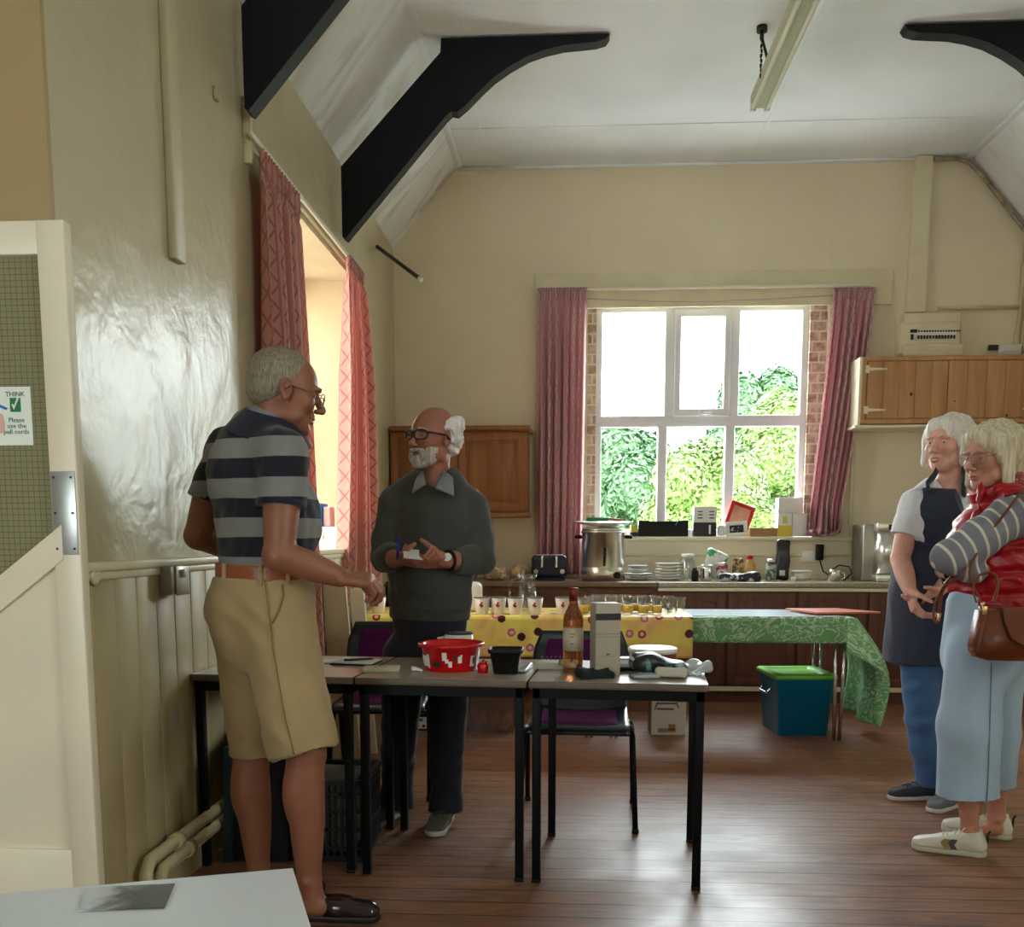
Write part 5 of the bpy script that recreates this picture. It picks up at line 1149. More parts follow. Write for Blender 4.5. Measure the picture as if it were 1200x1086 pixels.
# cardboard box with machine drawing
c0, c1 = PZ(763, 861, 0), PZ(803, 861, 0); b = MB(); hb = .3; b.bb((c0.x, c0.y, 0), (c1.x, c0.y+.2, hb), .003, 0)
root = thing('carton', 'white printed cardboard box on the floor behind the right table leg', 'box', ((c0.x+c1.x)/2, c0.y+.1, 0)); part('carton_body', b, [m_cardw], root)
b = MB(); y = c0.y-.001; X = c0.x; q = (c1.x-c0.x)
b.box((X+q*.45, y, .2), (q*.6, .002, .012)); b.box((X+q*.4, y, .165), (q*.5, .002, .012)); b.box((X+q*.13, y, .185), (.008, .002, .05), (0, .3, 0)); b.box((X+q*.75, y, .19), (.008, .002, .04), (0, -.4, 0)); b.box((X+q*.85, y, .235), (q*.2, .002, .05), mi=1); b.box((X+q*.87, y-.001, .215), (q*.16, .002, .02), mi=2); b.box((X+q*.45, y, .03), (q*.5, .002, .025), mi=3); b.box((X+q*.6, y, .05), (q*.2, .002, .04), mi=3)
part('printed_drawing', b, [M('grey_ink', srgb(110, 108, 104), .6), m_dark, m_yel, m_card], root)
b = MB(); b.bb((c0.x-.004, c0.y, 0), (c0.x-.0005, c0.y+.2, hb)); part('side_face', b, m_card, root, 'brown cardboard side')
# clear crate with white cups
c0, c1 = PZ(549, 858, 0), PZ(602, 858, 0); m_pk = glassmat('pinkish_clear_plastic', srgb(206, 176, 170), .62, .2)
root = thing('clear_crate', 'cloudy plastic crate of white cups on the floor behind the middle table', 'crate', ((c0.x+c1.x)/2, c0.y+.12, 0)); b = MB(); q = .004
b.bb((c0.x, c0.y, 0), (c1.x, c0.y+q, .3)); b.bb((c0.x, c0.y+.25, 0), (c1.x, c0.y+.254, .3)); b.bb((c0.x, c0.y, 0), (c0.x+q, c0.y+.25, .3)); b.bb((c1.x-q, c0.y, 0), (c1.x, c0.y+.25, .3)); b.bb((c0.x, c0.y, 0), (c1.x, c0.y+.25, q)); part('walls', b, m_pk, root)
b = MB(); b.bb((c0.x-.01, c0.y-.01, .3), (c1.x+.01, c0.y+.26, .315), .004); part('lid', b, m_cardw, root)
for i in range(6):
    b = MB(); x = c0.x+.05+.042*i; z = .01+.035*(i % 2); b.lathe([(.02, 0), (.03, .06), (.001, .06)], (x, c0.y+.06+.03*(i % 3), z), 14, rot=(.0, .4*(-1)**i, 0)); one('foam_cup', b, m_whitep, 'white cup inside the cloudy crate', 'cup', 'white cups in the crate')
# small device boxes
c0 = PZ(493, 856, 0); b = MB(); b.bb((c0.x-.045, c0.y, 0), (c0.x+.045, c0.y+.15, .12), .004); root = thing('small_carton', 'small black carton with a white label under the yellow table', 'box', (c0.x, c0.y, 0)); part('carton_body', b, m_blackp, root)
b = MB(); b.box((c0.x, c0.y-.001, .05), (.075, .002, .075), mi=0); b.cyl((c0.x+.02, c0.y-.003, .03), (c0.x+.02, c0.y-.001, .03), .01, mi=1); b.box((c0.x-.005, c0.y-.0025, .07), (.04, .001, .02), mi=2); part('front_label', b, [m_cardw, m_dark, bpy.data.materials['grey_ink']], root)
bag('lilac_cloth', 'lilac cloth on the small black carton', 'cloth', (c0.x, c0.y+.07, .145), (.09, .12, .045), (0, .1, 0), M('lilac', srgb(190, 130, 200), .8), 61, amp=.004)
# ================================================================ left side: window nook things
c = Vector((PY(390, 640, 6.1).x, 6.1, WZ0+.026)); x0 = PY(366, 640, 6.05).x; z1 = PY(385, 617, 6.05).z
b = MB(); 
root = thing('mini_cabinet', 'white mini cabinet with dark glass side on the left window sill', 'cabinet', (x0+.1, 6.2, WZ0+.026)); b.bb((x0, 6.02, WZ0+.026), (XL-.02, 6.4, z1), .008); part('housing', b, m_upvc, root)
b = MB(); b.bb((XL-.022, 6.06, WZ0+.06), (XL-.012, 6.38, z1-.03)); part('glass_panel', b, M('smoked_glass', (.02, .02, .02), .08), root, 'dark smoked glass side'); b = MB(); b.cyl((x0+.06, 6.02, z1-.06), (x0+.06, 6.0, z1-.06), .018); part('knob', b, m_whitep, root)
xa = PY(364, 600, 6.15).x; xb = PY(380, 600, 6.15).x; z2 = PY(380, 590, 6.15).z
root = thing('blue_carton', 'bright blue carton with white writing on the white mini cabinet', 'box', ((xa+xb)/2, 6.15, z1)); b = MB(); b.bb((xa-.02, 6.08, z1+.001), (xb, 6.25, z2), .002); part('carton_body', b, m_blue, root)
b = MB(); 
for i in range(3): b.bb((xa+.01, 6.077, z1+.03+i*.032), (xb-.01-.01*i, 6.081, z1+.04+i*.032))
part('white_writing', b, m_whitep, root)
b = MB(); b.bb((xb+.004, 6.1, z1+.001), (xb+.05, 6.22, z2-.02), .008); one('pink_packet', b, M('pale_pink_paper', srgb(226, 190, 184), .6), 'pale pink packet right behind the blue carton', 'packet')
# cream boards leaning near the window
m_bd = M('cream_board', srgb(206, 190, 150), .5, var=(2, .05)); m_bw = M('brown_board_edge', srgb(96, 72, 48), .6)
q0 = PY(378, 682, 5.3); q1 = PY(404, 682, 5.3); q2 = PY(434, 690, 5.42)
root = thing('leaning_board', 'cream board with brown edge standing against the wall by the window', 'board', (q0.x, 5.3, 0))
b = MB(); b.prism([(q0.x+.03, .0), (q1.x+.07, .0), (q1.x, q0.z), (q0.x, q0.z)], 'y', 5.3, 5.33, mi=0); part('panel', b, m_bd, root); b = MB(); b.prism([(q0.x-.02, .0), (q0.x+.03, .0), (q0.x, q0.z), (q0.x-.06, q0.z-.02)], 'y', 5.29, 5.335); part('edge_strip', b, m_bw, root, 'brown wooden edge')
b = MB(); b.prism([(q1.x+.05, .0), (q2.x+.02, .0), (q2.x-.04, q2.z), (q1.x-.0, q2.z)], 'y', 5.42, 5.45); one('leaning_board', b, M('pale_board', srgb(222, 210, 180), .5), 'paler board standing behind the cream one between the two men', 'board')
# ================================================================ dado things on the left wall
c = PX(202, 680, XL+.03); c1 = PX(186, 675, XL+.02)
root = thing('light_switch', 'metal-clad socket with white rocker switch on the cream panelling', 'socket', (XL, c.y, c.z-.05)); b = MB(); b.bb((XL+.017, c1.y+.005, c.z-.045), (XL+.06, c.y+.06, c.z+.05), .004); part('back_box', b, M('grey_steel_box', srgb(150, 146, 130), .4, .4), root)
b = MB(); b.bb((XL+.06, c.y-.05, c.z-.05), (XL+.066, c.y+.062, c.z+.05), .003); fp = part('face_plate', b, M('brushed_plate', srgb(186, 184, 172), .35, .5), root); b = MB(); b.bb((XL+.066, c.y-.01, c.z+.01), (XL+.078, c.y+.012, c.z+.04), .003); part('rocker', b, m_whitep, fp)
b = MB(); 
for k in range(2):
    z = PX(212, 978, XL+.05).z-.06*k; y0 = PX(163+16*k, 1000, XL+.05).y+.02
    b.tube([(XL+.06, y0, z-.35), (XL+.06, y0, z-.03), (XL+.06, y0+.03, z), (XL+.06, 6.3, z)], .022, 12)
    b.cyl((XL+.06, y0, z-.1), (XL+.06, y0, z-.06), .028, n=14); b.cyl((XL+.06, y0+.22, z), (XL+.06, y0+.27, z), .028, n=14)
one('heating_pipes', b, m_pipe, 'pair of cream heating pipes with elbows low on the left wall', 'pipe')
b = MB(); c = PX(109, 674, XL+.02); b.lathe([(.026, 0), (.03, .008), (.02, .014), (.012, .012), (.001, .012)], c, 20, rot=(0, PI/2, 0)); one('coat_peg', b, m_trimc, 'round cream knob on the panelling beside the open door', 'knob')
# folded dark things under the left table
m_teal = M('dark_teal_edge', srgb(14, 42, 44), .5)
root = thing('folded_crate', 'tall black folded crate with teal edge leaning under the left table', 'crate', (-1.2, 3.85, 0))
lo = PZ(232, 1012, 0); b = MB(); b.prism([(3.55, .0), (3.60, .43), (3.66, .45), (4.02, .52), (4.06, .50), (4.03, .0)], 'x', -1.30, -1.06, mi=0); part('shell', b, m_blackp, root)
b = MB(); b.prism([(3.53, .0), (3.58, .435), (3.60, .435), (3.55, .0)], 'x', -1.305, -1.275); part('teal_edge', b, m_teal, root, 'teal edge'); b = MB(); b.tube([(-1.05, 3.62, .42), (-1.05, 4.0, .485)], .008, 6); b.tube([(-1.05, 3.62, .37), (-1.05, 4.0, .43)], .006, 6); part('ribs', b, m_blackp, root)
# ventilated black crate
x0, x1 = -1.05, -.77; y0, y1 = 3.56, 3.90; hz = .32
root = thing('vented_crate', 'black ventilated plastic crate of papers under the tables', 'crate', ((x0+x1)/2, (y0+y1)/2, 0)); b = MB()
def grille(p, q, axis):
    n = 11; 
    for z in (.0, .05, .12, .19, .26, hz-.025): 
        hgt = .025 if z in (.0, hz-.025) else .012
        if axis == 'x': b.bb((x0, p, z), (x1, q, z+hgt))
        else: b.bb((p, y0, z), (q, y1, z+hgt))
    for i in range(n):
        if axis == 'x': u = x0+(x1-x0-.012)*i/(n-1); b.bb((u, p, 0), (u+.012, q, hz))
        else: u = y0+(y1-y0-.012)*i/(n-1); b.bb((p, u, 0), (q, u+.012, hz))
grille(y0, y0+.008, 'x'); grille(y1-.008, y1, 'x'); grille(x0, x0+.008, 'y'); grille(x1-.008, x1, 'y'); b.bb((x0, y0, 0), (x1, y1, .006)); b.bb((x0-.01, y0-.01, hz-.02), (x1+.01, y0, hz)); b.bb((x1, y0-.01, hz-.02), (x1+.01, y1, hz)); part('grille_walls', b, m_blackp, root)
b = MB(); b.box(((x0+x1)/2-.02, (y0+y1)/2, .17), (.22, .28, .27), (0, .03, 0)); one('paper_stack', b, M('greyish_papers', srgb(96, 92, 80), .8), 'stack of grey papers inside the black vented crate', 'papers')
# ================================================================ open door at the left
YD = 2.4; d0 = PY(115, 1030, YD).x; dw_ = .78; root = struct('door_1', (lambda b: (b.bb((d0-.07, YD, .01), (d0, YD+.04, 1.985), .004), b.bb((d0-dw_, YD, .01), (d0-dw_+.105, YD+.04, 1.985), .004), b.bb((d0-dw_+.1, YD+.0005, 1.905), (d0-.066, YD+.0395, 1.9845), .003), b.bb((d0-dw_+.1, YD+.0005, .01), (d0-.066, YD+.0395, .42), .003), b)[-1])(MB()), m_white)
zA, zB = PY(68, 615, YD).z, PY(0, 672, YD).z; xA_, xB_ = PY(68, 615, YD).x, PY(0, 672, YD).x; sl = (zA-zB)/(xA_-xB_)
xl = d0-dw_+.1; zl = zA+sl*(xl-xA_); 
b = MB(); b.prism([(xA_+.01, zA+.0), (xl, zl), (xl, zl-.085), (xA_+.01, zA-.085)], 'y', YD-.004, YD+.042); struct('diagonal_rail', b, m_white, root)
b = MB(); b.prism([(xA_+.01, zA-.08), (xl, zl-.08), (xl, .41), (xA_+.01, .41)], 'y', YD+.012, YD+.03); struct('lower_panel', b, m_white, root)
m_wg = bpy.data.materials.new('wired_glass'); m_wg.use_nodes = True; t = NT(m_wg); x, y, z = t.xyz(t.co()); g = 1/.0145
lx_ = t.m('LESS_THAN', t.m('ABSOLUTE', t.m('SUBTRACT', t.m('FRACT', t.m('MULTIPLY', x, g)), .5)), .07); lz_ = t.m('LESS_THAN', t.m('ABSOLUTE', t.m('SUBTRACT', t.m('FRACT', t.m('MULTIPLY', z, g)), .5)), .07)
t.base(t.mix(t.m('MAXIMUM', lx_, lz_), srgb(158, 154, 116), srgb(124, 122, 92))); t.b.inputs['Roughness'].default_value = .2; t.b.inputs['Transmission Weight'].default_value = .25; t.bump(t.noise(t.co(), 60, 3), .15, .003)
b = MB(); b.prism([(xA_+.005, zA), (xA_+.005, 1.91), (xl, 1.91), (xl, zl)], 'y', YD+.016, YD+.024); struct('wired_glass_pane', b, m_wg, root)
b = MB(); a = PY(66, 552, YD-.003); c = PY(97, 650, YD-.003); b.bb((d0-.066, YD-.003, c.z), (d0-.004, YD, a.z), .001, 0)
for z in (c.z+.015, (a.z+c.z)/2, a.z-.015):
    for x in (d0-.057, d0-.013): b.cyl((x, YD-.006, z), (x, YD-.002, z), .003, n=8, mi=1)
struct('push_plate', b, [M('dull_aluminium', srgb(176, 180, 178), .35, .7), m_dark], root)
# sign
sx0, sz0 = PY(36, 521, YD).x, PY(36, 521, YD).z; sz1 = PY(32, 452, YD).z; sw = .145; sc = sx0-sw/2
root = thing('door_sign', 'white paper sign with a green tick taped to the wired glass', 'sign', (sc, YD+.012, sz0)); b = MB(); b.bb((sx0-sw, YD+.012, sz0), (sx0, YD+.0145, sz1)); part('paper', b, M('sign_paper', srgb(236, 240, 228), .4), root)
def sign_text(s, size, x, z, mat, nm='lettering'):
    tb = textmb(s, size, .0008); tb.xf(Matrix.Translation((x, YD+.0112, z)) @ Euler((PI/2, 0, 0)).to_matrix().to_4x4()); part(nm, tb, mat, root)
gx = PY(15, 470, YD).x; hS = sz1-sz0; m_gt = M('dark_green_print', srgb(40, 96, 70), .5)
sign_text('THINK', .0165, gx, sz1-hS*.13, m_gt); sign_text('Please', .0165, gx, sz1-hS*.57, m_gt); sign_text('use the', .0165, gx, sz1-hS*.67, m_gt); sign_text('pull cords', .0165, gx-.002, sz1-hS*.77, m_gt)
b = MB(); b.bb((gx-.014, YD+.0105, sz1-hS*.43), (gx+.013, YD+.0118, sz1-hS*.19), mi=0); zt_ = sz1-hS*.31; b.prism([(gx-.009, zt_), (gx-.004, zt_-.012), (gx+.010, zt_+.016), (gx+.006, zt_+.018), (gx-.003, zt_-.002), (gx-.006, zt_+.003)], 'y', YD+.009, YD+.0105, mi=1); part('tick_symbol', b, [M('sign_green', srgb(20, 120, 60), .5), m_whitep], root, 'white tick on a green square')
b = MB(); b.prism([(gx-.055, zt_+.0), (gx-.025, zt_-.012), (gx-.02, zt_-.008), (gx-.05, zt_+.006)], 'y', YD+.009, YD+.0115, mi=0); b.prism([(gx-.06, zt_-.012), (gx-.035, zt_-.022), (gx-.03, zt_-.05), (gx-.033, zt_-.066), (gx-.06, zt_-.075)], 'y', YD+.010, YD+.0115, mi=1); part('hand_picture', b, [m_blue, M('skin_print', srgb(226, 180, 160), .6)], root, 'printed hand and cord')
# ================================================================ white table in the foreground
A_ = PZ(343, 1017, .75); Bd = (PZ(0, 1047, .75)-A_).normalized(); Cd = (PZ(380, 1087, .75)-A_).normalized(); Cd = (Cd-Bd*Cd.dot(Bd)*.6).normalized()
root = thing('white_table', 'white table top at the bottom left corner nearest the camera', 'table', (A_.x, A_.y, 0)); L1, L2 = 1.1, .62
P4 = [A_, A_+Bd*L1, A_+Bd*L1+Cd*L2, A_+Cd*L2]
b = MB(); b.prism([(p.x, p.y) for p in P4], 'z', .725, .75); part('tabletop', b, M('white_laminate', srgb(216, 220, 222), .3), root)
for k, p in enumerate(P4):
    q = p+((sum(P4, Vector())/4)-p).normalized()*.06; b = MB(); b.cyl((q.x, q.y, 0), (q.x, q.y, .726), .016); part('leg', b, M('grey_leg', srgb(120, 122, 126), .4) if k == 0 else bpy.data.materials['grey_leg'], root)
c = [PZ(x, y, .751) for x, y in ((99, 1041), (205, 1036), (193, 1064), (92, 1068))]
m_ph = bpy.data.materials.new('monochrome_photo'); m_ph.use_nodes = True; t = NT(m_ph); n = t.noise(t.co(), 22, 4, .6); x, y, z = t.xyz(t.co()); g = t.m('ADD', t.m('MULTIPLY', x, -9), t.m('MULTIPLY', n, 1.1)); t.base(t.ramp(g, [(.35, srgb(70, 74, 70)), (.6, srgb(110, 112, 108)), (.85, srgb(190, 194, 196))])); t.b.inputs['Roughness'].default_value = .15
b = MB(); b.rings([[tuple(p) for p in c], [(p.x, p.y, .7525) for p in c]], smooth=False); one('photo_card', b, m_ph, 'glossy monochrome photo card lying on the white table', 'photo')
# ================================================================ people
def skinmat(name, c, red=.12):
    m = bpy.data.materials.new(name); m.use_nodes = True; t = NT(m); n = t.noise(t.co(), 22, 4, .3)
    t.base(t.ramp(n, [(.3, tuple(x*.86 for x in c)), (.7, (min(1, c[0]*1.08), c[1]*1.0, c[2]*.98))])); t.b.inputs['Roughness'].default_value = .48
    t.b.inputs['Subsurface Weight'].default_value = .08; t.b.inputs['Subsurface Radius'].default_value = (.02, .008, .004); t.b.inputs['Subsurface Scale'].default_value = .5
    t.bump(t.noise(t.co(), 260, 2), .08, .002); return m
def hairmat(name, c1, c2, sc=(90, 90, 9)):
    m = bpy.data.materials.new(name); m.use_nodes = True; t = NT(m); n = t.noise(t.mp(t.co(), sc), 1, 4, .5)
    t.base(t.ramp(n, [(.35, c1), (.65, c2)])); t.b.inputs['Roughness'].default_value = .55; t.bump(n, .5, .006); return m
def clothmat(name, c, rough=.85, weave=260, var=.06):
    m = bpy.data.materials.new(name); m.use_nodes = True; t = NT(m); co = t.co(); n = t.noise(co, 7, 4)
    t.base(t.ramp(n, [(.3, tuple(x*(1-var) for x in c)), (.7, tuple(x*(1+var) for x in c))])); t.b.inputs['Roughness'].default_value = rough; t.b.inputs['Sheen Weight'].default_value = .15
    t.bump(t.noise(co, weave, 2), .15, .002); return m
V = Vector
def spl(P, n=6):
    P = [V(p) for p in P]; out = []
    for i in range(len(P)-1):
        a, b_, c, d = P[max(i-1, 0)], P[i], P[i+1], P[min(i+2, len(P)-1)]
        for j in range(n):
            t = j/n; out.append(.5*((2*b_)+(c-a)*t+(2*a-5*b_+4*c-d)*t*t+(3*b_-a-3*c+d)*t**3))
    return out+[P[-1]]
class Frame:
    """local frame on an SDF: x right, y forward, z up"""
    def __init__(s, sdf, C, fwd, up=(0, 0, 1), sc=1.):
        s.S = sdf; s.C = V(C); s.f = V(fwd).normalized(); u = V(up); s.r = s.f.cross(u).normalized(); s.u = s.r.cross(s.f).normalized(); s.sc = sc
        s.R = Matrix((s.r, s.f, s.u)).transposed()
    def w(s, p): return s.C+s.R @ (V(p)*s.sc)
    def ell(s, c, r, rot=None, k=None, op='u'):
        R = s.R @ Euler(rot).to_matrix() if rot else s.R
        r = (r, r, r) if isinstance(r, (int, float)) else r
        s.S.ell(s.w(c), [x*s.sc for x in r], R, k, op); return s
    def cone(s, a, b, ra, rb=None, k=None, op='u', n=None, sq=1.):
        s.S.cone(s.w(a), s.w(b), ra*s.sc, (ra if rb is None else rb)*s.sc, k, s.R @ V(n) if n else None, sq, 0, op); return s
    def plane(s, p, n, k=0): s.S.plane(s.w(p), s.R @ V(n), k); return s
def head(F_, fem=0, smile=0, jaw=1., nose=1.):
    e = F_.ell; c = F_.cone
    e((0, -.014, .036), (.074, .094, .082), k=.02); e((0, .03, .01), (.066, .06, .075), k=.03); e((0, .036, -.045), (.056*jaw, .05, .062), k=.03)
    e((0, .05, -.088), (.040*jaw, .036, .028), k=.025); e((0, .078, -.101), (.019, .013, .014), k=.015)
    for s in (-1, 1):
        e((s*.040, .064, -.024), (.022, .02, .022), k=.02); e((s*.030, .088, .02), (.022, .009, .007), (0, s*.12, -s*.3), k=.01)
        e((s*.052, .02, -.07), (.016, .035, .022), k=.02)
        e((s*.032, .098, .002), (.017, .014, .012), k=.012, op='s')
        e((s*.031, .0775, .001), (.0145, .0125, .0125), k=.004)
        e((s*.031, .0915, -.0005), (.0125, .0065, .0042), k=.002, op='s')
        e((s*.0775, -.004, -.004), (.009, .019, .031), (.2, 0, s*-.35), k=.008); e((s*.084, -.0, .0), (.007, .011, .018), (.2, 0, s*-.35), k=.004, op='s'); e((s*.077, .002, -.03), (.007, .01, .01), k=.006)
    c((0, .089, .010), (0, .1125*nose+(1-nose)*.09, -.030), .0075, .0115, k=.01); e((0, .1135, -.033), (.0105, .0095, .0085), k=.008)
    for s in (-1, 1): e((s*.0115, .103, -.037), (.0075, .010, .0065), k=.006); e((s*.006, .106, -.0435), (.0035, .005, .003), k=.002, op='s')
    e((0, .088, -.055), (.022, .010, .010), k=.01); e((0, .0915, -.0625), (.023, .0085, .0048), k=.005); e((0, .0895, -.0725), (.020, .0085, .006), k=.005)
    if smile: e((0, .098, -.067), (.022, .012, .0045), k=.003, op='s')
    else: e((0, .101, -.067), (.023, .010, .0013), k=.002, op='s')
    for s in (-1, 1): e((s*.027, .086, -.058-.004*smile), (.003, .008, .014), (0, s*.5, 0), k=.006, op='s')
def eyes(root, F_, iris):
    for s in (-1, 1):
        b = MB(); p = F_.w((s*.031, .0765, .0)); b.sph(p, .0122*F_.sc, 16, mi=0); q = F_.w((s*.031, .0868, .0)); b.sph(q, .0042*F_.sc, 10, mi=1)
        part('eye', b, [M_eyew, iris], root)
M_eyew = M('eye_white', srgb(225, 218, 208), .2); M_iris = M('iris_dark', (.03, .025, .02), .1); M_iris2 = M('iris_blue', (.05, .09, .13), .1)
def brows(root, F_, mat, lip=None, smile=0, r=.0032):
    for s in (-1, 1):
        b = MB(); b.tube([F_.w((s*x, y, z)) for x, y, z in ((.014, .1005, .0195), (.026, .0985, .0245), (.038, .0905, .0245), (.047, .081, .019))], [r*.7*F_.sc, r*F_.sc, r*.9*F_.sc, r*.4*F_.sc], 7); part('eyebrow', b, mat, root)
    if lip:
        c = .006*smile; b = MB(); b.tube([F_.w((x, y, z)) for x, y, z in ((-.022, .0885, -.0655+c), (-.011, .0985, -.0625), (0, .1005, -.0635), (.011, .0985, -.0625), (.022, .0885, -.0655+c))], [.001, .0032, .0035, .0032, .001], 7)
        b.tube([F_.w((x, y, z)) for x, y, z in ((-.022, .0885, -.0665+c), (-.011, .0965, -.0725-.004*smile), (0, .099, -.0745-.005*smile), (.011, .0965, -.0725-.004*smile), (.022, .0885, -.0665+c))], [.001, .0034, .0042, .0034, .001], 7); part('lips', b, lip, root)
        if smile: b = MB(); b.sph(F_.w((0, .091, -.0675)), (.016, .0065, .0045), 14, rot=F_.R.to_euler()); part('teeth', b, bpy.data.materials['teeth'], root)
M('teeth', srgb(236, 230, 216), .3)
def glasses(root, F_, mat, w=.027, h=.019, rim=.0018, drop=0, lens=True, tilt=0, out=.106):
    b = MB(); n = 20
    def sq(a, q): return math.copysign(abs(q)**.7, q)
    g0 = 0
    gl = None
    rims = []
    for s in (-1, 1):
        pts = [F_.w((s*.033+w*sq(0, math.cos(2*PI*i/n)), out-.018*abs((s*.033+w*math.cos(2*PI*i/n))/.06)**2, .0+drop+h*sq(0, math.sin(2*PI*i/n)))) for i in range(n)]
        b.tube(pts, rim, 6, closed=True); rims.append(pts)
    b.tube([F_.w((-.008, out, .004+drop)), F_.w((0, out+.003, .007+drop)), F_.w((.008, out, .004+drop))], rim, 6)
    for s in (-1, 1): b.tube([F_.w((s*.060, out-.018, .008+drop)), F_.w((s*.074, .08, .008+drop)), F_.w((s*.080, .01, .006)), F_.w((s*.082, -.012, -.012))], rim*1.1, 6)
    g = part('glasses', b, mat, root)
    if lens:
        b = MB()
        for pts in rims: b.bm.faces.new([b.bm.verts.new(p) for p in pts])
        part('lens', b, bpy.data.materials['lens_glass'], g)
glassmat('lens_glass', (.96, .96, .97), .9, .03)
def hand(S, W, d, n, t, curl=(.5, .5, .5, .5), thumb=(.5, .4), sc=1., spread=.06, k=.006, held=None):
    """W wrist, d finger direction, n palm normal (palm faces n), t side the thumb is on (unit)"""
    W = V(W); d = V(d).normalized(); n = V(n); n = (n-d*n.dot(d)).normalized(); t = V(t); t = (t-d*t.dot(d)-n*t.dot(n)).normalized()
    pal = W+d*.048*sc
    R = Matrix((t, d, n)).transposed()
    S.box(pal, (.074*sc, .098*sc, .030*sc), R, rad=.014*sc, k=.012)
    S.ell(W+d*.035*sc+t*.026*sc+n*.012*sc, (.018*sc, .032*sc, .016*sc), R, k=.012)
    L = [(.043, .026, .021), (.047, .030, .022), (.043, .028, .021), (.034, .021, .018)]; tips = []
    for i in range(4):
        off = (.028-.0187*i); base = W+d*(.090-.006*(i == 3)-.003*(i == 0))*sc+t*off*sc; a = 0; p = base-d*.02*sc; q = base
        S.cone(p, q, .0105*sc, .0100*sc, k=k)
        dd = (d+t*spread*(1.5-i)*.7).normalized(); p = q
        for j, l in enumerate(L[i]):
            a += curl[i]*(1.0, 1.25, .8)[j]
            v = dd*math.cos(a)+n*math.sin(a); q = p+v*l*sc; r0 = (.0098, .0088, .0080)[j]*(1 if i < 3 else .88)*sc; r1 = (.0088, .0080, .0068)[j]*(1 if i < 3 else .88)*sc
            S.cone(p, q, r0, r1, k=.003); p = q
        tips.append(p)
    p = W+d*.022*sc+t*.030*sc+n*.006*sc; v = (t*.75+d*.75+n*thumb[0]*.6).normalized()
    q = p+v*.042*sc; S.cone(p, q, .014*sc, .0112*sc, k=.008); v2 = (v+n*thumb[1]*.8-t*thumb[1]*.5+d*.2).normalized(); r = q+v2*.031*sc; S.cone(q, r, .0108*sc, .0098*sc, k=.003)
    v3 = (v2-t*thumb[1]*.3).normalized(); e = r+v3*.025*sc; S.cone(r, e, .0098*sc, .0078*sc, k=.003); return tips, e
def limb(S, a, m, b, ra, rm, rb, k=.02, bulge=.006, bulge2=.008, off=0, cut=0):
    S.cone(a, m, ra+off, rm+off, k, bulge=bulge); S.cone(m, b, rm+off, rb+off, k=.015, bulge=bulge2, cut=cut)
def shoe(name, root, heel, toe, w, h, mu, ms, mats_extra=None, ankle=None, sole=.022, op=0, lab=None, lace=None, open_=.5):
    """heel, toe: floor points"""
    heel = V(heel); toe = V(toe); heel.z = toe.z = 0; L = (toe-heel).length; f = (toe-heel).normalized()
    S = SDF(.02); Fr = Frame(S, heel, f)
    Fr.cone((0, .032, sole+.022), (0, L*.55, sole+.018), .030, .036, n=(0, 0, 1), sq=1); Fr.cone((0, L*.5, sole+.016), (0, L-.042, sole+.006), w*1.0, w*.92, n=(0, 0, 1), sq=.86); Fr.cone((0, .07, h*.6), (0, L*.6, sole+.02), .030, .030, k=.02)
    Fr.cone((0, .04, sole+.02), (0, .055, h), .034, .036, k=.02); Fr.ell((0, .07, h*.62), (.032, .055, .03), k=.02)
    Fr.plane((0, 0, sole), (0, 0, -1))
    Fr.cone((0, .055, h-.005), (0, .05, h+.05), .029, .04, k=.006, op='s'); Fr.plane((0, .05, h-.004), (0, .25 if not op else -.1, 1), .004)
    if op: Fr.ell((0, .075, h+.006), (.028, .045, .03), k=.008, op='s')
    up = sdfobj('shoe', S, mu, root, .0035, label=lab)
    S = SDF(.015); Fr = Frame(S, heel, f); Fr.cone((0, .034, .012), (0, L*.5, .012), .036, w*.86, n=(0, 0, 1), sq=1, k=.02); Fr.cone((0, L*.5, .012), (0, L-.044, .012), w*.86, w*1.0, k=.02)
    Fr.plane((0, 0, sole), (0, 0, 1), .004); Fr.plane((0, 0, .001), (0, 0, -1), .003); sdfobj('sole', S, ms, up, .004)
    if lace:
        b = MB()
        for i in range(4):
            y = .095+.022*i; z = h*.6+.034-(y-.07)*.24; q = -1 if i % 2 else 1
            b.tube([Fr.w((-.024, y, z-.006)), Fr.w((0, y+.006*q, z+.004)), Fr.w((.024, y+.004, z-.006))], .0028, 6)
        b.tube([Fr.w((0, .09, h)), Fr.w((.02, .085, h+.008)), Fr.w((.034, .10, h-.01)), Fr.w((.012, .095, h-.002))], .0024, 6); b.tube([Fr.w((0, .09, h)), Fr.w((-.02, .08, h+.008)), Fr.w((-.032, .10, h-.012))], .0024, 6)
        part('lace', b, lace, up)
    return up, Fr
def shaded(p, lo, hi): return np.clip((p-lo)/(hi-lo), 0, 1)
m_leather = M('tan_leather', srgb(150, 84, 44), .38, bump=(60, .1)); m_gold = M('brass', (.7, .55, .3), .3, 1)
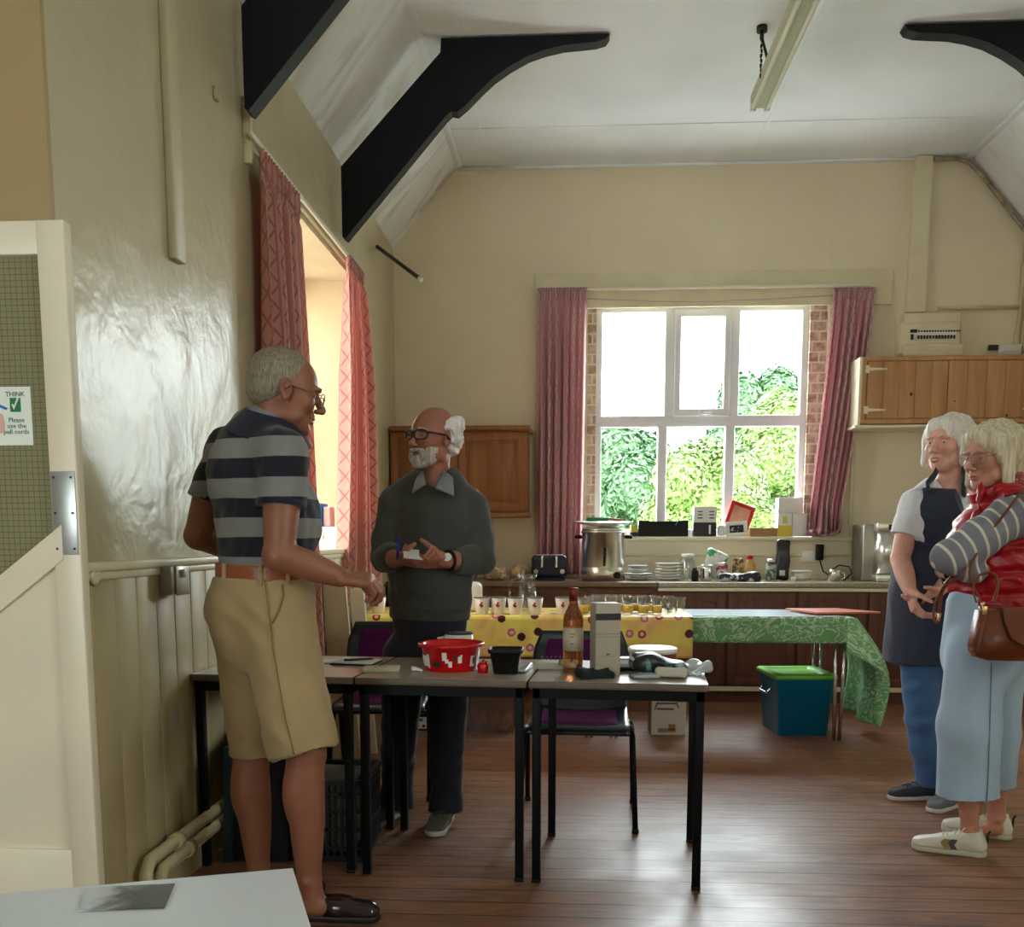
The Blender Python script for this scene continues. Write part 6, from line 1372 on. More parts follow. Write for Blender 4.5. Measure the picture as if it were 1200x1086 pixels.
# ---------------------------------------------------------------- man in the striped polo, seen from behind his right side
Y1 = 3.10
def P1(x, y, d=0): return PY(x, y, Y1+d)
root = thing('person', 'man in navy and grey striped polo shirt and khaki shorts handing something over', 'person', (P1(318, 800).x, Y1, 0))
sk1 = skinmat('tanned_skin', srgb(146, 94, 70)); f1 = V((.72, .69, 0)); s1 = V((.69, -.72, 0))
RS, LS = P1(333, 537, -.13), P1(262, 530, .13); RE, RWr = P1(327, 650, -.19), P1(398, 676, -.13); LE, LW = P1(232, 628, .12), P1(300, 650, .33)
hipR, hipL = P1(325, 715, -.075), P1(288, 715, .075); kR, kL = P1(357, 880, -.10), P1(293, 880, .10); aR, aL = P1(362, 1030, -.10), P1(303, 1018, .10)
hc = P1(334, 458, .0); hf = V((.90, .34, -.20))
B = SDF(.02)
hF = Frame(B, hc, hf, (.12, .05, 1), 1.06); head(hF, nose=1.12)
B.cone(P1(316, 512), hF.w((0, -.022, -.06)), .064, .058, k=.025)
B.path([P1(306, 655), P1(302, 570), P1(306, 525)], [.135, .145, .12], n=f1, sq=.72)
B.cone(RS, LS, .06, .06); B.cone(P1(308, 655), P1(307, 712), .15, .155, n=f1, sq=.8)
limb(B, RS, RE, RWr, .056, .043, .031); limb(B, LS, LE, LW, .056, .043, .031)
B.ell(RE+V((-.01, -.005, -.005)), .036, k=.02)
limb(B, hipR, kR, aR, .095, .058, .036, bulge2=.010); limb(B, hipL, kL, aL, .095, .058, .036, bulge2=.010)
for kk, aa, s in ((kR, aR, 1), (kL, aL, 1)):
    cf = kk.lerp(aa, .32); B.ell(cf+V((-.030, -.022, 0)), (.036, .036, .085), k=.03); B.ell(kk+V((.02, .01, -.01)), (.045, .045, .05), k=.02)
    ff = V((.98, -.05, 0)); B.cone(aa, V((aa.x, aa.y, .05))+ff*.02, .036, .034, k=.02); B.cone(V((aa.x, aa.y, .05)), V((aa.x, aa.y, .045))+ff*.06, .030, .026, k=.02)
B.ell(aR+V((0, -.035, .0)), .012, k=.012)
tips, th_ = hand(B, RWr, V((.86, .12, -.1)), V((.12, .35, -.93)), V((.12, .93, .33)), (.75, .75, .8, .85), (.8, .9), 1.05)
hand(B, LW, V((.7, .2, .1)), V((.3, -.9, 0)), V((0, 0, 1)), (.5,)*4, sc=1.0)
sdfobj('body', B, sk1, root, .0042)
eyes(root, hF, M_iris)
H_ = SDF(.012); Fh = Frame(H_, hc, hf, (.12, .05, 1), 1.06)
Fh.ell((0, -.020, .040), (.080, .096, .083), k=.01); Fh.ell((0, -.06, -.01), (.070, .05, .055), k=.03)
Fh.plane((0, .052, .055), (0, .9, -.35), .01); Fh.plane((0, -.03, -.052), (0, .35, -1), .01); Fh.cone((-.12, .04, -.035), (.12, .04, -.035), .052, k=.01, op='s')
wb1 = wob(5, 220, .0012, (1, 1, .3)); sdfobj('hair', H_, hairmat('grey_brown_hair', srgb(104, 92, 74), srgb(158, 146, 124), (260, 260, 26)), root, .004, disp=wb1)
brows(root, hF, bpy.data.materials['grey_brown_hair'], r=.004)
glasses(root, hF, M('thin_dark_frame', (.05, .03, .02), .3, .5), .024, .017, .0014, drop=-.006, out=.116)
# polo shirt
m_polo = bpy.data.materials.new('navy_grey_striped_pique'); m_polo.use_nodes = True; t = NT(m_polo); x, y, z = t.xyz(t.co())
zc = P1(300, 545).z; fz = t.m('FRACT', t.m('DIVIDE', t.m('ADD', t.m('SUBTRACT', z, zc), t.m('ADD', .121*.25+1.21, t.m('MULTIPLY', t.noise(t.co(), 2.4, 2), .03))), .121))
t.base(t.mix(t.m('LESS_THAN', fz, .5), srgb(128, 126, 124), srgb(10, 11, 28))); t.b.inputs['Roughness'].default_value = .85; t.b.inputs['Sheen Weight'].default_value = .15; t.bump(t.noise(t.co(), 300, 2), .2, .002)
S = SDF(.022)
S.path([P1(309, 680), P1(310, 610), P1(300, 560), P1(303, 528)], [.172, .180, .172, .140], n=f1, sq=.76)
S.ell(P1(330, 605, .03), (.115, .115, .15), k=.05); S.ell(P1(285, 550, -.0), (.10, .10, .12), k=.05)
S.cone(P1(330, 530, -.12), P1(268, 525, .12), .072, .072, k=.03); S.cone(P1(318, 515, .0), P1(324, 495, .01), .085, .068, k=.03)
S.cone(RS, RS.lerp(RE, .50), .072, .070, k=.03, cut=1); S.cone(LS, LS.lerp(LE, .56), .068, .068, k=.03, cut=1)
S.plane(P1(309, 668), (0, .0, -1), .004)
e_ = RS.lerp(RE, .5); 
fold = wob(12, 28, .007, (1, 1, .7)); fine = wob(13, 75, .003)
sdfobj('polo_shirt', S, m_polo, root, .0055, disp=lambda p: fold(p)+fine(p))
S = SDF(.01); ad = (RE-RS).normalized(); S.cone(RS.lerp(RE, .455), RS.lerp(RE, .512), .0735, .0725, k=.0, cut=3); S.cone(LS.lerp(LE, .52), LS.lerp(LE, .57), .0695, .0695, k=0, cut=3); sdfobj('sleeve_cuff', S, clothmat('navy_rib', srgb(20, 22, 44)), root, .004)
# collar
S = SDF(.01); c0 = P1(317, 497, .0); nd = (hF.w((0, -.02, -.06))-P1(316, 512)).normalized(); S.cone(c0-nd*.045, c0+nd*.034, .138, .084, k=.0, cut=3); S.cone(c0-nd*.12, c0+nd*.1, .095, .066, op='s', k=.004)
S.cone(P1(336, 520, -.06), P1(354, 535, .02), .026, .018, k=.015)
sdfobj('collar', S, bpy.data.materials['navy_rib'], root, .004)
# belt, shorts
m_khaki = clothmat('khaki_twill', srgb(166, 142, 100), .85)
ax = P1(309, 662)-P1(309, 700)
S = SDF(.01); Sb = S; S.cone(P1(309, 661), P1(309, 681), .178, .178, n=f1, sq=.80, k=0, cut=3); blt = sdfobj('belt', S, m_leather, root, .005)
S = SDF(.03); S.cone(P1(309, 668), P1(309, 700), .173, .178, n=f1, sq=.82, k=0); S.cone(P1(309, 700), P1(306, 735), .172, .164, n=f1, sq=.85); S.ell(P1(289, 712, .0), (.118, .118, .10), k=.05)
S.plane(P1(309, 676), (0, 0, 1), .003)
hR, hL = P1(358, 880, -.11), P1(293, 884, .10)
S.cone(hipR, hipR.lerp(kR, .8), .105, .085); S.cone(hipL, hipL.lerp(kL, .8), .105, .075); S.cone(P1(322, 725, -.06), hR, .118, .108, k=.03, cut=1); S.cone(P1(290, 725, .07), hL, .112, .072, k=.03, cut=1)
dR = (hR-P1(322, 725, -.06)).normalized(); S.cone(hR-dR*.06, hR+dR*.05, .093, .096, k=.003, op='s'); dL = (hL-P1(290, 725, .07)).normalized(); S.cone(hL-dL*.05, hL+dL*.05, .062, .062, k=.003, op='s')
fo = wob(21, 19, .013, (1, 1, .35)); fo2 = wob(22, 62, .0042, (1, 1, .8))
sh = sdfobj('khaki_shorts', S, m_khaki, root, .0055, disp=lambda p: (fo(p)+fo2(p))*np.clip((P1(309, 665).z-p[:, 2])/.1, 0, 1))
m_seam = M('khaki_seam', srgb(134, 112, 74), .9)
def on(S_, pts):
    """push points onto an SDF surface towards the camera side"""
    out = []
    for p in pts:
        q = np.array([p], dtype=np.float32); q[0, 1] -= .5
        for _ in range(40):
            d = float(S_(q)[0]); q[0, 1] += max(d*.8, .0005)
            if d < .001: break
        if q[0, 1] < p.y+.3: out.append(V([float(x) for x in q[0]]))
    return out
b = MB(); b.tube([p+V((0, -.001, 0)) for p in on(S, [P1(x, y) for x, y in ((258, 698), (270, 696), (285, 694), (302, 692))])], .0016, 5); b.tube([p+V((0, -.001, 0)) for p in on(S, [P1(x, y) for x, y in ((259, 701), (280, 700), (302, 696))])], .0014, 5); part('pocket_welt', b, m_seam, sh)
b = MB(); b.tube([p+V((0, -.009, 0)) for p in on(S, [P1(x, y) for x, y in ((329, 676), (334, 700), (338, 722), (341, 750), (347, 780), (352, 805), (357, 830), (363, 850), (367, 866))])], .002, 5); b.tube([p+V((0, -.007, 0)) for p in on(S, [P1(x, y) for x, y in ((347, 682), (350, 695), (346, 712), (340, 724))])], .0022, 5); part('side_seam', b, m_seam, sh)
b = MB()
for x in (278, 325, 352): 
    q = on(Sb, [P1(x, y) for y in (678, 673, 667, 663)]); b.tube([V((q[0].x, q[0].y-.005, P1(x, 683).z))]+[p+V((0, -.005, 0)) for p in q]+[V((q[-1].x, q[-1].y-.004, P1(x, 659).z))], .0075, 8, flat=.4)
part('belt_loops', b, m_khaki, sh)
m_loaf = M('dark_polished_leather', (.022, .008, .008), .16); 
for aa, lb in ((aR, 'near'), (aL, 'far')):
    hl = V((aa.x-.055, aa.y+.012, 0)); up, Fs = shoe('shoe', root, hl, hl+V((.285, -.01+.01, 0)), .043, .080, m_loaf, M('black_sole', (.01, .008, .008), .5) if lb == 'near' else bpy.data.materials['black_sole'], op=1)
    b = MB(); b.tube([Fs.w((-.036, .12, .052)), Fs.w((-.015, .128, .068)), Fs.w((.015, .128, .068)), Fs.w((.036, .12, .052))], .006, 8, flat=.4); b.tube([Fs.w((0, .125, .07)), Fs.w((.012, .145, .068)), Fs.w((.02, .16, .06))], .003, 6); b.tube([Fs.w((0, .125, .07)), Fs.w((-.012, .142, .069)), Fs.w((-.016, .158, .062))], .003, 6); part('tassel_strap', b, m_loaf, up)
q = V(tips[0])+V((.012, -.006, .0)); b = MB(); b.cyl(q-V((.009, 0, .004)), q+V((.009, 0, .004)), .010, n=16); b.xf(Matrix.Identity(4)); one('coin', b, M('dull_coin', (.35, .33, .25), .4, .8), 'small coin between the fingers of the striped polo man', 'coin')
# ---------------------------------------------------------------- man in the grey sweater
Y2 = 4.16
def P2(x, y, d=0): return PY(x, y, Y2+d)
root = thing('person', 'white-bearded man in dark grey sweater standing behind the tables holding cards', 'person', (P2(502, 800).x, Y2, 0))
sk2 = skinmat('ruddy_skin', srgb(170, 112, 92)); f2 = V((-.25, -.97, 0))
hc = P2(508, 513, -.03); hf = V((-.62, -.78, .02)); B = SDF(.02); hF = Frame(B, hc, hf, (.02, 0, 1), 1.06); head(hF, jaw=.97)
B.cone(P2(508, 575), hF.w((0, -.02, -.06)), .06, .056, k=.025)
RS, LS = P2(464, 590), P2(551, 588, .02); RE, RWr = P2(451, 652, -.05), P2(466, 655, -.24); LE, LW = P2(563, 655, -.07), P2(522, 657, -.23)
B.path([P2(505, 725), P2(505, 640), P2(507, 590)], [.14, .15, .12], n=f2, sq=.7); B.cone(RS, LS, .055, .055); B.cone(P2(504, 730), P2(503, 760), .15, .15, n=f2, sq=.75)
limb(B, RS, RE, RWr, .05, .040, .030); limb(B, LS, LE, LW, .05, .040, .030)
hipR, hipL = P2(475, 765), P2(528, 765); aR, aL = P2(466, 945, .03), P2(523, 948, -.05); kR, kL = P2(468, 855, .0), P2(523, 855, -.04)
limb(B, hipR, kR, aR, .085, .055, .036); limb(B, hipL, kL, aL, .085, .055, .036)
tipsR, eR = hand(B, RWr, V((.75, -.25, -.12)), V((.1, .35, .93)), V((.1, -.93, .3)), (.45, .45, .5, .55), (.5, .6), 1.0)
tipsL, eL = hand(B, LW, V((-.92, -.22, -.02)), V((.05, .45, .55)), V((.1, -.35, .92)), (.38, .42, .42, .45), (.4, .5), 1.02)
sdfobj('body', B, sk2, root, .0042)
eyes(root, hF, M_iris2)
m_wh = hairmat('white_hair', srgb(222, 218, 208), srgb(248, 246, 240))
S = SDF(.012); Fh = Frame(S, hc, hf, (.02, 0, 1), 1.06); Fh.ell((0, -.045, .012), (.089, .078, .066), k=.01); Fh.ell((0, -.07, -.03), (.06, .045, .04), k=.03)
for s in (-1, 1): Fh.ell((s*.078, -.03, .03), (.022, .04, .045), k=.015); Fh.ell((s*.085, -.05, .055), (.018, .03, .03), k=.015)
Fh.ell((0, .0, .08), (.064, .105, .065), k=.01, op='s'); Fh.plane((0, .015, .0), (0, 1, .0), .01); Fh.plane((0, 0, -.06), (0, .2, -1), .01)
for s in (-1, 1): Fh.ell((s*.085, .0, -.004), (.016, .026, .034), k=.006, op='s')
w2 = wob(31, 160, .006, (1, 1, 1)); sdfobj('hair', S, m_wh, root, .004, disp=w2)
S = SDF(.012); Fh = Frame(S, hc, hf, (.02, 0, 1), 1.06); Fh.ell((0, .060, -.088), (.050, .040, .032), k=.02); Fh.ell((0, .082, -.104), (.026, .018, .020), k=.02); Fh.ell((0, .093, -.053), (.032, .012, .0085), k=.01)
for s in (-1, 1): Fh.ell((s*.046, .045, -.062), (.018, .036, .038), k=.02); Fh.ell((s*.030, .086, -.072), (.010, .012, .018), k=.012)
Fh.ell((0, .106, -.0665), (.018, .016, .0055), k=.006, op='s'); Fh.ell((0, .06, -.01), (.09, .09, .034), k=.01, op='s')
w3 = wob(32, 230, .0025); sdfobj('beard', S, hairmat('white_beard', srgb(150, 140, 128), srgb(214, 208, 198)), root, .0035, disp=w3)
brows(root, hF, bpy.data.materials['white_beard'], r=.0042)
glasses(root, hF, M('thick_navy_frame', (.01, .01, .03), .25), .026, .018, .0036, drop=0.002, out=.108)
# shirt collar + sweater
m_col = clothmat('grey_check_shirt', srgb(136, 136, 140), .85, 120, .25)
S = SDF(.006)
S.cone(P2(509, 566, .01), P2(509, 551, .0), .083, .068, k=.01, cut=3); S.cone(P2(509, 580, .01), P2(509, 540, .0), .068, .060, k=.002, op='s'); S.cone(P2(500, 580, -.14), P2(506, 545, -.05), .034, .036, k=.006, op='s')
col_ = sdfobj('shirt_collar', S, m_col, root, .0035)
for pts in (((520, 551, -.045), (531, 560, -.10), (532, 581, -.150), (510, 572, -.165)), ((495, 552, -.055), (499, 567, -.150), (483, 578, -.150), (488, 560, -.10))):
    q = [P2(*p) for p in pts]; b = MB(); b.grid(lambda u, v: q[0].lerp(q[1], u).lerp(q[3].lerp(q[2], u), v)+V((0, -.012*math.sin(PI*u)*math.sin(PI*v), 0)), 8, 8); o = part('collar_point', b, m_col, col_); md = o.modifiers.new('t', 'SOLIDIFY'); md.thickness = .005; md.offset = 0
m_sw = clothmat('dark_grey_knit', srgb(70, 70, 66), .95, 180); S = SDF(.025)
S.path([P2(504, 718), P2(505, 660), P2(507, 610), P2(508, 585)], [.178, .186, .186, .15], n=f2, sq=.72); S.ell(P2(503, 665, -.06), (.13, .1, .17), k=.05)
S.path([P2(462, 592), P2(488, 572, .0), P2(508, 566, .01), P2(528, 572), P2(553, 592, .02)], [.064, .062, .055, .062, .064], k=.02)
limb(S, RS, RE, RE.lerp(RWr, .72), .05, .04, .033, off=.012, cut=1); limb(S, LS, LE, LE.lerp(LW, .72), .05, .04, .033, off=.012, cut=1); S.path([P2(463, 594), P2(453, 630, -.02), P2(451, 655, -.05)], [.066, .056, .054], k=.02); S.cone(P2(451, 655, -.05), P2(460, 655, -.17), .054, .040, cut=1, k=.015)
S.path([P2(553, 594), P2(562, 630, -.03), P2(565, 657, -.07)], [.066, .058, .056], k=.02); S.cone(P2(565, 657, -.07), P2(534, 661, -.19), .056, .042, cut=1, k=.015)
S.cone(P2(509, 566, -.02), P2(509, 545, -.02), .066, .07, k=.012, op='s'); S.cone(P2(503, 582, -.17), P2(508, 556, -.10), .026, .045, k=.012, op='s')
S.plane(P2(504, 723), (0, 0, -1), .006)
fo = wob(41, 24, .008, (1, .6, .8)); fo2 = wob(42, 64, .0035)
sw = sdfobj('grey_sweater', S, m_sw, root, .0055, disp=lambda p: fo(p)+fo2(p))
S = SDF(.01); S.cone(P2(504, 711), P2(504, 725), .180, .172, n=f2, sq=.74, k=0, cut=3); sdfobj('ribbed_hem', S, clothmat('grey_rib', srgb(62, 62, 59), .95, 120), sw, .005)
m_jean = clothmat('dark_navy_denim', srgb(14, 17, 32), .85)
S = SDF(.03); S.cone(P2(504, 722), P2(503, 765), .158, .160, n=f2, sq=.78, k=0)
for h_, k_, a_, x_ in ((hipR, kR, aR, 0), (hipL, kL, aL, 0)): S.path([h_, k_, a_+V((0, 0, .04)), a_+V((0, -.005, -.005))], [.097, .078, .070, .076], k=.02, cut=1)
for k_ in (kL, kR): S.cone(k_+V((.015, -.03, -.12)), k_+V((-.03, -.03, -.16)), .035, .03, k=.03)
fo = wob(43, 42, .006, (.6, .6, 1.3)); sdfobj('navy_trousers', S, m_jean, root, .006, disp=fo)
for a_, dr in ((aR, V((-.35, -1, 0))), (aL, V((-.1, -1, 0)))):
    hl = V((a_.x, a_.y+.06, 0)); shoe('shoe', root, hl, hl+dr.normalized()*.28, .046, .085, M('grey_suede', srgb(96, 90, 78), .9) if a_ is aR else bpy.data.materials['grey_suede'], M('pale_sole', srgb(190, 186, 170), .6) if a_ is aR else bpy.data.materials['pale_sole'], lace=M('shoe_lace', srgb(70, 66, 58), .8) if a_ is aR else bpy.data.materials['shoe_lace'])
wd = (LW-LE).normalized(); wp = LW-wd*.018; b = MB(); b.tube([wp+(wd.cross(V((0, 0, 1))).normalized()*math.cos(a)+V((0, 0, 1))*math.sin(a))*.036 for a in [i*PI/8 for i in range(16)]], .006, 8, closed=True, flat=1.6); wt = part('watch', b, m_blackp, root, 'wristwatch on his left wrist'); b = MB(); q = wp+V((0, -.034, .012)); b.cyl(q, q+V((0, -.010, .003)), .017, n=20); part('watch_face', b, m_chrome, wt)
q = P2(482, 649, -.33); b = MB(); b.box(q, (.062, .10, .003), (.35, .1, .2)); b.box(q+V((.004, 0, -.006)), (.06, .09, .003), (.3, .12, .5)); one('playing_cards', b, m_paper, 'small white cards held in both hands of the sweater man', 'cards')
q = P2(466, 640, -.30); b = MB(); b.cyl(q+V((-.005, .01, -.05)), q+V((.004, -.01, .02)), .0045, n=10, mi=0); b.cyl(q+V((.004, -.01, .02)), q+V((.007, -.015, .035)), .0055, n=10, mi=0); one('blue_pen', b, M('blue_plastic', srgb(40, 40, 190), .3), 'blue pen held upright in the right hand of the sweater man', 'pen')
# ---------------------------------------------------------------- woman in the navy apron
Y3 = 4.62
def P3(x, y, d=0): return PY(x, y, Y3+d)
root = thing('person', 'white-haired smiling woman in white t-shirt, navy apron and blue jeans', 'person', (P3(1085, 800).x, Y3, 0))
sk3 = skinmat('fair_skin', srgb(232, 182, 162)); f3 = V((-.62, -.78, 0)); hc = P3(1112, 521, -.02); hf = V((-.78, -.62, .04)); B = SDF(.02); hF = Frame(B, hc, hf, (.04, 0, 1), 1.08); head(hF, smile=1, jaw=.95, nose=.98)
B.cone(P3(1112, 580), hF.w((0, -.02, -.06)), .056, .052, k=.025)
RS, LS = P3(1073, 592, -.08), P3(1136, 590, .08); RE, RWr = P3(1055, 654, -.10), P3(1066, 692, -.24); LE, LW = P3(1137, 655, .0), P3(1100, 692, -.22)
B.path([P3(1095, 715), P3(1098, 640), P3(1105, 592)], [.15, .16, .12], n=f3, sq=.75); B.cone(RS, LS, .055, .055); B.cone(P3(1094, 720), P3(1092, 750), .16, .16, n=f3, sq=.75)
limb(B, RS, RE, RWr, .050, .040, .028); limb(B, LS, LE, LW, .050, .040, .028)
hipR, hipL = P3(1077, 760, -.04), P3(1108, 760, .06); kR, kL = P3(1080, 845, -.03), P3(1112, 845, .0); aR, aL = P3(1088, 920, -.0), P3(1118, 925, -.12)
limb(B, hipR, kR, aR, .078, .052, .034); limb(B, hipL, kL, aL, .078, .052, .034)
hand(B, RWr, V((.15, -.35, -.75)), V((.75, .1, .35)), V((.3, -.95, .1)), (.5, .55, .6, .6), (.5, .5), .98)
hand(B, LW, V((-.85, -.25, -.42)), V((-.2, .3, .9)), V((.1, -.95, .3)), (.32, .35, .4, .4), (.4, .3), .98)
sdfobj('body', B, sk3, root, .0042)
eyes(root, hF, M_iris2)
m_lip = M('lip_pink', srgb(190, 112, 108), .4)
brows(root, hF, hairmat('pale_brow', srgb(176, 160, 140), srgb(206, 192, 172)), m_lip, 1)
def bob(root, hc, hf, up, sc, mat, seed, L=-.075, fringe=.045, side=.06, wv=.003, part_=0):
    S = SDF(.015); Fh = Frame(S, hc, hf, up, sc); Fh.ell((0, -.022, .045), (.088, .103, .088), k=.01)
    for s in (-1, 1): Fh.cone((s*.070, -.0, .04), (s*.084, .012+side*.15, L), .034, .022, k=.03, n=(1, 0, 0), sq=.75); Fh.ell((s*.078, .035, .02), (.018, .026, .045), k=.02)
    Fh.cone((0, -.07, .0), (0, -.065, L+.015), .052, .052, k=.03, n=(0, 1, 0), sq=.8)
    Fh.ell((.01*part_, .052, .078), (.058, .040, .030), k=.02); Fh.ell((-.045*1, .055, .055), (.030, .028, .040), k=.02); Fh.ell((.048, .05, .055), (.026, .03, .042), k=.02)
    Fh.ell((0, .100, -.028), (.060, .062, .078), k=.008, op='s')
    f = wob(seed, 120, wv, (1, 1, .25)); f2_ = wob(seed+1, 320, .0014, (1, 1, .15)); return sdfobj('hair', S, mat, root, .004, disp=lambda p: f(p)+f2_(p))
bob(root, hc, hf, (.04, 0, 1), 1.08, m_wh, 51, L=-.07, wv=.005)
m_tee = clothmat('white_cotton', srgb(232, 236, 244), .85)
S = SDF(.022); S.path([P3(1095, 715), P3(1098, 650), P3(1104, 605)], [.168, .178, .15], n=f3, sq=.78); S.path([RS, P3(1092, 576, -.03), P3(1112, 570), P3(1128, 576, .04), LS], [.066, .060, .052, .060, .066], k=.02)
S.cone(RS, RS.lerp(RE, .58), .068, .072, k=.03, cut=1); S.cone(LS, LS.lerp(LE, .5), .068, .070, k=.03, cut=1); S.cone(RS.lerp(RE, .5), RS.lerp(RE, .7), .060, .066, k=.003, op='s'); S.ell(P3(1090, 622, -.09), (.10, .09, .09), k=.04)
S.cone(P3(1106, 572, -.03), P3(1112, 545, -.03), .060, .07, k=.006, op='s'); fo = wob(52, 30, .005); fo2 = wob(53, 75, .002); sdfobj('white_tshirt', S, m_tee, root, .0055, disp=lambda p: fo(p)+fo2(p))
m_ap = clothmat('navy_apron_cotton', srgb(44, 52, 72), .8)
# apron: bib + skirt, a shell around the front of the figure
S = SDF(.02); S.path([P3(1094, 725), P3(1096, 650), P3(1102, 612)], [.176, .188, .158], n=f3, sq=.80); S.ell(P3(1090, 622, -.09), (.112, .10, .10), k=.04)
S.ell(P3(1088, 665, -.06), (.13, .12, .14), k=.05); S.ell(P3(1099, 598, -.05), (.168, .150, .12), k=.04)
S.path([P3(1092, 700), P3(1086, 790, -.03)], [.192, .200], n=f3, sq=.88)
fr = A(V((-.50, -.86, 0))); cc = A(P3(1080, 650)); sd = A(V((.86, -.50, 0)))
def apfront(p):
    w = (p-cc)@sd; fwd = (p-cc)@fr; zt_ = p[:, 2]; zb = P3(0, 625).z; z0 = P3(0, 566).z
    up = np.clip((zt_-zb)/(z0-zb), 0, 1); halfw = .215-.09*up; halfw = np.where(zt_ < zb, .22, halfw)
    return np.maximum(np.abs(w+.0)-halfw, -fwd-.02+.10*up)
S.fn('i', apfront, .004); S.plane(P3(1100, 573), (0, 0, 1), .004); S.plane(P3(1090, 775), (0, 0, -1), .004); fo = wob(54, 22, .007, (1, 1, .5)); fo2 = wob(55, 60, .002); 
ap = sdfobj('apron', S, m_ap, root, .0055, disp=lambda p: fo(p)+fo2(p))
b = MB(); q = on(S, [P3(1084, 578, -.1)]) or [P3(1084, 578, -.16)]; b.tube([q[0], P3(1087, 566, -.135), P3(1095, 557, -.115), P3(1100, 546, -.05), P3(1102, 543, .0)], .018, 8, flat=.35); b.tube([P3(1129, 580, -.12), P3(1130, 565, -.085), P3(1130, 550, -.04), P3(1126, 543, .0)], .022, 8, flat=.35); part('neck_strap', b, m_ap, ap)
b = MB(); b.tube(on(S, [P3(x, y) for x, y in ((1062, 634), (1080, 640), (1100, 636), (1120, 626))]), .005, 6, flat=.6); part('waist_tie', b, m_ap, ap)
m_jn = clothmat('blue_denim', srgb(70, 112, 162), .8, var=.25)
S = SDF(.03); S.cone(P3(1094, 735), P3(1092, 765), .150, .150, n=f3, sq=.78, k=0)
for h_, k_, a_ in ((hipR, kR, aR), (hipL, kL, aL)): S.path([h_, k_, a_+V((0, 0, .03)), a_+V((0, 0, .0))], [.092, .070, .058, .064], k=.02, cut=1)
fo = wob(56, 40, .006, (.7, .7, 1.2)); sdfobj('blue_jeans', S, m_jn, root, .006, disp=fo)
for a_, dr in ((aR, V((-1, -.12, 0))), (aL, V((-.75, -.65, 0)))):
    dr.normalize(); hl = V((a_.x, a_.y, 0))-dr*.05; up, _ = shoe('shoe', root, hl, hl+dr*.245, .042, .095, M('navy_grey_mesh', srgb(58, 62, 74), .8) if a_ is aR else M('mid_grey_mesh', srgb(120, 124, 130), .8), M('white_sole', srgb(222, 216, 206), .5) if a_ is aR else bpy.data.materials['white_sole'], lace=m_dark)
b = MB(); q = P3(1078, 702, -.30); b.box(q, (.02, .015, .04), (.3, .2, 0), .004); one('key_fob', b, m_blackp, 'tiny dark object held in the hands of the apron woman', 'fob')
# ---------------------------------------------------------------- woman in the red vest
Y4 = 3.87
def P4_(x, y, d=0): return PY(x, y, Y4+d)
root = thing('person', 'blonde woman with glasses and folded arms in red quilted vest and pale blue trousers', 'person', (P4_(1150, 800).x, Y4, 0))
sk4 = skinmat('pink_skin', srgb(206, 150, 128)); f4 = V((-.90, -.42, 0)); s4 = V((-.42, .90, 0)); hc = P4_(1163, 535, .0); hf = V((-.90, -.40, -.10)); B = SDF(.02); hF = Frame(B, hc, hf, (-.05, 0, 1), 1.04); head(hF, jaw=.95, nose=.98)
B.cone(P4_(1178, 600), hF.w((0, -.02, -.06)), .056, .052, k=.025)
LS, RS = P4_(1186, 606, -.15), P4_(1172, 604, .16); LE, LW = P4_(1112, 652, -.20), P4_(1150, 668, -.12); RE, RWr = P4_(1130, 668, .14), P4_(1108, 668, -.10)
B.path([P4_(1172, 725), P4_(1172, 650), P4_(1178, 612)], [.14, .15, .12], n=f4, sq=.8); B.cone(LS, RS, .055, .055); B.cone(P4_(1165, 725), P4_(1155, 760), .15, .15, n=f4, sq=.85)
limb(B, LS, LE, LW, .05, .04, .03); limb(B, RS, RE, RWr, .05, .04, .03)
hipL, hipR = P4_(1142, 765, -.07), P4_(1170, 765, .08); kL, kR = P4_(1136, 860, -.07), P4_(1170, 860, .08); aL, aR = P4_(1136, 972, -.06), P4_(1168, 955, .12)
for h_, k_, a_ in ((hipL, kL, aL), (hipR, kR, aR)): limb(B, h_, k_, a_, .075, .050, .029)
for a_ in (aL, aR): B.cone(a_, V((a_.x-.01, a_.y, .06)), .030, .028, k=.02); B.cone(V((a_.x, a_.y, .045)), V((a_.x-.05, a_.y, .04)), .026, .022, k=.02); B.ell(a_+V((0, -.028, -.01)), .013, k=.012)
hand(B, RWr, V((-.2, -.85, .25)), V((.8, -.2, 0)), V((-.2, .1, .95)), (.55, .6, .6, .6), (.4, .5), .95)
sdfobj('body', B, sk4, root, .0042)
eyes(root, hF, M_iris2)
bob(root, hc, hf, (-.05, 0, 1), 1.06, hairmat('ash_blonde_hair', srgb(196, 182, 148), srgb(240, 232, 208)), 61, L=-.085, wv=.004)
brows(root, hF, bpy.data.materials['pale_brow'], m_lip)
glasses(root, hF, M('clear_grey_frame', srgb(150, 140, 130), .25), .026, .021, .0017, drop=-.002, out=.108)
# striped top: near arm with stripes measured along the sleeve
m_st = bpy.data.materials.new('grey_knit_cream_stripes'); m_st.use_nodes = True; t = NT(m_st); at_ = t.add('ShaderNodeAttribute', attribute_name='along'); fz = t.m('FRACT', t.m('DIVIDE', t.m('ADD', at_.outputs['Fac'], 2.0), .043))
t.base(t.mix(t.m('LESS_THAN', fz, .22), srgb(136, 138, 150), srgb(222, 216, 200))); t.b.inputs['Roughness'].default_value = .9; t.bump(t.noise(t.co(), 220, 2), .25, .002)
S = SDF(.02); S.path([LS+V((.02, .02, .01)), LS.lerp(LE, .5)+V((0, 0, -.005)), LE], [.082, .070, .056], k=.03); S.cone(LE, P4_(1140, 668, -.15), .054, .050, k=.03)
S.path([RS, RE, RWr+V((.01, .02, 0))], [.07, .055, .042], k=.02, cut=1); S.cone(P4_(1176, 600), P4_(1174, 660), .14, .15, n=f4, sq=.8)
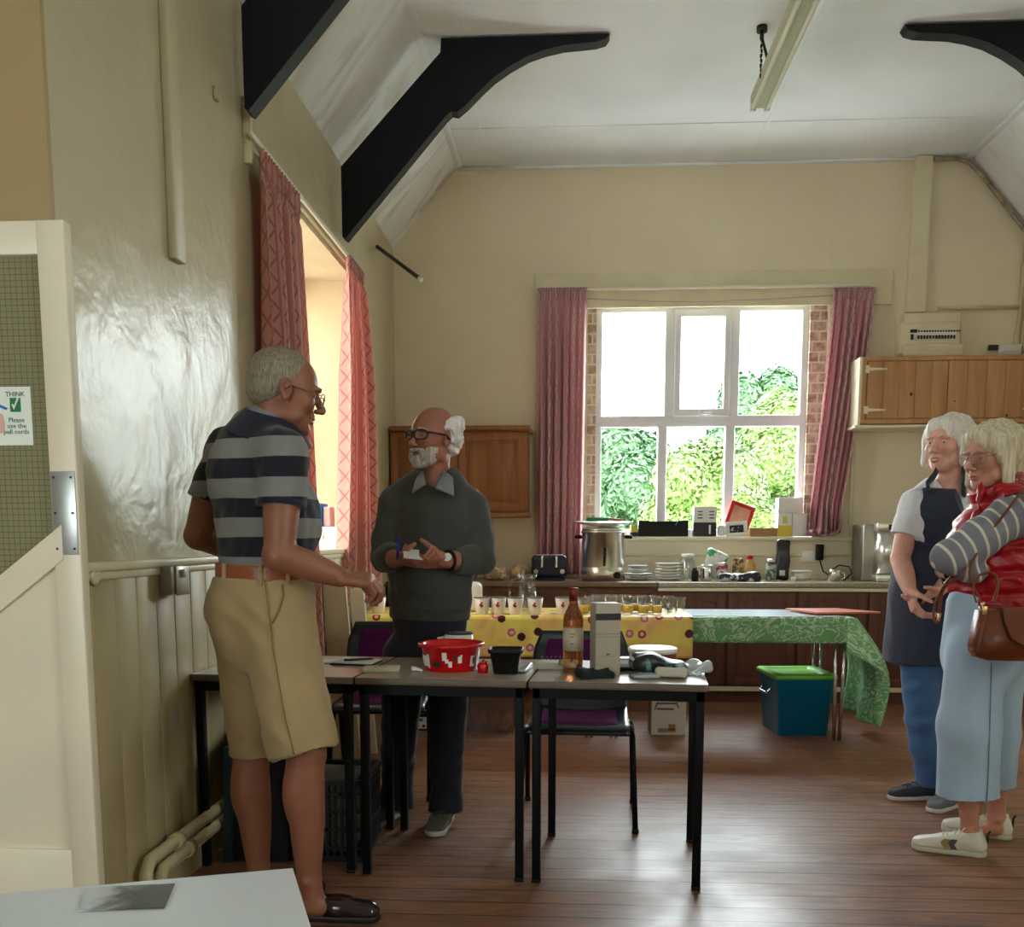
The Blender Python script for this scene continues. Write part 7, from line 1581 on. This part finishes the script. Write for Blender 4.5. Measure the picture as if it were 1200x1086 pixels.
da = A((LE-LS).normalized()); l0 = A(LS); fo = wob(62, 40, .006, (1, 1, 1)); sdfobj('striped_top', S, m_st, root, .005, disp=fo, attrs={'along': lambda p: (p-l0)@da+.02*np.sin(((p-l0)@A((0, 0, 1)))*9)})
m_vest = bpy.data.materials.new('red_quilted_nylon'); m_vest.use_nodes = True; t = NT(m_vest); n = t.noise(t.co(), 9, 4, .8); t.base(t.ramp(n, [(.3, srgb(150, 6, 22)), (.7, srgb(190, 16, 36))])); t.b.inputs['Roughness'].default_value = .33; t.bump(n, .5, .02)
S = SDF(.02); S.path([P4_(1166, 722), P4_(1168, 670), P4_(1174, 620), P4_(1178, 600)], [.185, .178, .165, .13], n=f4, sq=.88); S.path([P4_(1190, 590, -.13), P4_(1182, 574, .0), P4_(1176, 590, .14)], [.062, .070, .062], k=.03)
S.ell(P4_(1148, 640, .0), (.12, .13, .12), k=.05); S.cone(P4_(1174, 592, -.0), P4_(1160, 566, -.0), .092, .088, k=.02, cut=1); S.cone(P4_(1173, 585, .0), P4_(1163, 550, -.0), .068, .078, op='s', k=.008); S.path([P4_(1150, 566, -.055), P4_(1146, 600, -.10), P4_(1128, 640, -.11)], [.012, .014, .012], k=.015)
S.cone(LS+V((.01, -.03, .0)), LS.lerp(LE, .45)+V((0, -.04, 0)), .085, .075, op='s', k=.01)
S.plane(P4_(1166, 728), (0, 0, -1), .008)
zq = P4_(0, 728).z
def quilt(p):
    z = p[:, 2]-zq+.01*np.sin(p[:, 0]*14); return -.010*np.exp(-((z % .085)-.0425)**2/(2*.010**2))+.0
fo = wob(63, 30, .004); fo2 = wob(64, 90, .003); sdfobj('red_vest', S, m_vest, root, .005, disp=lambda p: quilt(p)+fo(p)+fo2(p))
m_tr = clothmat('pale_blue_cotton', srgb(176, 204, 230), .85); S = SDF(.03); S.cone(P4_(1158, 715), P4_(1152, 765), .158, .165, n=f4, sq=.88, k=0)
S.path([hipL, kL, kL.lerp(aL, .5)], [.092, .075, .07]); S.path([hipR, kR, kR.lerp(aR, .4)], [.092, .075, .07]); S.path([P4_(1146, 760, -.06), P4_(1136, 850, -.07), P4_(1134, 932, -.06)], [.108, .108, .118], n=V((.3, 1, 0)), sq=.85, k=.03, cut=1); S.path([P4_(1164, 760, .08), P4_(1164, 850, .10), P4_(1164, 920, .12)], [.088, .080, .084], n=V((.3, 1, 0)), sq=.85, k=.015, cut=1)
S.cone(P4_(1135, 915, -.06), P4_(1135, 950, -.06), .098, .108, op='s', k=.003, n=V((.3, 1, 0)), sq=.85); S.cone(P4_(1163, 895, .12), P4_(1163, 935, .12), .07, .080, op='s', k=.003, n=V((.3, 1, 0)), sq=.85)
fo = wob(65, 24, .008, (1, 1, .35)); tro = sdfobj('cropped_trousers', S, m_tr, root, .0055, disp=fo)
b = MB(); b.tube([p+V((0, -.003, 0)) for p in on(S, [P4_(x, y) for x, y in ((1140, 770), (1139, 830), (1138, 880), (1136, 926))])], .0025, 5); part('side_seam', b, M('blue_seam', srgb(120, 140, 170), .9), tro)
m_tnr = M('white_trainer_leather', srgb(226, 222, 206), .4); m_sl = M('cream_sole', srgb(206, 200, 178), .6)
for a_, z in ((aL, 0), (aR, 1)):
    tip = PZ(1067, 993, 0) if z == 0 else PZ(1102, 972, 0); hl = PZ(1156, 1004, 0) if z == 0 else PZ(1186, 984, 0)
    up, Fs = shoe('shoe', root, hl, tip, .042, .102, m_tnr, m_sl, lace=m_tnr)
    b = MB(); s = 1 if z == 0 else 1
    if z == 0:
        for k_, (mt, y0) in enumerate(((0, .105), (1, .13))): b.prism([(y0, .028), (y0+.022, .028), (y0+.034, .05), (y0+.022, .064), (y0, .064), (y0+.010, .045)], 'x', .030, .0475, mi=k_)
        b.xf(Matrix.Translation(Fs.C) @ (Matrix((-Fs.r, Fs.f, Fs.u)).transposed().to_4x4())); part('side_stripe', b, [M('dark_stripe', srgb(80, 74, 80), .6), M('gold_stripe', srgb(160, 140, 84), .5)], up, 'grey and gold side stripes')
    b = MB(); b.tube([Fs.w((0, .002, .05)), Fs.w((0, .0, .09)), Fs.w((0, -.008, .104))], .005, 6); part('heel_tab', b, m_dark, up, 'dark heel pull tab')
b = MB(); q = P4_(1108, 674, -.13); b.tube([q+V((.0, .03*math.cos(a), .03*math.sin(a))) for a in [i*PI/8 for i in range(16)]], .007, 8, closed=True); b.cyl(q+V((0, -.028, .006)), q+V((-.0, -.042, .008)), .019, n=20); part('watch', b, m_blackp, root, 'black wristwatch')
# shoulder bag hanging at her side
m_bag = M('brown_bag_leather', srgb(122, 62, 34), .38, bump=(40, .15), var=(8, .15)); bx_ = P4_(1180, 740, -.31)
root = thing('handbag', 'brown leather shoulder bag hanging at the side of the woman in red', 'handbag', tuple(bx_-V((0, 0, .1))))
R_b = Matrix.Translation(bx_) @ Euler((0, .03, .12)).to_matrix().to_4x4()
b = MB(); b.prism([(-.115, -.085), (-.125, -.06), (-.105, .085), (.16, .085), (.16, -.10), (-.09, -.10)], 'y', -.045, .045); bmesh.ops.bevel(b.bm, geom=b.bm.edges[:], offset=.012, segments=3, affect='EDGES'); [setattr(f_, 'smooth', True) for f_ in b.bm.faces]; b.xf(R_b); bagb = part('bag_body', b, m_bag, root)
b = MB(); b.prism([(-.06, .09), (.16, .09), (.16, -.03), (.03, -.045), (-.02, -.02), (-.05, .04)], 'y', -.056, -.046); b.xf(R_b); fl = part('flap', b, m_bag, root); b = MB(); b.tube([R_b @ V(p) for p in ((-.058, -.058, .086), (-.048, -.059, .04), (-.018, -.059, -.02), (.03, -.059, -.043), (.15, -.059, -.03))], .0025, 6); part('stitched_edge', b, M('dark_leather_edge', srgb(60, 26, 16), .5), fl)
b = MB(); b.cyl(R_b @ V((.075, -.062, -.02)), R_b @ V((.11, -.062, -.022)), .004, n=8); part('clasp', b, m_gold, fl)
b = MB(); b.tube(spl([R_b @ V((-.10, 0, .08)), P4_(1148, 700, -.30), P4_(1136, 672, -.27), P4_(1150, 640, -.235), P4_(1190, 585, -.24), P4_(1200, 575, -.2)]), .009, 8, flat=.35); b.tube([P4_(1200, 575, -.2), P4_(1215, 620, -.25), R_b @ V((.13, 0, .08))], .009, 8, flat=.35); part('shoulder_strap', b, m_bag, root)
b = MB(); b.tube(spl([P4_(1144, 706, -.315), P4_(1141, 690, -.30), P4_(1146, 675, -.285), P4_(1164, 672, -.28), P4_(1169, 688, -.285), P4_(1164, 706, -.30)]), .006, 8, flat=.5); part('carry_handle', b, m_bag, root)
b = MB(); b.tube(spl([P4_(1117, 672, -.22), P4_(1104, 690, -.215), P4_(1096, 708, -.205), P4_(1094, 724, -.2), P4_(1099, 729, -.2), P4_(1101, 715, -.205), P4_(1104, 695, -.21), P4_(1112, 680, -.22)]), .0075, 8, flat=.4); part('loose_strap', b, m_bag, root, 'loose strap with a brass buckle')
b = MB(); b.box(P4_(1100, 723, -.205), (.014, .008, .03), (0, .1, 0), .002); part('buckle', b, m_gold, root)
b = MB(); b.box(R_b @ V((-.105, -.03, .075)), (.016, .01, .03), None, .002); b.cyl(R_b @ V((-.10, 0, .08)), R_b @ V((-.10, -.01, .105)), .006); part('buckle', b, m_gold, root)
